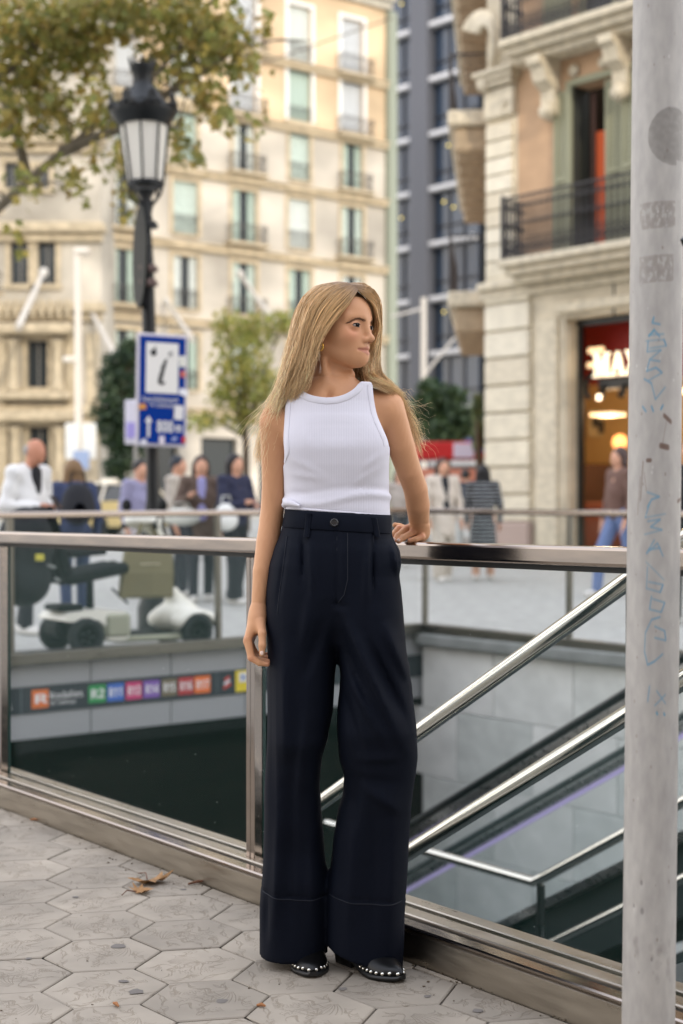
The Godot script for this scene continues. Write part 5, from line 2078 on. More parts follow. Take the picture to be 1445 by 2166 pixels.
# ---------------------------------------------------------------- hair: strands laid along combed guides
func hair(o: Node3D) -> void:
	var A := [
		[[757, 617, .058], [741, 640, .080], [716, 668, .089], [692, 697, .091], [674, 727, .089], [662, 765, .080], [652, 797, .068], [642, 822, .060], [632, 846, .050]],
		[[748, 606, .044], [722, 621, .076], [690, 655, .095], [669, 697, .099], [656, 737, .096], [645, 780, .086], [633, 815, .070], [618, 845, .045], [603, 876, .015]],
		[[735, 600, .022], [695, 611, .062], [661, 645, .087], [643, 692, .092], [632, 737, .086], [619, 785, .076], [604, 828, .045], [588, 868, .005], [574, 912, -.04]],
		[[717, 598, .000], [674, 607, .025], [643, 636, .048], [628, 682, .053], [618, 732, .047], [605, 787, .036], [587, 842, .018], [566, 900, -.020], [553, 965, -.050]],
		[[705, 599, -.030], [666, 609, -.030], [637, 639, -.030], [621, 686, -.030], [611, 736, -.032], [598, 790, -.035], [580, 848, -.040], [560, 910, -.060], [546, 985, -.075]]]
	var B := [
		[[757, 616, .055], [769, 625, .056], [787, 643, .040], [796, 667, .022], [799, 692, -.005], [792, 722, -.035], [782, 760, -.055], [774, 795, -.02], [784, 811, .022], [806, 820, .030], [832, 830, .0]],
		[[752, 613, .050], [778, 619, .030], [796, 642, .000], [801, 680, -.035], [797, 720, -.060], [784, 760, -.060], [782, 792, -.03], [800, 808, .012], [832, 824, -.01], [858, 860, -.06]],
		[[746, 605, .036], [784, 611, .000], [803, 640, -.035], [806, 685, -.060], [802, 730, -.080], [798, 775, -.080], [806, 808, -.062], [832, 838, -.060], [862, 880, -.080], [884, 940, -.090]],
		[[734, 601, .005], [774, 603, -.040], [795, 636, -.080], [797, 690, -.100], [794, 740, -.100], [797, 790, -.095], [820, 822, -.090], [848, 858, -.095], [872, 910, -.110], [890, 968, -.115]]]
	var D := [
		[[700, 640, -.080], [672, 690, -.085], [658, 735, -.080], [652, 780, -.070], [646, 825, -.060], [640, 860, -.055], [634, 890, -.060]],
		[[715, 650, -.095], [706, 700, -.100], [702, 745, -.095], [700, 790, -.085], [700, 830, -.075], [700, 870, -.080], [700, 900, -.085]],
		[[745, 650, -.090], [762, 700, -.095], [770, 745, -.085], [772, 780, -.075], [776, 808, -.066], [785, 835, -.060], [795, 870, -.080]]]
	var m := mat(Color.WHITE, .42)
	m.vertex_color_use_as_albedo = true
	m.metallic_specular = .5
	var root := Color(.22, .130, .068)
	var gold := Color(.58, .365, .165)
	var pale := Color(.92, .70, .42)
	var E := [
		[[776, 628, .020], [789, 650, .000], [793, 690, -.030], [789, 730, -.050], [783, 770, -.050], [780, 802, -.030]],
		[[768, 622, -.020], [785, 650, -.050], [789, 690, -.070], [785, 740, -.080], [782, 795, -.060]]]
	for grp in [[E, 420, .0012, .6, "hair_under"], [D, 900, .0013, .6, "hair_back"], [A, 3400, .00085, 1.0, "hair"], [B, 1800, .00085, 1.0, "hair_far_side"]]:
		var guides := []
		for g in grp[0]:
			var row := PackedVector3Array()
			for q in g:
				row.append(V(q[0], q[1], q[2]))
			guides.append(row)
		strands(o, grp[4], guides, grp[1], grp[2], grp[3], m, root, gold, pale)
	# loose flyaways caught by the breeze
	var loose := [
		[[[640, 690, .06], [600, 790, .05], [570, 870, .03], [548, 930, .01], [530, 985, .0]], [[650, 700, .07], [618, 800, .06], [590, 880, .04], [566, 950, .02], [560, 1040, .0]], [[630, 720, .05], [590, 810, .03], [555, 865, .01], [528, 905, .0], [508, 930, -.01]]],
		[[[800, 780, -.07], [830, 815, -.06], [856, 835, -.06], [876, 848, -.06], [896, 858, -.06]], [[805, 790, -.08], [845, 840, -.08], [872, 890, -.09], [886, 935, -.1], [902, 985, -.1]], [[800, 790, -.08], [838, 835, -.08], [866, 880, -.09], [880, 925, -.1], [908, 960, -.1]]]]
	for l in 2:
		var guides := []
		for g in loose[l]:
			var row := PackedVector3Array()
			for q in g:
				row.append(V(q[0], q[1], q[2]))
			guides.append(row)
		strands(o, "flyaway_hair", guides, [120, 80][l], .0005, 1.0, m, gold, pale, pale, 2.2)

func strands(o: Node3D, called: String, guides: Array, count: int, width: float, light: float, m: Material, root: Color, gold: Color, pale: Color, wild := 1.0) -> void:
	var vs := PackedVector3Array()
	var ns := PackedVector3Array()
	var cs := PackedColorArray()
	var ix := PackedInt32Array()
	var gn := guides.size()
	var wave := FastNoiseLite.new()
	wave.seed = 5
	wave.frequency = 1.0
	var seg := 15
	for i in count:
		var a := rng.randf() * (gn - 1.0)
		var gi := mini(int(a), gn - 2)
		var t := a - gi
		var clump := floorf(a * 26.0)
		var tone := .5 + .5 * wave.get_noise_2d(clump * 3.7, 0.0) + rng.randf_range(-.22, .22)
		var lift := rng.randf_range(-.010, .003)
		var drift := Vector3(rng.randf_range(-1, 1), rng.randf_range(-1, 1), rng.randf_range(-1, 1)) * .006 * wild
		var reach := 1.0 - .42 * pow(rng.randf(), 1.6) if wild == 1.0 else rng.randf_range(.6, 1.0)
		var phase := rng.randf() * 6.0
		var base := vs.size()
		var prev := Vector3.ZERO
		var pts := PackedVector3Array()
		for k in seg:
			var p := Vector3.ZERO
			for side in 2:
				var g: PackedVector3Array = guides[gi + side]
				var n := g.size()
				var u := reach * k / (seg - 1.0) * (n - 1.0)
				var j := mini(int(u), n - 2)
				var q := g[j].cubic_interpolate(g[j + 1], g[maxi(j - 1, 0)], g[mini(j + 2, n - 1)], u - j)
				p += q * (t if side == 1 else 1.0 - t)
			var f := float(k) / (seg - 1)
			p += drift * f * f * 1.8
			p += Vector3(wave.get_noise_2d(clump * 1.3, f * 2.2), wave.get_noise_2d(clump * 1.3 + 40.0, f * 2.2), wave.get_noise_2d(clump * 1.3 + 80.0, f * 2.2)) * .017 * f * wild
			p += Vector3(sin(f * 5.0 + phase), 0, cos(f * 4.0 + phase)) * .0022 * f * wild
			p.z += lift * (1.0 - f * .4)
			pts.append(p)
		for k in seg:
			var f := float(k) / (seg - 1)
			var d := (pts[mini(k + 1, seg - 1)] - pts[maxi(k - 1, 0)]).normalized()
			var x := d.cross(Vector3(.1, .2, 1)).normalized()
			var y := x.cross(d).normalized()
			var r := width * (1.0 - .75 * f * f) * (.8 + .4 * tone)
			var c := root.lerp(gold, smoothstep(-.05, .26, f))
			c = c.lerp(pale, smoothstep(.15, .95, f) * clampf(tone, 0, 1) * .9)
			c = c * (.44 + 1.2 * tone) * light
			for e in 3:
				var ang := PI / 2 + TAU * e / 3
				var nn := x * cos(ang) + y * sin(ang)
				vs.append(pts[k] + nn * r)
				ns.append(nn)
				cs.append(Color(c.r, c.g, c.b))
			if k > 0:
				var b := base + (k - 1) * 3
				for e in 3:
					var e2 := (e + 1) % 3
					ix.append_array([b + e, b + e2, b + 3 + e, b + e2, b + 3 + e2, b + 3 + e])
	var arr := []
	arr.resize(Mesh.ARRAY_MAX)
	arr[Mesh.ARRAY_VERTEX] = vs
	arr[Mesh.ARRAY_NORMAL] = ns
	arr[Mesh.ARRAY_COLOR] = cs
	arr[Mesh.ARRAY_INDEX] = ix
	var am := ArrayMesh.new()
	am.add_surface_from_arrays(Mesh.PRIMITIVE_TRIANGLES, arr)
	wpart(called, am, m, o)

# ---------------------------------------------------------------- street furniture
func pole() -> void:
	var d := 2.85
	var base := P(1370, 2300, d)
	base.y = 0
	var o := thing("steel_pole", "thick pale grey steel pole with blue scribbles and old sticker marks, close on the right", "pole", base)
	var top := P(1398, -250, d)
	var r := .0525
	var s := st()
	s.set_smooth_group(0)
	var n := 40
	var rows := 10
	for i in rows:
		for k in n:
			var v := []
			var uv := []
			for c in [[0, 0], [1, 0], [1, 1], [0, 1]]:
				var a = TAU * (k + c[0]) / n
				var f := float(i + c[1]) / rows
				v.append(base.lerp(top, f) + Vector3(sin(a) * r, 0, cos(a) * r))
				uv.append(Vector2(float(k + c[0]) / n + .5, 1.0 - f))
			uvquad(s, v, uv, v[0] + v[2] - base.lerp(top, (i + .5) / rows) * 2.0)
	var paint := mat(Color.WHITE, .5)
	var maps := pole_maps(top.y)
	paint.albedo_texture = maps[0]
	paint.heightmap_enabled = true
	paint.heightmap_texture = maps[1]
	paint.heightmap_scale = .25
	wpart("shaft", fin(s), paint, o)
	var f := st()
	lathe(f, [Vector2(.12, 0), Vector2(.12, .02), Vector2(.06, .03), Vector2(.055, .08)], 24)
	part("foot_plate", fin(f), mat(C(140, 140, 138), .6), o)
	var b := st()
	box(b, P(1441, 530, d - .0), Vector3(.022, .05, .03), .006)
	tube(b, [P(1443, 505, d - .03), P(1438, 520, d - .02)], [.008], 8)
	wpart("clamp", fin(b), mat(C(24, 25, 26), .4), o)

func pole_maps(height: float) -> Array:          # paint, scribbles and sticker marks; u=.5 faces the square
	var w := 512
	var h := 2048
	var im := Image.create(w, h, false, Image.FORMAT_RGB8)
	im.fill(C(164, 160, 154))
	var bump := Image.create(w, h, false, Image.FORMAT_L8)
	bump.fill(Color(.7, .7, .7))
	var g := RandomNumberGenerator.new()
	g.seed = 11
	var nz := FastNoiseLite.new()
	nz.seed = 3
	nz.frequency = .012
	nz.fractal_octaves = 4
	for y in h:
		for x in range(90, 422):
			var v := nz.get_noise_2d(x * 2.2, y * 1.5) * .045 + nz.get_noise_2d(x * .5, y * .2 + 900.0) * .05
			var c := C(164, 160, 154)
			im.set_pixel(x, y, Color(c.r + v, c.g + v, c.b + v * .9))
	# picture px -> texture: the near side of the pole spans u .25 to .75
	var put := func(px: float, py: float) -> Vector2:
		var wy := EYE + (1085.0 - py) / 3009.0 * 2.80
		var f := wy / height
		var cx := 1370.0 + 28.0 * (2300.0 - py) / 2550.0
		var e := clampf((px - cx) / 56.5, -.98, .98)
		return Vector2((.5 + asin(e) / TAU) * w, (1.0 - f) * h)
	var dab := func(p: Vector2, rr: float, c: Color, k: float) -> void:
		for y in range(int(p.y - rr), int(p.y + rr + 1)):
			for x in range(int(p.x - rr), int(p.x + rr + 1)):
				if x >= 0 and y >= 0 and x < w and y < h:
					var e := Vector2(x - p.x, y - p.y).length()
					if e <= rr:
						im.set_pixel(x, y, im.get_pixel(x, y).lerp(c, k * clampf((rr - e) / maxf(rr * .5, 1.0), 0, 1)))
	var ink := C(96, 142, 168)
	var lines := [
		[[1371, 672], [1368, 684], [1384, 688]], [[1372, 698], [1361, 712], [1372, 700], [1383, 714]], [[1360, 710], [1392, 708]], [[1355, 722], [1392, 720], [1397, 733], [1362, 738]], [[1360, 722], [1358, 745], [1386, 742], [1362, 762], [1384, 766]], [[1362, 765], [1357, 786], [1375, 779], [1388, 790], [1360, 806]], [[1352, 802], [1366, 812], [1374, 846], [1395, 820]],
		[[1349, 860], [1356, 872]], [[1366, 860], [1370, 872]], [[1385, 868], [1390, 858]],
		[[1357, 1042], [1382, 1052], [1366, 1058], [1358, 1075]], [[1362, 1066], [1354, 1096], [1396, 1088]], [[1358, 1104], [1384, 1100], [1364, 1116], [1388, 1122], [1352, 1132]], [[1372, 1143], [1356, 1172]], [[1356, 1172], [1378, 1150], [1390, 1178]], [[1360, 1164], [1384, 1160]], [[1355, 1190], [1392, 1228]], [[1358, 1200], [1356, 1246], [1384, 1254], [1390, 1238], [1360, 1232]], [[1366, 1262], [1362, 1290], [1386, 1296], [1394, 1276], [1368, 1268]],
		[[1384, 1306], [1366, 1312], [1354, 1340], [1352, 1380], [1358, 1408], [1372, 1400], [1390, 1384]], [[1372, 1326], [1394, 1336], [1396, 1356], [1372, 1350]], [[1362, 1452], [1358, 1486]], [[1376, 1462], [1396, 1490]], [[1396, 1470], [1372, 1494]], [[1376, 1508], [1378, 1512]], [[1392, 1510], [1394, 1514]]]
	for l in lines:
		for i in l.size() - 1:
			for k in 40:
				var q: Vector2 = put.call(lerpf(l[i][0], l[i + 1][0], k / 39.0), lerpf(l[i][1], l[i + 1][1], k / 39.0))
				dab.call(q, 3.0, ink, .13)
	# a round patch of old glue, torn labels
	for y in range(228, 352):
		for x in range(1355, 1452):
			var e := Vector2((x - 1412.0) / 52.0, (y - 289.0) / 61.0).length()
			if e < 1.0 and not (x > 1420 and y > 338):
				dab.call(put.call(x, y), 2.6, C(128, 124, 118), .10 + .05 * g.randf() + .1 * nz.get_noise_2d(x * 4.0, y * 4.0))
	for b in [[1346, 430, 1418, 486], [1345, 543, 1414, 600]]:
		for y in range(b[1], b[3], 1):
			for x in range(b[0], b[2], 1):
				var v := nz.get_noise_2d(x * 7.0, y * 3.5 + b[1])
				if v > -.2 or y < b[1] + 5:
					dab.call(put.call(x, y + (x - b[0]) * -.06), 2.2, C(134, 126, 118), .05 + .12 * maxf(v + .2, 0))
	for l in [[1392, 880, 1408, 894, 5.0], [1384, 944, 1402, 948, 6.0], [1350, 978, 1345, 1060, 3.0], [1357, 975, 1365, 975, 4.0], [1398, 890, 1388, 945, 1.6], [1345, 1010, 1340, 1090, 2.0], [1425, 1062, 1436, 1056, 4.0], [1352, 1000, 1356, 1040, 1.5]]:
		for k in 30:
			dab.call(put.call(lerpf(l[0], l[2], k / 29.0), lerpf(l[1], l[3], k / 29.0)), l[4], C(104, 84, 74), .3)
	for i in 170:
		var p := Vector2(g.randf_range(110, 400), g.randf_range(0, h))
		var k := g.randf()
		dab.call(p, g.randf_range(1.2, 4.5), C(110, 98, 88) if k > .35 else C(222, 220, 216), g.randf_range(.15, .5))
	for i in 30:
		var p: Vector2 = put.call(g.randf_range(1330, 1420), g.randf_range(1990, 2080))
		dab.call(p, g.randf_range(3, 13), C(120, 114, 110), .16)
	for q in [[1346, 1870, 7.0], [1347, 1930, 9.0], [1332, 1922, 5.0], [1366, 2030, 6.0]]:        # dents
		var p: Vector2 = put.call(q[0], q[1])
		for y in range(int(p.y - q[2] * 3), int(p.y + q[2] * 3)):
			for x in range(int(p.x - q[2] * 2), int(p.x + q[2] * 2)):
				if x >= 0 and y >= 0 and x < w and y < h:
					var e := Vector2((x - p.x) / q[2] / 1.4, (y - p.y) / q[2] / 2.0).length()
					bump.set_pixel(x, y, Color.from_hsv(0, 0, .7 - .5 * exp(-e * e * 2.0)))
		dab.call(p, q[2] * .8, C(120, 116, 112), .7)
	return [ImageTexture.create_from_image(im), ImageTexture.create_from_image(bump)]

func street_lamp() -> void:
	var d := 13.0
	var base := P(331, 1100, d)
	base.y = rise(d)
	var top := P(301, 128, d)
	var o := thing("street_lamp", "black cast iron street lamp with a crowned frosted lantern, left of the woman", "street lamp", base)
	var iron := mat(C(22, 25, 26), .42)
	iron.metallic = .3
	var frost := mat(C(226, 222, 210), .55)
	frost.backlight_enabled = true
	frost.backlight = Color(.5, .5, .5)
	var ax := (top - base).normalized()
	var x := Vector3.RIGHT.slide(ax).normalized()
	var H := base.distance_to(top)
	var f := Transform3D(Basis(x, ax, x.cross(ax)), base)
	var m := H / (1100 - 128.0) * 1.0                     # metres a picture pixel
	var Y := func(py: float) -> float: return H - (py - 128.0) * m
	var put := func(called: String, s: SurfaceTool, mm: Material, parent: Node3D) -> Node3D:
		return wpart(called, fin(s), mm, parent)
	var s := st()
	lathe(s, [Vector2(.17, 0), Vector2(.17, .2), Vector2(.13, .3), Vector2(.12, .9), Vector2(.085, 1.05), Vector2(.062, 1.2), Vector2(.052, Y.call(705)), Vector2(.052, Y.call(700))], 18, f)
	lathe(s, [Vector2(.052, Y.call(702)), Vector2(.10, Y.call(697)), Vector2(.095, Y.call(690)), Vector2(.05, Y.call(680)), Vector2(.072, Y.call(650)), Vector2(.064, Y.call(600)), Vector2(.058, Y.call(470)), Vector2(.045, Y.call(420)), Vector2(.04, Y.call(408))], 18, f)
	lathe(s, [Vector2(.04, Y.call(409)), Vector2(.062, Y.call(400)), Vector2(.05, Y.call(392)), Vector2(.075, Y.call(375)), Vector2(.05, Y.call(366)), Vector2(.09, Y.call(352))], 16, f)
	put.call("shaft", s, iron, o)
	# lantern: a tapered glass body held by ribs under a crowned roof
	var lan := st()
	lathe(lan, [Vector2(.165, Y.call(346)), Vector2(.18, Y.call(342)), Vector2(.165, Y.call(337))], 16, f)
	var lantern: Node3D = put.call("lantern_ring", lan, iron, o)
	var gs := st()
	lathe(gs, [Vector2(.155, Y.call(338)), Vector2(.162, Y.call(330)), Vector2(.222, Y.call(238)), Vector2(.222, Y.call(236))], 8, f, false)
	put.call("frosted_glass", gs, frost, lantern)
	for i in 8:
		var a := TAU * i / 8
		var rs := st()
		tube(rs, [f * Vector3(cos(a) * .166, Y.call(340), sin(a) * .166), f * Vector3(cos(a) * .228, Y.call(236), sin(a) * .228)], [.011], 6)
		put.call("rib", rs, iron, lantern)
	for i in 4:
		var a := TAU * i / 4 + .5
		var ss := st()
		var pts := []
		for k in 9:
			var t := k / 8.0
			var rr := .05 + .12 * sin(t * PI * .5) + .03 * sin(t * PI)
			pts.append(f * Vector3(cos(a) * rr, lerpf(Y.call(378), Y.call(345), t), sin(a) * rr))
		tube(ss, pts, [.018, .016, .014, .013, .013, .013, .014, .016, .018], 7)
		put.call("scroll_arm", ss, iron, lantern)
	var rf := st()
	lathe(rf, [Vector2(.23, Y.call(242)), Vector2(.25, Y.call(236)), Vector2(.305, Y.call(222)), Vector2(.31, Y.call(212)), Vector2(.25, Y.call(208)), Vector2(.19, Y.call(196)), Vector2(.15, Y.call(182)), Vector2(.10, Y.call(174)), Vector2(.095, Y.call(170)), Vector2(.092, Y.call(152)), Vector2(.115, Y.call(147)), Vector2(.115, Y.call(138))], 20, f)
	var roof: Node3D = put.call("roof", rf, iron, lantern)
	for i in 8:
		var a := TAU * (i + .5) / 8
		var cs := st()
		var c := f * Vector3(cos(a) * .30, Y.call(216), sin(a) * .30)
		var rad: Vector3 = f.basis * Vector3(cos(a), 0, sin(a))
		var tang := ax.cross(rad).normalized()
		var poly := PackedVector2Array([Vector2(-.09, 0), Vector2(.09, 0), Vector2(.075, .04), Vector2(.042, .05), Vector2(.035, .1), Vector2(0, .135), Vector2(-.035, .1), Vector2(-.035, .045), Vector2(-.06, .035)])
		prism(cs, poly, .02, Transform3D(Basis(tang, ax, tang.cross(ax)), c + rad * .012))
		ball(cs, c + ax * .02 + rad * .012, Vector3.ONE * .025, 5, 8)
		put.call("crest", cs, iron, roof)
	for i in 9:
		var a := TAU * i / 9
		var cs := st()
		tube(cs, [f * Vector3(cos(a) * .104, Y.call(140), sin(a) * .104), f * Vector3(cos(a) * .124, Y.call(126), sin(a) * .124)], [.018, .009], 5)
		put.call("crown_tooth", cs, iron, roof)
	# a round road sign seen from its edge, clamped to the shaft
	var r := thing("round_sign", "round road sign seen almost edge-on, clamped to the lamp shaft under the lantern", "sign", P(300, 545, d))
	var back := mat(C(20, 24, 22), .6)
	back.metallic_specular = .25
	var ds := st()
	var look := Basis(Vector3.UP, deg_to_rad(-74)) * Basis(Vector3.RIGHT, PI / 2)
	lathe(ds, [Vector2(.455, -.012), Vector2(.465, 0), Vector2(.455, .012)], 32, Transform3D(look, P(297, 545, d - .1)))
	wpart("disc", fin(ds), back, r)
	var fs := st()
	lathe(fs, [Vector2(.43, .0), Vector2(.43, .004)], 32, Transform3D(look, P(297, 545, d - .1) - look * Vector3(0, .0165, 0)))
	wpart("face", fin(fs), mat(C(190, 186, 196), .5), r)
	for py in [478.0, 570.0, 600.0]:
		var bs := st()
		box(bs, P(315, py, d - .12), Vector3(.15, .05, .16), .01)
		wpart("clamp", fin(bs), mat(C(120, 100, 92) if py > 500 else C(40, 42, 42), .5), r)

func info_sign() -> void:
	var d := 12.85
	var c := P(342, 828, d)
	var o := thing("info_sign", "stickered blue information sign with a black i and 800 m on the lamp shaft", "sign", c)
	var w := .475
	var h := 1.02
	var yaw := deg_to_rad(24)
	o.rotation.y = yaw
	o.rotation.z = deg_to_rad(-.8)
	var blue := mat(C(14, 52, 132), .7)
	blue.metallic_specular = .15
	var rimm := mat(C(196, 192, 200), .45)
	var white := mat(C(222, 220, 214), .5)
	var black := mat(C(18, 20, 20), .5)
	part("plate", boxm(Vector3(w, h, .035), .012), rimm, o)
	part("face", boxm(Vector3(w - .05, h - .055, .006), .002, Vector3(0, 0, .0195)), blue, o)
	part("panel", boxm(Vector3(.302, .455, .004), .001, Vector3(-.005, .2, .0245)), white, o)
	var s := st()                                           # the slanting i with its small dots
	var poly := smooth_line2([Vector2(.028, .11), Vector2(.052, .115), Vector2(.03, .03), Vector2(.012, -.05), Vector2(.005, -.075), Vector2(.012, -.092), Vector2(.034, -.088), Vector2(.03, -.108), Vector2(.0, -.118), Vector2(-.028, -.108), Vector2(-.034, -.075), Vector2(-.02, -.02), Vector2(-.004, .03), Vector2(-.01, .045), Vector2(.004, .06)])
	prism(s, poly, .003, Transform3D(Basis(), Vector3(-.01, .165, .029)))
	part("letter_i", fin(s), black, o)
	var e := st()
	lathe(e, [Vector2(.030, 0), Vector2(.030, .003)], 18, Transform3D(Basis(Vector3.RIGHT, PI / 2), Vector3(-.088, .335, .0266)))
	box(e, Vector3(-.075, .35, .0283), Vector3(.018, .07, .003))
	part("emblem", fin(e), black, o)
	for k in 2:
		part("tick", boxm(Vector3(.010, .05, .003), 0, Vector3(.02 + k * .022, .335, .028)), mat(C(96, 96, 92)), o, Transform3D(Basis(Vector3(0, 0, 1), -.12), Vector3(0, 0, 0)))
	var put := func(t: String, x: float, y: float, hh: float, wd: float, bold: bool) -> void:
		var tm := words(t, hh, .003, bold)
		part("lettering", tm, white, o, Transform3D(Basis.from_scale(Vector3(wd / tm.get_aabb().size.x, 1, 1)), Vector3(x, y, .0245)))
	put.call("Punt d'informació", -.02, -.085, .042, .33, false)
	put.call("Pl. Catalunya", .0, -.135, .034, .22, false)
	put.call("800", .03, -.33, .105, .15, true)
	put.call("m", .155, -.335, .08, .06, true)
	var a := st()
	box(a, Vector3(-.125, -.355, .025), Vector3(.022, .14, .005))
	prism(a, PackedVector2Array([Vector2(-.034, -.29), Vector2(.034, -.29), Vector2(0, -.235)]), .005, Transform3D(Basis(), Vector3(-.125, 0, .0278)))
	part("arrow", fin(a), white, o)
	for q in [[.185, .27, .07, .10, C(214, 214, 204), .1], [.19, .155, .05, .055, C(190, 96, 84), .3], [.20, -.01, .085, .06, C(226, 226, 230), -.3], [.155, -.195, .085, .13, C(216, 214, 212), -.06], [-.185, -.155, .065, .05, C(206, 140, 60), .1], [.0, -.45, .05, .075, C(214, 206, 214), 0], [.205, -.44, .035, .06, C(190, 40, 36), 0], [.115, -.435, .05, .03, C(150, 160, 200), .5], [-.17, -.475, .06, .05, C(208, 208, 216), .6]]:
		part("sticker", boxm(Vector3(q[2], q[3], .003), .001), mat(q[4], .6), o, Transform3D(Basis(Vector3(0, 0, 1), q[5]), Vector3(q[0], q[1], .0285)))
	for k in 2:
		part("bracket", boxm(Vector3(.16, .04, .12), .006, Vector3(-.05, .3 - k * .6, -.08)), mat(C(60, 62, 62), .5), o)
	# a smaller sign farther off, on its own thin post
	var d2 := 20.0
	var b := P(287, 1085, d2)
	b.y = rise(d2)
	var q := thing("small_sign", "small white and lilac sign on a thin post, half hidden by the blue information sign", "sign", b)
	var ps := st()
	tube(ps, [b, P(287, 845, d2)], [.03], 10)
	wpart("post", fin(ps), mat(C(150, 148, 142), .5), q)
	var pl := st()
	box(pl, P(281, 895, d2 - .05), Vector3(.22, .62, .03), .02)
	wpart("plate", fin(pl), mat(C(214, 212, 224), .5), q)
	var st2 := st()
	box(st2, P(281, 912, d2 - .075), Vector3(.18, .22, .012), .004)
	wpart("lilac_panel", fin(st2), mat(C(160, 150, 214), .5), q)
	# tall white lamp mast with banners
	var d3 := 38.0
	var b3 := P(168, 1085, d3)
	b3.y = rise(d3)
	var mast := thing("lamp_mast", "tall thin white lamp mast with pale banners, left of the street lamp", "lamp post", b3)
	var ms := st()
	tube(ms, [b3, P(165, 532, d3)], [.11, .09], 12)
	var mwhite := mat(C(220, 214, 202), .5)
	wpart("shaft", fin(ms), mwhite, mast)
	var hs := st()
	box(hs, P(174, 534, d3), Vector3(.42, .16, .3), .04)
	box(hs, P(150, 762, d3), Vector3(.4, .14, .2), .03)
	wpart("lamp_head", fin(hs), mwhite, mast)
	for k in 2:
		var bn := st()
		box(bn, P(153 + k * 36, 935, d3 - .2), Vector3(.36, .95, .02), .005, Transform3D())
		wpart("banner", fin(bn), mat(C(222, 224, 220), .7), mast)
	var bs := st()
	box(bs, P(172, 975, d3 - .3), Vector3(.42, .5, .02), .005)
	wpart("blue_banner", fin(bs), mat(C(150, 168, 200), .7), mast)
	var d4 := 55.0
	var b4 := P(896, 1085, d4)
	b4.y = rise(d4)
	var m2 := thing("lamp_mast", "pale lamp mast with a side arm in front of the dark office block", "lamp post", b4)
	var s4 := st()
	tube(s4, [b4, P(896, 632, d4)], [.13, .11], 12)
	wpart("shaft", fin(s4), mat(C(190, 184, 174), .5), m2)
	var s5 := st()
	tube(s5, [P(894, 655, d4), P(826, 672, d4)], [.06, .05], 8)
	tube(s5, [P(900, 792, d4), P(962, 716, d4)], [.06, .05], 8)
	wpart("arm", fin(s5), mat(C(176, 172, 166), .5), m2)

func smooth_line2(pts: Array) -> PackedVector2Array:
	var c := Curve2D.new()
	for i in pts.size() + 1:
		var n := pts.size()
		var a: Vector2 = pts[(i - 1 + n) % n]
		var b: Vector2 = pts[(i + 1) % n]
		c.add_point(pts[i % n], -(b - a) / 7, (b - a) / 7)
	var r := c.tessellate(3, 6)
	r.remove_at(r.size() - 1)
	return r

# ---------------------------------------------------------------- trees
func leaf_mesh(size: float) -> ArrayMesh:
	var s := st()
	var pts := [Vector3(0, 0, 0), Vector3(.28, .1, .05), Vector3(.5, .42, -.04), Vector3(.22, .5, .06), Vector3(.0, 1.0, -.03), Vector3(-.22, .5, .06), Vector3(-.5, .42, -.04), Vector3(-.28, .1, .05)]
	var c := Vector3(0, .38, .1)
	for i in pts.size():
		tri(s, c * size, pts[i] * size, pts[(i + 1) % pts.size()] * size, Vector3.FORWARD)
	return fin(s)

func crown(o: Node3D, clumps: Array, count: int, size: float, tones: Array, mesh: ArrayMesh, m: Material, g: RandomNumberGenerator) -> void:   # clumps: [centre, radii, weight]
	var mm := MultiMesh.new()
	mm.transform_format = MultiMesh.TRANSFORM_3D
	mm.use_colors = true
	mm.mesh = mesh
	mm.instance_count = count
	var total := 0.0
	for c in clumps: total += c[2]
	var inv := o.global_transform.affine_inverse()
	for i in count:
		var pick := g.randf() * total
		var k := 0
		while k < clumps.size() - 1 and pick > clumps[k][2]:
			pick -= clumps[k][2]
			k += 1
		var v := Vector3(g.randfn(), g.randfn(), g.randfn()).normalized() * pow(g.randf(), .55)
		var p: Vector3 = clumps[k][0] + v * clumps[k][1]
		var b := Basis.from_euler(Vector3(g.randf_range(-1.1, 1.1), g.randf() * TAU, g.randf_range(-1.1, 1.1) + PI)).scaled(Vector3.ONE * g.randf_range(.6, 1.25))
		mm.set_instance_transform(i, Transform3D(b, inv * p))
		mm.set_instance_color(i, (tones[g.randi() % tones.size()] as Color).srgb_to_linear() * g.randf_range(.75, 1.15))
	var n := MultiMeshInstance3D.new()
	n.name = numbered(o, "crown")
	n.multimesh = mm
	n.material_override = m
	n.set_meta("kind", "stuff")
	o.add_child(n, true)

func leaf_mat() -> StandardMaterial3D:
	var m := mat(Color.WHITE, .55)
	m.vertex_color_use_as_albedo = true
	m.backlight_enabled = true
	m.backlight = Color(.8, .8, .7)
	return m

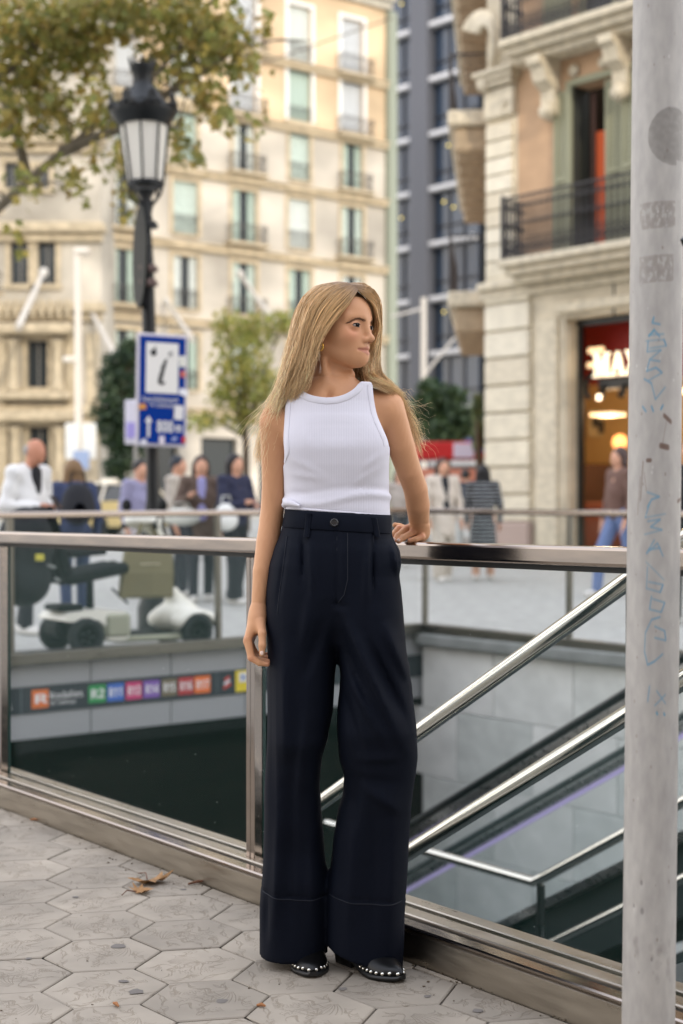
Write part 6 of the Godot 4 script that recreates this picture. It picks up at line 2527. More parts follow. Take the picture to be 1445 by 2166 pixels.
func plane_tree() -> void:
	var g := RandomNumberGenerator.new()
	g.seed = 21
	var base := P(-330, 1400, 16.20)
	base.y = rise(16.2)
	var o := thing("plane_tree", "tall plane tree with thinning autumn leaves, reaching over the street lamp", "tree", base)
	var bark := stone(C(128, 118, 100), "blotch", .8, .9, .3)
	var s := st()
	tube(s, [base, P(-320, 900, 16.20), P(-290, 560, 16.05), P(-250, 300, 15.75), P(-200, -200, 15.60), P(-120, -700, 15.60)], [.36, .28, .25, .22, .16, .06], 12)
	wpart("trunk", fin(s), bark, o)
	var limbs := [
		[[-290, 560, 16.05], [-120, 480, 15.75], [0, 440, 15.45], [60, 385, 15.30], [130, 325, 15.15], [200, 270, 15.00], [255, 235, 14.92], [330, 160, 14.85], [420, 60, 14.70], [470, -40, 14.70]],
		[[-250, 300, 15.75], [-100, 200, 15.30], [20, 150, 15.00], [110, 60, 14.85], [200, 10, 14.70], [330, -20, 14.55], [470, -60, 14.55]],
		[[130, 325, 15.15], [210, 290, 14.85], [300, 262, 14.70], [380, 272, 14.55]],
		[[255, 235, 14.92], [330, 215, 15.00], [410, 165, 15.15], [500, 105, 15.15], [550, 95, 15.15]],
		[[60, 385, 15.30], [40, 300, 15.45], [10, 230, 15.45], [-20, 120, 15.60]],
		[[-200, -200, 15.60], [0, -240, 15.30], [200, -200, 15.00], [420, -260, 14.85]],
		[[-290, 560, 16.05], [-420, 400, 16.35], [-560, 260, 16.80], [-700, 0, 17.25]]]
	for l in limbs:
		var pts := []
		var rs := []
		for i in l.size():
			pts.append(P(l[i][0], l[i][1], l[i][2]))
			rs.append(lerpf(.064, .014, float(i) / (l.size() - 1)))
		var ls := st()
		tube(ls, pts, rs, 9)
		wpart("limb", fin(ls), bark, o)
	for k in 46:                                       # twigs
		var l: Array = limbs[k % 5]
		var i := g.randi() % (l.size() - 1)
		var a := P(l[i][0], l[i][1], l[i][2]).lerp(P(l[i + 1][0], l[i + 1][1], l[i + 1][2]), g.randf())
		var b := a + Vector3(g.randf_range(-.2, .8), g.randf_range(-.4, .6), g.randf_range(-.5, .5))
		var ts := st()
		tube(ts, [a, a.lerp(b, .5) + Vector3(0, .05, 0), b], [.013, .009, .004], 5)
		wpart("twig", fin(ts), bark, o)
	var px := 15.0 / 3009.0
	var clumps := []
	for c in [[40, 60, 95, 75, 9], [150, 40, 100, 60, 9], [260, 20, 90, 50, 7], [360, 30, 80, 60, 6], [450, 60, 75, 70, 6], [505, 120, 45, 60, 2.6], [60, 170, 90, 60, 7], [160, 120, 80, 50, 5], [30, 250, 50, 55, 3.2], [120, 235, 60, 50, 3.5], [215, 230, 60, 40, 1.8], [440, 200, 60, 50, 2.2], [480, 265, 22, 30, .35], [380, 300, 45, 45, 1.6], [250, 340, 70, 60, 2.0], [280, 420, 50, 50, 1.1], [150, 380, 60, 40, 1.2], [60, 400, 50, 40, .9], [40, 500, 25, 60, .35], [545, 150, 30, 60, .5], [330, 120, 70, 50, 2.2], [410, 130, 60, 50, 2.4], [40, -80, 200, 90, 9], [300, -100, 220, 80, 9], [-200, 100, 180, 200, 14], [-420, 250, 200, 220, 10], [100, -320, 340, 160, 12], [560, 45, 20, 30, .3], [430, 340, 22, 22, .22], [545, 260, 25, 45, .12]]:
		clumps.append([P(c[0], c[1], 15.0 + g.randf_range(-.45, .45)), Vector3(c[2] * px, c[3] * px, .9), c[4]])
	crown(o, clumps, 5600, .1, [C(158, 150, 80), C(146, 142, 76), C(178, 158, 88), C(134, 140, 74), C(190, 172, 94), C(140, 132, 68), C(150, 128, 62), C(132, 134, 70), C(150, 150, 80)], leaf_mesh(.118), leaf_mat(), g)

func small_trees() -> void:
	var specs := [
		["dark green dense tree behind the blue information sign", 250, 1040, 44, [[255, 800, 50, 70, 5], [240, 880, 45, 70, 5], [265, 940, 40, 50, 4], [275, 745, 30, 30, 2], [250, 990, 30, 40, 2]], 3400, [C(44, 66, 44), C(36, 56, 38), C(58, 78, 48)], .2],
		["yellow green airy tree just left of the woman's hair", 520, 1060, 46, [[510, 760, 75, 60, 4], [540, 700, 60, 45, 3], [480, 690, 40, 40, 1.4], [560, 820, 60, 50, 3], [480, 830, 50, 45, 2.4], [520, 880, 50, 40, 2], [430, 890, 50, 25, 1.0], [600, 680, 40, 30, 1.2]], 2000, [C(166, 164, 84), C(150, 156, 84), C(180, 170, 92), C(140, 148, 78)], .2],
		["rounded green street tree right of the woman's shoulder, before the office block", 940, 1060, 42, [[940, 850, 50, 45, 4], [900, 870, 40, 45, 3], [975, 890, 38, 40, 3], [935, 910, 60, 35, 3], [905, 820, 25, 25, 1]], 2800, [C(66, 92, 60), C(82, 104, 66), C(56, 78, 54)], .18],
		["low bush trailing by the shop corner", 1012, 1060, 34, [[1012, 920, 14, 40, 2], [1008, 860, 10, 30, 1]], 500, [C(96, 112, 78), C(120, 132, 92)], .15]]
	for q in specs:
		var g := RandomNumberGenerator.new()
		g.seed = hash(q[0])
		var d: float = q[3]
		var base := P(q[1], q[2], d)
		base.y = rise(d)
		var o := thing("street_tree" if q[5] > 600 else "shrub", q[0], "tree" if q[5] > 600 else "bush", base)
		var bark := mat(C(88, 76, 62), .9)
		var s := st()
		var mid := P(q[4][0][0], q[4][0][1], d)
		tube(s, [base, base.lerp(mid, .5) + Vector3(.08, 0, 0), mid], [.16, .12, .05], 9)
		wpart("trunk", fin(s), bark, o)
		var px := d / 3009.0
		var clumps := []
		for c in q[4]:
			var ls := st()
			var e := P(c[0], c[1], d + g.randf_range(-.6, .6))
			tube(ls, [base.lerp(mid, .55), base.lerp(mid, .55).lerp(e, .6) + Vector3(0, .12, 0), e], [.07, .045, .02], 6)
			wpart("limb", fin(ls), bark, o)
			clumps.append([e, Vector3(c[2] * px, c[3] * px, c[2] * px), c[4]])
		crown(o, clumps, q[5], q[7], q[6], leaf_mesh(q[7]), leaf_mat(), g)

# ---------------------------------------------------------------- mobility scooter
func scooter() -> void:
	var yaw := deg_to_rad(35)
	var fw := Vector3(cos(yaw), 0, -sin(yaw))
	var rt := Vector3(sin(yaw), 0, cos(yaw))
	var rr := Vector3(-1.95, rise(10.9), -10.85)
	var o := thing("mobility_scooter", "cream and black four-wheeled mobility scooter parked beyond the left glass railing", "mobility scooter")
	o.transform = Transform3D(Basis(fw, Vector3.UP, rt), rr - rt * .27)      # x forward, z to its right; origin between the rear wheels
	var cream := mat(C(236, 235, 222), .35)
	var olive := mat(C(158, 160, 138), .5)
	var black := mat(C(18, 21, 22), .6)
	black.metallic_specular = .22
	var rubber := mat(C(30, 33, 34), .85)
	var grey := mat(C(120, 124, 122), .4, .5)
	var tyre := st()
	var prof := []
	for i in 13:
		var a := TAU * i / 12
		prof.append(Vector2(.112 + cos(a) * .034, sin(a) * .042))
	var rings := []
	for p in prof:
		var ring := PackedVector3Array()
		for k in 28:
			var a := TAU * k / 28
			var tread := .003 if p.x > .13 and k % 2 == 0 else 0.0
			ring.append(Vector3(cos(a) * (p.x + tread), sin(a) * (p.x + tread), p.y))
		rings.append(ring)
	tyre.set_smooth_group(0)
	for i in rings.size() - 1:
		for k in 28:
			var j := (k + 1) % 28
			var cen := Vector3(cos(TAU * k / 28) * .112, sin(TAU * k / 28) * .112, 0)
			quad(tyre, rings[i][k], rings[i][j], rings[i + 1][j], rings[i + 1][k], rings[i][k] - cen)
	var tm := fin(tyre)
	var rim := st()
	lathe(rim, [Vector2(.084, -.02), Vector2(.084, .012), Vector2(.07, .018), Vector2(.03, .008), Vector2(.026, .026), Vector2(.008, .03)], 20, Transform3D(Basis(Vector3.RIGHT, PI / 2), Vector3.ZERO))
	var rm := fin(rim)
	for q in [[0.0, .28, 1.0], [0.0, -.28, 1.0], [.98, .25, .94], [.98, -.25, .94]]:
		var wt := Transform3D(Basis().scaled(Vector3.ONE * q[2]), Vector3(q[0], .146 * q[2], q[1]))
		if q[1] < 0: wt.basis = Basis(Vector3.UP, PI) * wt.basis
		var wh := part("wheel", tm, rubber, o, wt)
		part("rim", rm, black, wh)
		for k in 5:
			part("bolt", boxm(Vector3(.012, .012, .02), .003), grey, wh, Transform3D(Basis(), Vector3(cos(TAU * k / 5) * .045, sin(TAU * k / 5) * .045, .016)))
	# body
	var s := st()
	prism(s, smooth_line2([Vector2(-.16, .27), Vector2(-.1, .33), Vector2(.1, .345), Vector2(.3, .33), Vector2(.36, .3), Vector2(.37, .12), Vector2(.2, .11), Vector2(.19, .2), Vector2(.1, .27), Vector2(-.05, .26)]), .5, Transform3D(Basis(), Vector3(0, 0, .25)), true)
	part("rear_shell", fin(s), cream, o)
	part("battery_box", boxm(Vector3(.22, .2, .42), .03, Vector3(.28, .22, .06)), olive, o)
	part("motor", boxm(Vector3(.2, .14, .3), .04, Vector3(-.08, .2, 0)), black, o)
	part("rear_tray", boxm(Vector3(.22, .05, .3), .02, Vector3(-.06, .36, 0)), black, o)
	part("deck", boxm(Vector3(.62, .05, .46), .015, Vector3(.58, .105, 0)), olive, o)
	part("deck_mat", boxm(Vector3(.56, .008, .4), .002, Vector3(.58, .135, 0)), black, o)
	var fs := Soft.new()
	fs.ell(Vector3(.93, .24, 0), Vector3(.22, .13, .2), .05)
	fs.ell(Vector3(.98, .22, .22), Vector3(.20, .10, .09), .06)
	fs.ell(Vector3(.98, .22, -.22), Vector3(.20, .10, .09), .06)
	fs.cap(Vector3(.98, .30, 0), Vector3(.86, .46, 0), .09, .06, .06)
	for k in [-1.0, 1.0]:
		fs.cut(Vector3(.98, .13, k * .16), Vector3(.98, .13, k * .36), .155, .155, .01)
	part("front_cowl", soft_mesh([nets(fs.d, Vector3(.66, .08, -.36), Vector3(1.26, .56, .36), .016)]), cream, o)
	var tl := st()
	tube(tl, [Vector3(.9, .34, 0), Vector3(.8, .66, 0), Vector3(.7, .96, 0)], [.036, .032, .03], 12)
	part("tiller", fin(tl), olive, o)
	var bl := st()
	tube(bl, [Vector3(.91, .33, .0), Vector3(.85, .52, .0)], [.06, .05], 12)
	part("tiller_boot", fin(bl), black, o)
	var hs := Soft.new()
	hs.ell(Vector3(.62, 1.03, 0), Vector3(.16, .075, .11), .04)
	hs.cap(Vector3(.70, .98, 0), Vector3(.80, .86, 0), .06, .035, .06)
	part("console", soft_mesh([nets(hs.d, Vector3(.42, .8, -.16), Vector3(.9, 1.14, .16), .012)]), cream, o)
	var hb := st()
	tube(hb, [Vector3(.58, .98, -.3), Vector3(.66, 1.0, -.12), Vector3(.66, 1.0, .12), Vector3(.58, .98, .3)], [.018], 10)
	part("handlebar", fin(hb), black, o)
	for k in [-1.0, 1.0]:
		var ms := st()
		tube(ms, [Vector3(.6, 1.0, k * .25), Vector3(.63, 1.12, k * .3)], [.008], 6)
		ball(ms, Vector3(.63, 1.15, k * .31), Vector3(.02, .055, .08))
		part("mirror", fin(ms), black, o)
	# seat on its post
	var ps := st()
	tube(ps, [Vector3(.16, .34, 0), Vector3(.16, .56, 0)], [.032, .028], 12)
	tube(ps, [Vector3(.3, .5, .1), Vector3(.42, .38, .14)], [.01], 6)
	part("seat_post", fin(ps), black, o)
	var ss := Soft.new()
	ss.cap(Vector3(-.08, .585, -.17), Vector3(.36, .66, -.17), .05, .05, .12)
	ss.cap(Vector3(-.08, .585, .17), Vector3(.36, .66, .17), .05, .05, .12)
	ss.cap(Vector3(-.08, .585, 0), Vector3(.36, .66, 0), .055, .055, .12)
	part("seat", soft_mesh([nets(ss.d, Vector3(-.2, .48, -.28), Vector3(.48, .76, .28), .016)]), black, o)
	var bs := Soft.new()
	for k in [-1.0, 0.0, 1.0]:
		bs.cap(Vector3(-.10, .62, k * .16), Vector3(-.24, 1.1, k * .14), .045, .045, .12)
	part("backrest", soft_mesh([nets(bs.d, Vector3(-.36, .5, -.26), Vector3(.0, 1.2, .26), .016)]), black, o)
	for k in [-1.0, 1.0]:
		var asx := st()
		tube(asx, [Vector3(-.14, .78, k * .27), Vector3(.16, .8, k * .27)], [.03, .03], 8)
		part("armrest", fin(asx), black, o)
	# the rucksack hung on the seat back, the cloth bag on the handlebar
	var b := thing("backpack", "big black backpack hung on the back of the mobility scooter's seat", "backpack")
	b.transform = o.transform * Transform3D(Basis(), Vector3(-.42, .4, .06))
	var rs := Soft.new()
	rs.ell(Vector3(0, .18, 0), Vector3(.2, .2, .25), .08)
	rs.ell(Vector3(.02, .46, 0), Vector3(.2, .28, .26), .08)
	rs.ell(Vector3(-.14, .22, 0), Vector3(.12, .16, .19), .05)
	part("bag", soft_mesh([nets(rs.d, Vector3(-.3, -.06, -.3), Vector3(.26, .8, .3), .02)]), mat(C(12, 15, 19), .9), b)
	part("label", boxm(Vector3(.07, .05, .02), .006), mat(C(206, 196, 60), .5), b, Transform3D(Basis(Vector3.UP, .1), Vector3(.02, .36, .272)))
	for k in 2:
		var zs := st()
		tube(zs, [Vector3(.1 + k * .06, .3 - k * .1, .24), Vector3(.17 + k * .04, .28 - k * .1, .2)], [.012], 6)
		part("buckle", fin(zs), mat(C(150, 152, 150), .4), b)
	var t := thing("tote_bag", "olive beige cloth shopping bag hanging from the mobility scooter's handlebar", "bag")
	t.transform = o.transform * Transform3D(Basis(Vector3.UP, -.25), Vector3(.56, .42, .16))
	var ts := st()
	var ring := func(y: float, w: float, d: float, sk: float) -> PackedVector3Array:
		return PackedVector3Array([Vector3(-w + sk, y, -d), Vector3(-w * .3 + sk, y, -d * 1.25), Vector3(w + sk, y, -d), Vector3(w * 1.04 + sk, y, d), Vector3(w * .2 + sk, y, d * 1.2), Vector3(-w + sk, y, d)])
	loft(ts, [ring.call(.0, .2, .05, 0.0), ring.call(.02, .205, .06, .0), ring.call(.2, .195, .075, .01), ring.call(.36, .18, .06, .02), ring.call(.46, .165, .03, .03)], true, false)
	var cl := stone(C(150, 142, 106), "fine", 6.0, .95)
	part("bag", fin(ts), cl, t)
	part("print", boxm(Vector3(.16, .012, .004), .001), mat(C(196, 190, 160), .8), t, Transform3D(Basis(), Vector3(.02, .27, .094)))
	for z in [-.04, .04]:
		var hs2 := st()
		tube(hs2, [Vector3(-.08, .44, z), Vector3(-.03, .58, z * .4), Vector3(.05, .58, z * .4), Vector3(.11, .44, z)], [.012], 6)
		part("handle", fin(hs2), cl, t)

# ---------------------------------------------------------------- litter on the paving
func litter() -> void:
	var g := RandomNumberGenerator.new()
	g.seed = 4
	var dry := stone(C(176, 132, 84), "blotch", 4.0, .8)
	dry.backlight_enabled = true
	dry.backlight = Color(.3, .3, .3)
	var specs := [[P(318, 1868, 4.46), .135, .5, "large curled dry leaf lying by the plinth, left of the woman"], [P(298, 1896, 4.35), .085, 2.4, "smaller curled dry leaf beside the large one on the tiles"]]
	for q in specs:
		var at: Vector3 = q[0]
		at.y = .004
		var o := thing("dry_leaf", q[3], "leaf", at, "dry leaves on the paving")
		var s := st()
		s.set_smooth_group(0)
		var outline := [Vector2(0, -.35), Vector2(.25, -.28), Vector2(.5, -.42), Vector2(.42, -.05), Vector2(.72, .1), Vector2(.38, .2), Vector2(.36, .5), Vector2(.1, .3), Vector2(-.05, .72), Vector2(-.18, .32), Vector2(-.5, .45), Vector2(-.38, .12), Vector2(-.7, -.05), Vector2(-.36, -.12), Vector2(-.42, -.4), Vector2(-.16, -.26)]
		var lift := func(v: Vector2) -> Vector3:
			var w: float = q[1]
			return Vector3(v.x * w * .8, (.02 + absf(v.x) * absf(v.x) * .34 + maxf(0, v.y) * .18 + sin(v.x * 9.0 + v.y * 7.0) * .05) * w, v.y * w * .62)
		for i in outline.size():
			var a: Vector2 = outline[i]
			var b: Vector2 = outline[(i + 1) % outline.size()]
			for k in 4:
				var v := [lift.call(a * k / 4.0), lift.call(a * (k + 1) / 4.0), lift.call(b * (k + 1) / 4.0), lift.call(b * k / 4.0)]
				quad(s, v[0], v[1], v[2], v[3], Vector3.UP)
		part("blade", fin(s), dry, o, Transform3D(Basis(Vector3.UP, q[2]), Vector3.ZERO))
		var ss := st()
		tube(ss, [Vector3(0, .004, -.2 * q[1]), Vector3(.1 * q[1], .012, -.55 * q[1]), Vector3(.02 * q[1], .003, -.85 * q[1])], [.0022, .0018, .0014], 5)
		part("stalk", fin(ss), mat(C(96, 58, 34), .8), o, Transform3D(Basis(Vector3.UP, q[2]), Vector3.ZERO))
	for q in [[246, 2132, .03, 1.0, "short brown twig on the tiles at the bottom edge"], [420, 1872, .07, -.5, "thin brown twig along the foot of the plinth"], [72, 1739, .03, .3, "crumpled orange leaf scrap at the foot of the plinth, far left"], [553, 2134, .022, .4, "small brown leaf scrap on the tiles in front of the woman's left boot"], [1112, 2093, .018, .2, "tiny ochre leaf scrap by the plinth, right of the woman"]]:
		var dd = 3009.0 * EYE / (q[1] - 1085.0)
		var at := P(q[0], q[1], dd)
		at.y = .003
		var o := thing("twig" if q[2] > .025 and q[0] > 100 else "leaf_scrap", q[4], "twig" if q[2] > .025 and q[0] > 100 else "leaf", at)
		var s := st()
		var dir = Vector3(cos(q[3]), 0, sin(q[3])) * q[2]
		tube(s, [-dir * .5 + Vector3(0, .002, 0), Vector3(0, .006, .002), dir * .5 + Vector3(0, .003, 0)], [.003, .005, .002], 6)
		part("piece", fin(s), mat(C(150, 100, 60) if q[2] < .031 else C(110, 74, 52), .85), o)

# ---------------------------------------------------------------- people passing behind
func passer(label: String, px: float, d: float, height: float, turn: float, look: Dictionary) -> Node3D:
	var base := P(px, 1085, d)
	base.y = rise(d)
	var o := thing("person", label, "person", base)
	o.rotation.y = turn
	o.scale = Vector3.ONE
	var k := height / 1.7
	var v := func(x: float, y: float, z: float) -> Vector3: return Vector3(x, y, z) * k
	var lean: float = look.get("lean", 0.0)
	var nod: float = look.get("nod", 0.0)
	var stride: float = look.get("stride", .12)
	var sh := [v.call(-.18, 1.39, lean), v.call(.18, 1.39, lean)]
	var elbows: Array = look.get("elbows", [Vector3(-.25, 1.1, .0), Vector3(.25, 1.1, .0)])
	var wrists: Array = look.get("wrists", [Vector3(-.24, .86, .08), Vector3(.24, .86, .08)])
	var hips := [v.call(-.09, .92, 0), v.call(.09, .92, 0)]
	var knees := [v.call(-.1, .5, stride * .7 + .03), v.call(.1, .5, -stride * .4 + .03)]
	var feet := [v.call(-.1, .08, stride), v.call(.1, .08, -stride)]
	var head: Vector3 = v.call(0, 1.575, lean * 1.25 + .015 + nod * .05)
	# one continuous figure
	var s := Soft.new()
	s.ell(head, Vector3(.076, .105, .092) * k, .02)
	s.ell(head + v.call(0, -.05, .035), Vector3(.055, .065, .055) * k, .03)
	s.ell(head + v.call(0, -.02, .095), Vector3(.014, .024, .018) * k, .015)
	for e in [-1.0, 1.0]:
		s.ell(head + v.call(e * .076, -.01, -.005), Vector3(.012, .03, .018) * k, .01)
	s.cap(head + v.call(0, -.08, -.02), v.call(0, 1.4, lean), .052 * k, .06 * k, .03)
	s.cap(sh[0], sh[1], .055 * k, .055 * k, .06)
	s.ell(v.call(0, 1.22, lean * .7), Vector3(.155, .2, .105) * k, .06)
	s.ell(v.call(0, .98, 0), Vector3(.15, .14, .105) * k, .06)
	for e in 2:
		s.cap(sh[e], elbows[e] * k, .048 * k, .038 * k, .03)
		s.cap(elbows[e] * k, wrists[e] * k, .037 * k, .025 * k, .02)
		var hd: Vector3 = ((wrists[e] - elbows[e]) as Vector3).normalized()
		s.cap(wrists[e] * k, (wrists[e] + hd * .07) * k, .03 * k, .026 * k, .02)
		for f in 4:
			var side := Vector3(.012 * (f - 1.5), 0, .006 * (f - 1.5))
			s.cap((wrists[e] + hd * .07 + side) * k, (wrists[e] + hd * .15 + side + Vector3(0, -.01, .015)) * k, .0115 * k, .0085 * k, .006)
		s.cap((wrists[e] + hd * .03) * k, (wrists[e] + hd * .08 + Vector3(.03 * (1 if e == 0 else -1), 0, .02)) * k, .013 * k, .01 * k, .01)
		s.cap(hips[e], knees[e], .082 * k, .056 * k, .04)
		s.cap(knees[e], feet[e], .054 * k, .04 * k, .03)
	var skin := mat(look.get("skin", C(206, 156, 128)), .55)
	part("body", soft_mesh([nets(s.d, Vector3(-.5, .02, -.5) * k, Vector3(.5, 1.72, .55) * k, .02)]), skin, o)
	# hair
	var hs := Soft.new()
	var long: float = look.get("long", 0.0)
	if not look.get("bald", false):
		hs.ell(head + v.call(0, .028, -.02), Vector3(.088, .102, .095) * k, .02)
		hs.cut(head + v.call(0, -.05, .085), head + v.call(0, -.0, .11), .072 * k, .06 * k, .02)
		if long > 0:
			for e in [-1.0, 0.0, 1.0]:
				hs.cap(head + v.call(e * .06, .0, -.05 + .012 * absf(e)), head + v.call(e * .085, -long, -.06 + .03 * absf(e)), .045 * k, .04 * k, .04)
	else:
		hs.ell(head + v.call(0, .01, -.035), Vector3(.083, .07, .072) * k, .02)
		hs.cut(head + v.call(0, .12, .04), head + v.call(0, .1, -.02), .09 * k, .075 * k, .02)
	part("hair", soft_mesh([nets(hs.d, head + Vector3(-.2, -.2 - long - .1, -.2) * k, head + Vector3(.2, .2, .2) * k, .016)]), mat(look.get("hair", C(34, 28, 26)), .6), o)
	# top or coat
	var long_coat: float = look.get("coat", .88)
	var c := Soft.new()
	c.cap(sh[0], sh[1], .068 * k, .068 * k, .05)
	c.ell(v.call(0, 1.22, lean * .7), Vector3(.175, .215, .13) * k, .06)
	c.cap(v.call(0, 1.15, lean * .5), v.call(0, long_coat + .1, .0), .15 * k, (.15 + maxf(0, .8 - long_coat) * .12) * k, .06)
	c.ell(v.call(0, 1.43, lean - .02), Vector3(.075, .05, .07) * k, .03)
	for e in 2:
		c.cap(sh[e], elbows[e] * k, .064 * k, .054 * k, .03)
		c.cap(elbows[e] * k, (elbows[e] as Vector3).lerp(wrists[e], .93) * k, .054 * k, .044 * k, .02)
	var cd := func(p: Vector3) -> float: return maxf(c.d(p) - .004 * sin(p.y * 40.0 + p.x * 23.0), maxf(long_coat * k - p.y, -(Vector2(p.x, p.z - lean - .14).length() - .0) + (.05 if p.y > 1.3 * k else -9.0)))
	var cloth := mat(look.get("top", C(90, 90, 96)), .85)
	if look.has("stripes"):
		var im := Image.create(4, 64, false, Image.FORMAT_RGB8)
		for y in 64:
			for x in 4:
				im.set_pixel(x, y, Color.WHITE if y % 16 < 3 else Color(.16, .17, .19))
		cloth.albedo_texture = ImageTexture.create_from_image(im)
		cloth.albedo_color = C(200, 204, 206)
		cloth.uv1_triplanar = true
		cloth.uv1_scale = Vector3(1, 4.5, 1)
	part("coat" if long_coat < .8 else "top", soft_mesh([nets(cd, Vector3(-.52, minf(long_coat, .8) - .1, -.5) * k, Vector3(.52, 1.52, .55) * k, .02)]), cloth, o)
	if look.has("shirt"):
		var sf := Soft.new()
		sf.cap(v.call(0, 1.4, lean + .085), v.call(0, .98, .085), .05 * k, .085 * k, .03)
		part("shirt", soft_mesh([nets(sf.d, Vector3(-.15, .85, -.05) * k, Vector3(.15, 1.5, .22) * k, .016)]), mat(look.shirt, .85), o)
	var t := Soft.new()
	t.ell(v.call(0, .97, 0), Vector3(.16, .12, .118) * k, .05)
	var wide: float = look.get("wide", 0.0)
	for e in 2:
		t.cap(hips[e], knees[e], .094 * k, (.07 + wide) * k, .04)
		t.cap(knees[e], feet[e], (.07 + wide) * k, (.058 + wide * 1.6) * k, .03)
	var td := func(p: Vector3) -> float: return maxf(t.d(p), .055 * k - p.y)
	part("trousers", soft_mesh([nets(td, Vector3(-.4, .0, -.42) * k, Vector3(.4, 1.1, .42) * k, .02)]), mat(look.get("legs", C(30, 34, 44)), .85), o)
	for e in 2:
		var f := Soft.new()
		f.cap(feet[e] + v.call(0, -.035, -.06), feet[e] + v.call(0, -.045, .13), .042 * k, .036 * k, .02)
		var fd := func(p: Vector3) -> float: return maxf(f.d(p), .002 - p.y)
		part("shoe", soft_mesh([nets(fd, feet[e] + Vector3(-.08, -.1, -.14) * k, feet[e] + Vector3(.08, .06, .22) * k, .014)]), mat(look.get("shoes", C(216, 214, 208)), .6), o)
	return o

func carried(called: String, label: String, category: String, o: Node3D, at: Vector3, r: Vector3, c: Color) -> Node3D:
	var b := thing(called, label, category)
	b.transform = o.transform * Transform3D(Basis(), at)
	var s := Soft.new()
	s.ell(Vector3.ZERO, r, .04)
	s.ell(Vector3(0, -r.y * .35, 0), r * Vector3(1.02, .6, 1.05), .06)
	part("bag", soft_mesh([nets(s.d, -r * 1.3, r * 1.3, maxf(r.x, r.y) / 9.0)]), mat(c, .8), b)
	var hs := st()
	tube(hs, [Vector3(-r.x * .5, r.y * .8, 0), Vector3(-r.x * .35, r.y * 1.5, 0), Vector3(r.x * .35, r.y * 1.5, 0), Vector3(r.x * .5, r.y * .8, 0)], [.012], 6)
	part("strap", fin(hs), mat(c.darkened(.2), .8), b)
	return b

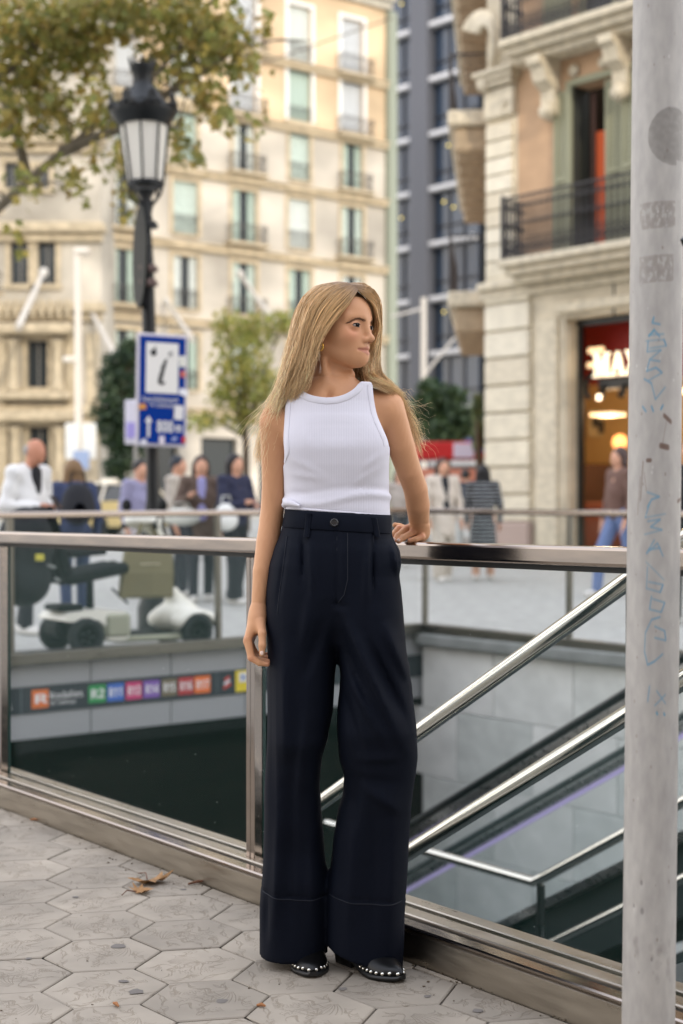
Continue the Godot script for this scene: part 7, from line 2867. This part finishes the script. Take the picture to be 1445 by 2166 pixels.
func passers_by() -> void:
	var hold := {"elbows": [Vector3(-.25, 1.1, .05), Vector3(.25, 1.1, .05)], "wrists": [Vector3(-.1, 1.12, .26), Vector3(.08, 1.14, .27)]}
	var man := passer("balding grey-haired man in a white jacket bent over his phone at the far left", 52, 12.6, 1.74, deg_to_rad(58), {"bald": true, "hair": C(150, 146, 142), "top": C(222, 222, 220), "shirt": C(30, 31, 34), "legs": C(26, 28, 34), "lean": .05, "nod": 1.0, "elbows": [Vector3(-.26, 1.1, .02), Vector3(.26, 1.1, .02)], "wrists": [Vector3(-.07, 1.1, .25), Vector3(.1, 1.1, .25)], "skin": C(190, 132, 104)})
	var ph := thing("phone", "dark phone in the hands of the man in the white jacket", "phone")
	ph.transform = man.transform * Transform3D(Basis(Vector3.RIGHT, -.7), Vector3(.015, 1.16, .36))
	part("case", boxm(Vector3(.075, .15, .01), .004), mat(C(22, 22, 24), .3), ph)
	var w := passer("fair-haired woman in a navy jacket seen from behind next to the man in white", 158, 14.0, 1.58, deg_to_rad(200), {"hair": C(126, 98, 66), "long": .2, "top": C(56, 66, 96), "legs": C(40, 52, 84), "lean": .06})
	carried("backpack", "dark backpack on the fair-haired woman in the navy jacket", "backpack", w, Vector3(0, 1.14, -.2), Vector3(.16, .2, .1), C(30, 32, 38))
	passer("dark-haired person in a pale lavender top walking just left of the lamp shaft", 296, 17.0, 1.64, deg_to_rad(40), {"hair": C(30, 26, 26), "top": C(150, 148, 178), "legs": C(200, 196, 200), "long": .0} )
	passer("man in a dark cap and beige jacket, right of the lamp shaft", 376, 17.2, 1.70, deg_to_rad(70), {"hair": C(38, 44, 54), "top": C(190, 182, 170), "legs": C(44, 46, 54)})
	var a := passer("long-haired woman in an open brown jacket over a lavender top", 425, 16.4, 1.68, deg_to_rad(12), {"hair": C(52, 34, 28), "long": .3, "top": C(96, 80, 70), "shirt": C(158, 156, 204), "legs": C(40, 42, 50), "coat": .7, "elbows": [Vector3(-.28, 1.12, .06), Vector3(.25, 1.1, .0)], "wrists": [Vector3(-.16, 1.22, .25), Vector3(.24, .88, .1)]})
	carried("shoulder_bag", "white cloth bag held by the woman in the brown jacket", "bag", a, Vector3(-.24, .98, .2), Vector3(.2, .1, .07), C(220, 222, 212))
	var b := passer("dark-haired young woman in a navy hooded sweatshirt nearest the blonde woman on the left", 496, 16.0, 1.69, deg_to_rad(48), {"hair": C(26, 22, 24), "long": .26, "top": C(38, 42, 66), "legs": C(24, 27, 34), "elbows": [Vector3(-.27, 1.1, .08), Vector3(.25, 1.1, .05)], "wrists": [Vector3(-.1, 1.14, .28), Vector3(.08, 1.1, .27)], "wide": .02})
	carried("shoulder_bag", "round white bag carried by the young woman in the navy hooded sweatshirt", "bag", b, Vector3(-.28, .98, .16), Vector3(.15, .15, .07), C(226, 228, 224))
	passer("woman in a cream coat and pale trousers behind the blonde woman's elbow", 936, 20.0, 1.74, deg_to_rad(20), {"hair": C(56, 40, 34), "long": .2, "top": C(206, 196, 182), "coat": .6, "legs": C(186, 178, 164), "wide": .02, "shirt": C(30, 34, 40)})
	passer("dark-haired woman from behind in a long black and white striped dress", 1022, 20.3, 1.65, deg_to_rad(170), {"hair": C(24, 22, 24), "long": .16, "top": C(40, 44, 50), "stripes": true, "coat": .24, "legs": C(200, 160, 136), "stride": .08})
	passer("person in a dark jacket and grey trousers between the cream coat and the striped dress", 985, 25.0, 1.66, deg_to_rad(150), {"hair": C(40, 34, 32), "top": C(52, 58, 66), "legs": C(170, 172, 168)})
	passer("person in a grey top, half hidden behind the blonde woman's right arm", 846, 24.0, 1.66, deg_to_rad(10), {"hair": C(70, 54, 44), "long": .15, "top": C(168, 160, 152), "legs": C(60, 62, 66)})
	passer("woman in a brown jacket and blue jeans walking past the lit shop", 1312, 17.0, 1.80, deg_to_rad(-70), {"hair": C(70, 52, 46), "long": .08, "top": C(104, 78, 68), "legs": C(104, 122, 164), "stride": .24})
	passer("dark-clothed person at the right edge of the picture behind the grey pole", 1462, 13.5, 1.78, deg_to_rad(-40), {"hair": C(40, 30, 26), "top": C(32, 30, 32), "legs": C(24, 26, 30)})

# ---------------------------------------------------------------- traffic and stalls
func traffic() -> void:
	var d := 40.0
	var base := P(222, 1085, d)
	base.y = rise(d)
	var o := thing("taxi", "pale yellow taxi standing beyond the walkers on the left", "car", base)
	o.rotation.y = deg_to_rad(62)
	var yellow := mat(C(214, 192, 112), .3)
	yellow.clearcoat_enabled = true
	var pale := mat(C(226, 220, 204), .3)
	var glass := mat(C(30, 38, 42), .08)
	var rub := mat(C(20, 21, 22), .8)
	var s := st()
	prism(s, smooth_line2([Vector2(-2.2, .3), Vector2(-2.25, .75), Vector2(-1.9, .95), Vector2(-.9, 1.0), Vector2(1.2, 1.02), Vector2(2.1, .9), Vector2(2.2, .6), Vector2(2.15, .28)]), 1.74, Transform3D(Basis(), Vector3(0, 0, .87)), true)
	part("body", fin(s), yellow, o)
	var c := st()
	loft(c, [PackedVector3Array([Vector3(-1.25, .985, -.8), Vector3(1.75, .985, -.8), Vector3(1.75, .985, .8), Vector3(-1.25, .985, .8)]), PackedVector3Array([Vector3(-.5, 1.46, -.62), Vector3(1.2, 1.46, -.62), Vector3(1.2, 1.46, .62), Vector3(-.5, 1.46, .62)])], true, false)
	part("cabin_glass", fin(c), glass, o)
	part("roof", boxm(Vector3(1.9, .07, 1.34), .03, Vector3(.35, 1.49, 0)), pale, o)
	part("roof_lamp", boxm(Vector3(.2, .12, .5), .03, Vector3(.2, 1.58, 0)), pale, o)
	for k in [-1.0, 1.0]:
		for x in [-.87, .35, 1.48]:
			var ps := st()
			tube(ps, [Vector3(x * 1.42 - .02, .98, k * .81), Vector3(x * .98 + .05, 1.47, k * .63)], [.035], 6)
			part("pillar", fin(ps), pale, o)
		for x in [-1.35, 1.4]:
			var ws := st()
			lathe(ws, [Vector2(.2, -.11), Vector2(.31, -.1), Vector2(.31, .1), Vector2(.2, .11), Vector2(.05, .09)], 20, Transform3D(Basis(Vector3.RIGHT, PI / 2), Vector3(x, .31, k * .8)))
			part("wheel", fin(ws), rub, o)
		part("headlight", boxm(Vector3(.12, .14, .34), .04, Vector3(-2.17, .68, k * .6)), mat(C(230, 230, 226), .15), o)
	# red stall and its counters at the far side of the square
	var d2 := 36.0
	var b2 := P(950, 1085, d2)
	b2.y = rise(d2)
	var k2 := thing("market_stall", "stall with a bright red canopy in front of the office block", "stall", b2)
	part("canopy", boxm(Vector3(1.75, .42, 1.6), .04, P(950, 957, d2) - b2), mat(C(190, 34, 36), .7), k2)
	part("canopy_end", boxm(Vector3(.5, .46, 1.5), .05, P(1012, 948, d2) - b2 + Vector3(0, .03, .06)), mat(C(60, 80, 160), .7), k2)
	part("white_panel", boxm(Vector3(.5, .36, .05), .01, P(975, 958, d2) - b2 + Vector3(0, 0, .84)), mat(C(206, 200, 220), .6), k2)
	part("counter", boxm(Vector3(2.0, .9, 1.3), .03, P(955, 1032, d2) - b2), mat(C(206, 140, 118), .7), k2)
	for x in [-.85, .85]:
		part("post", boxm(Vector3(.06, 2.0, .06), .01, Vector3(x, 1.0, .6)), mat(C(120, 120, 120), .5), k2)
	for x in [-.55, .45]:
		var ls := st()
		ball(ls, Vector3(x, 1.42, .85), Vector3.ONE * .07, 6, 10)
		part("stall_lamp", fin(ls), lit(C(255, 206, 130), 2.0), k2)
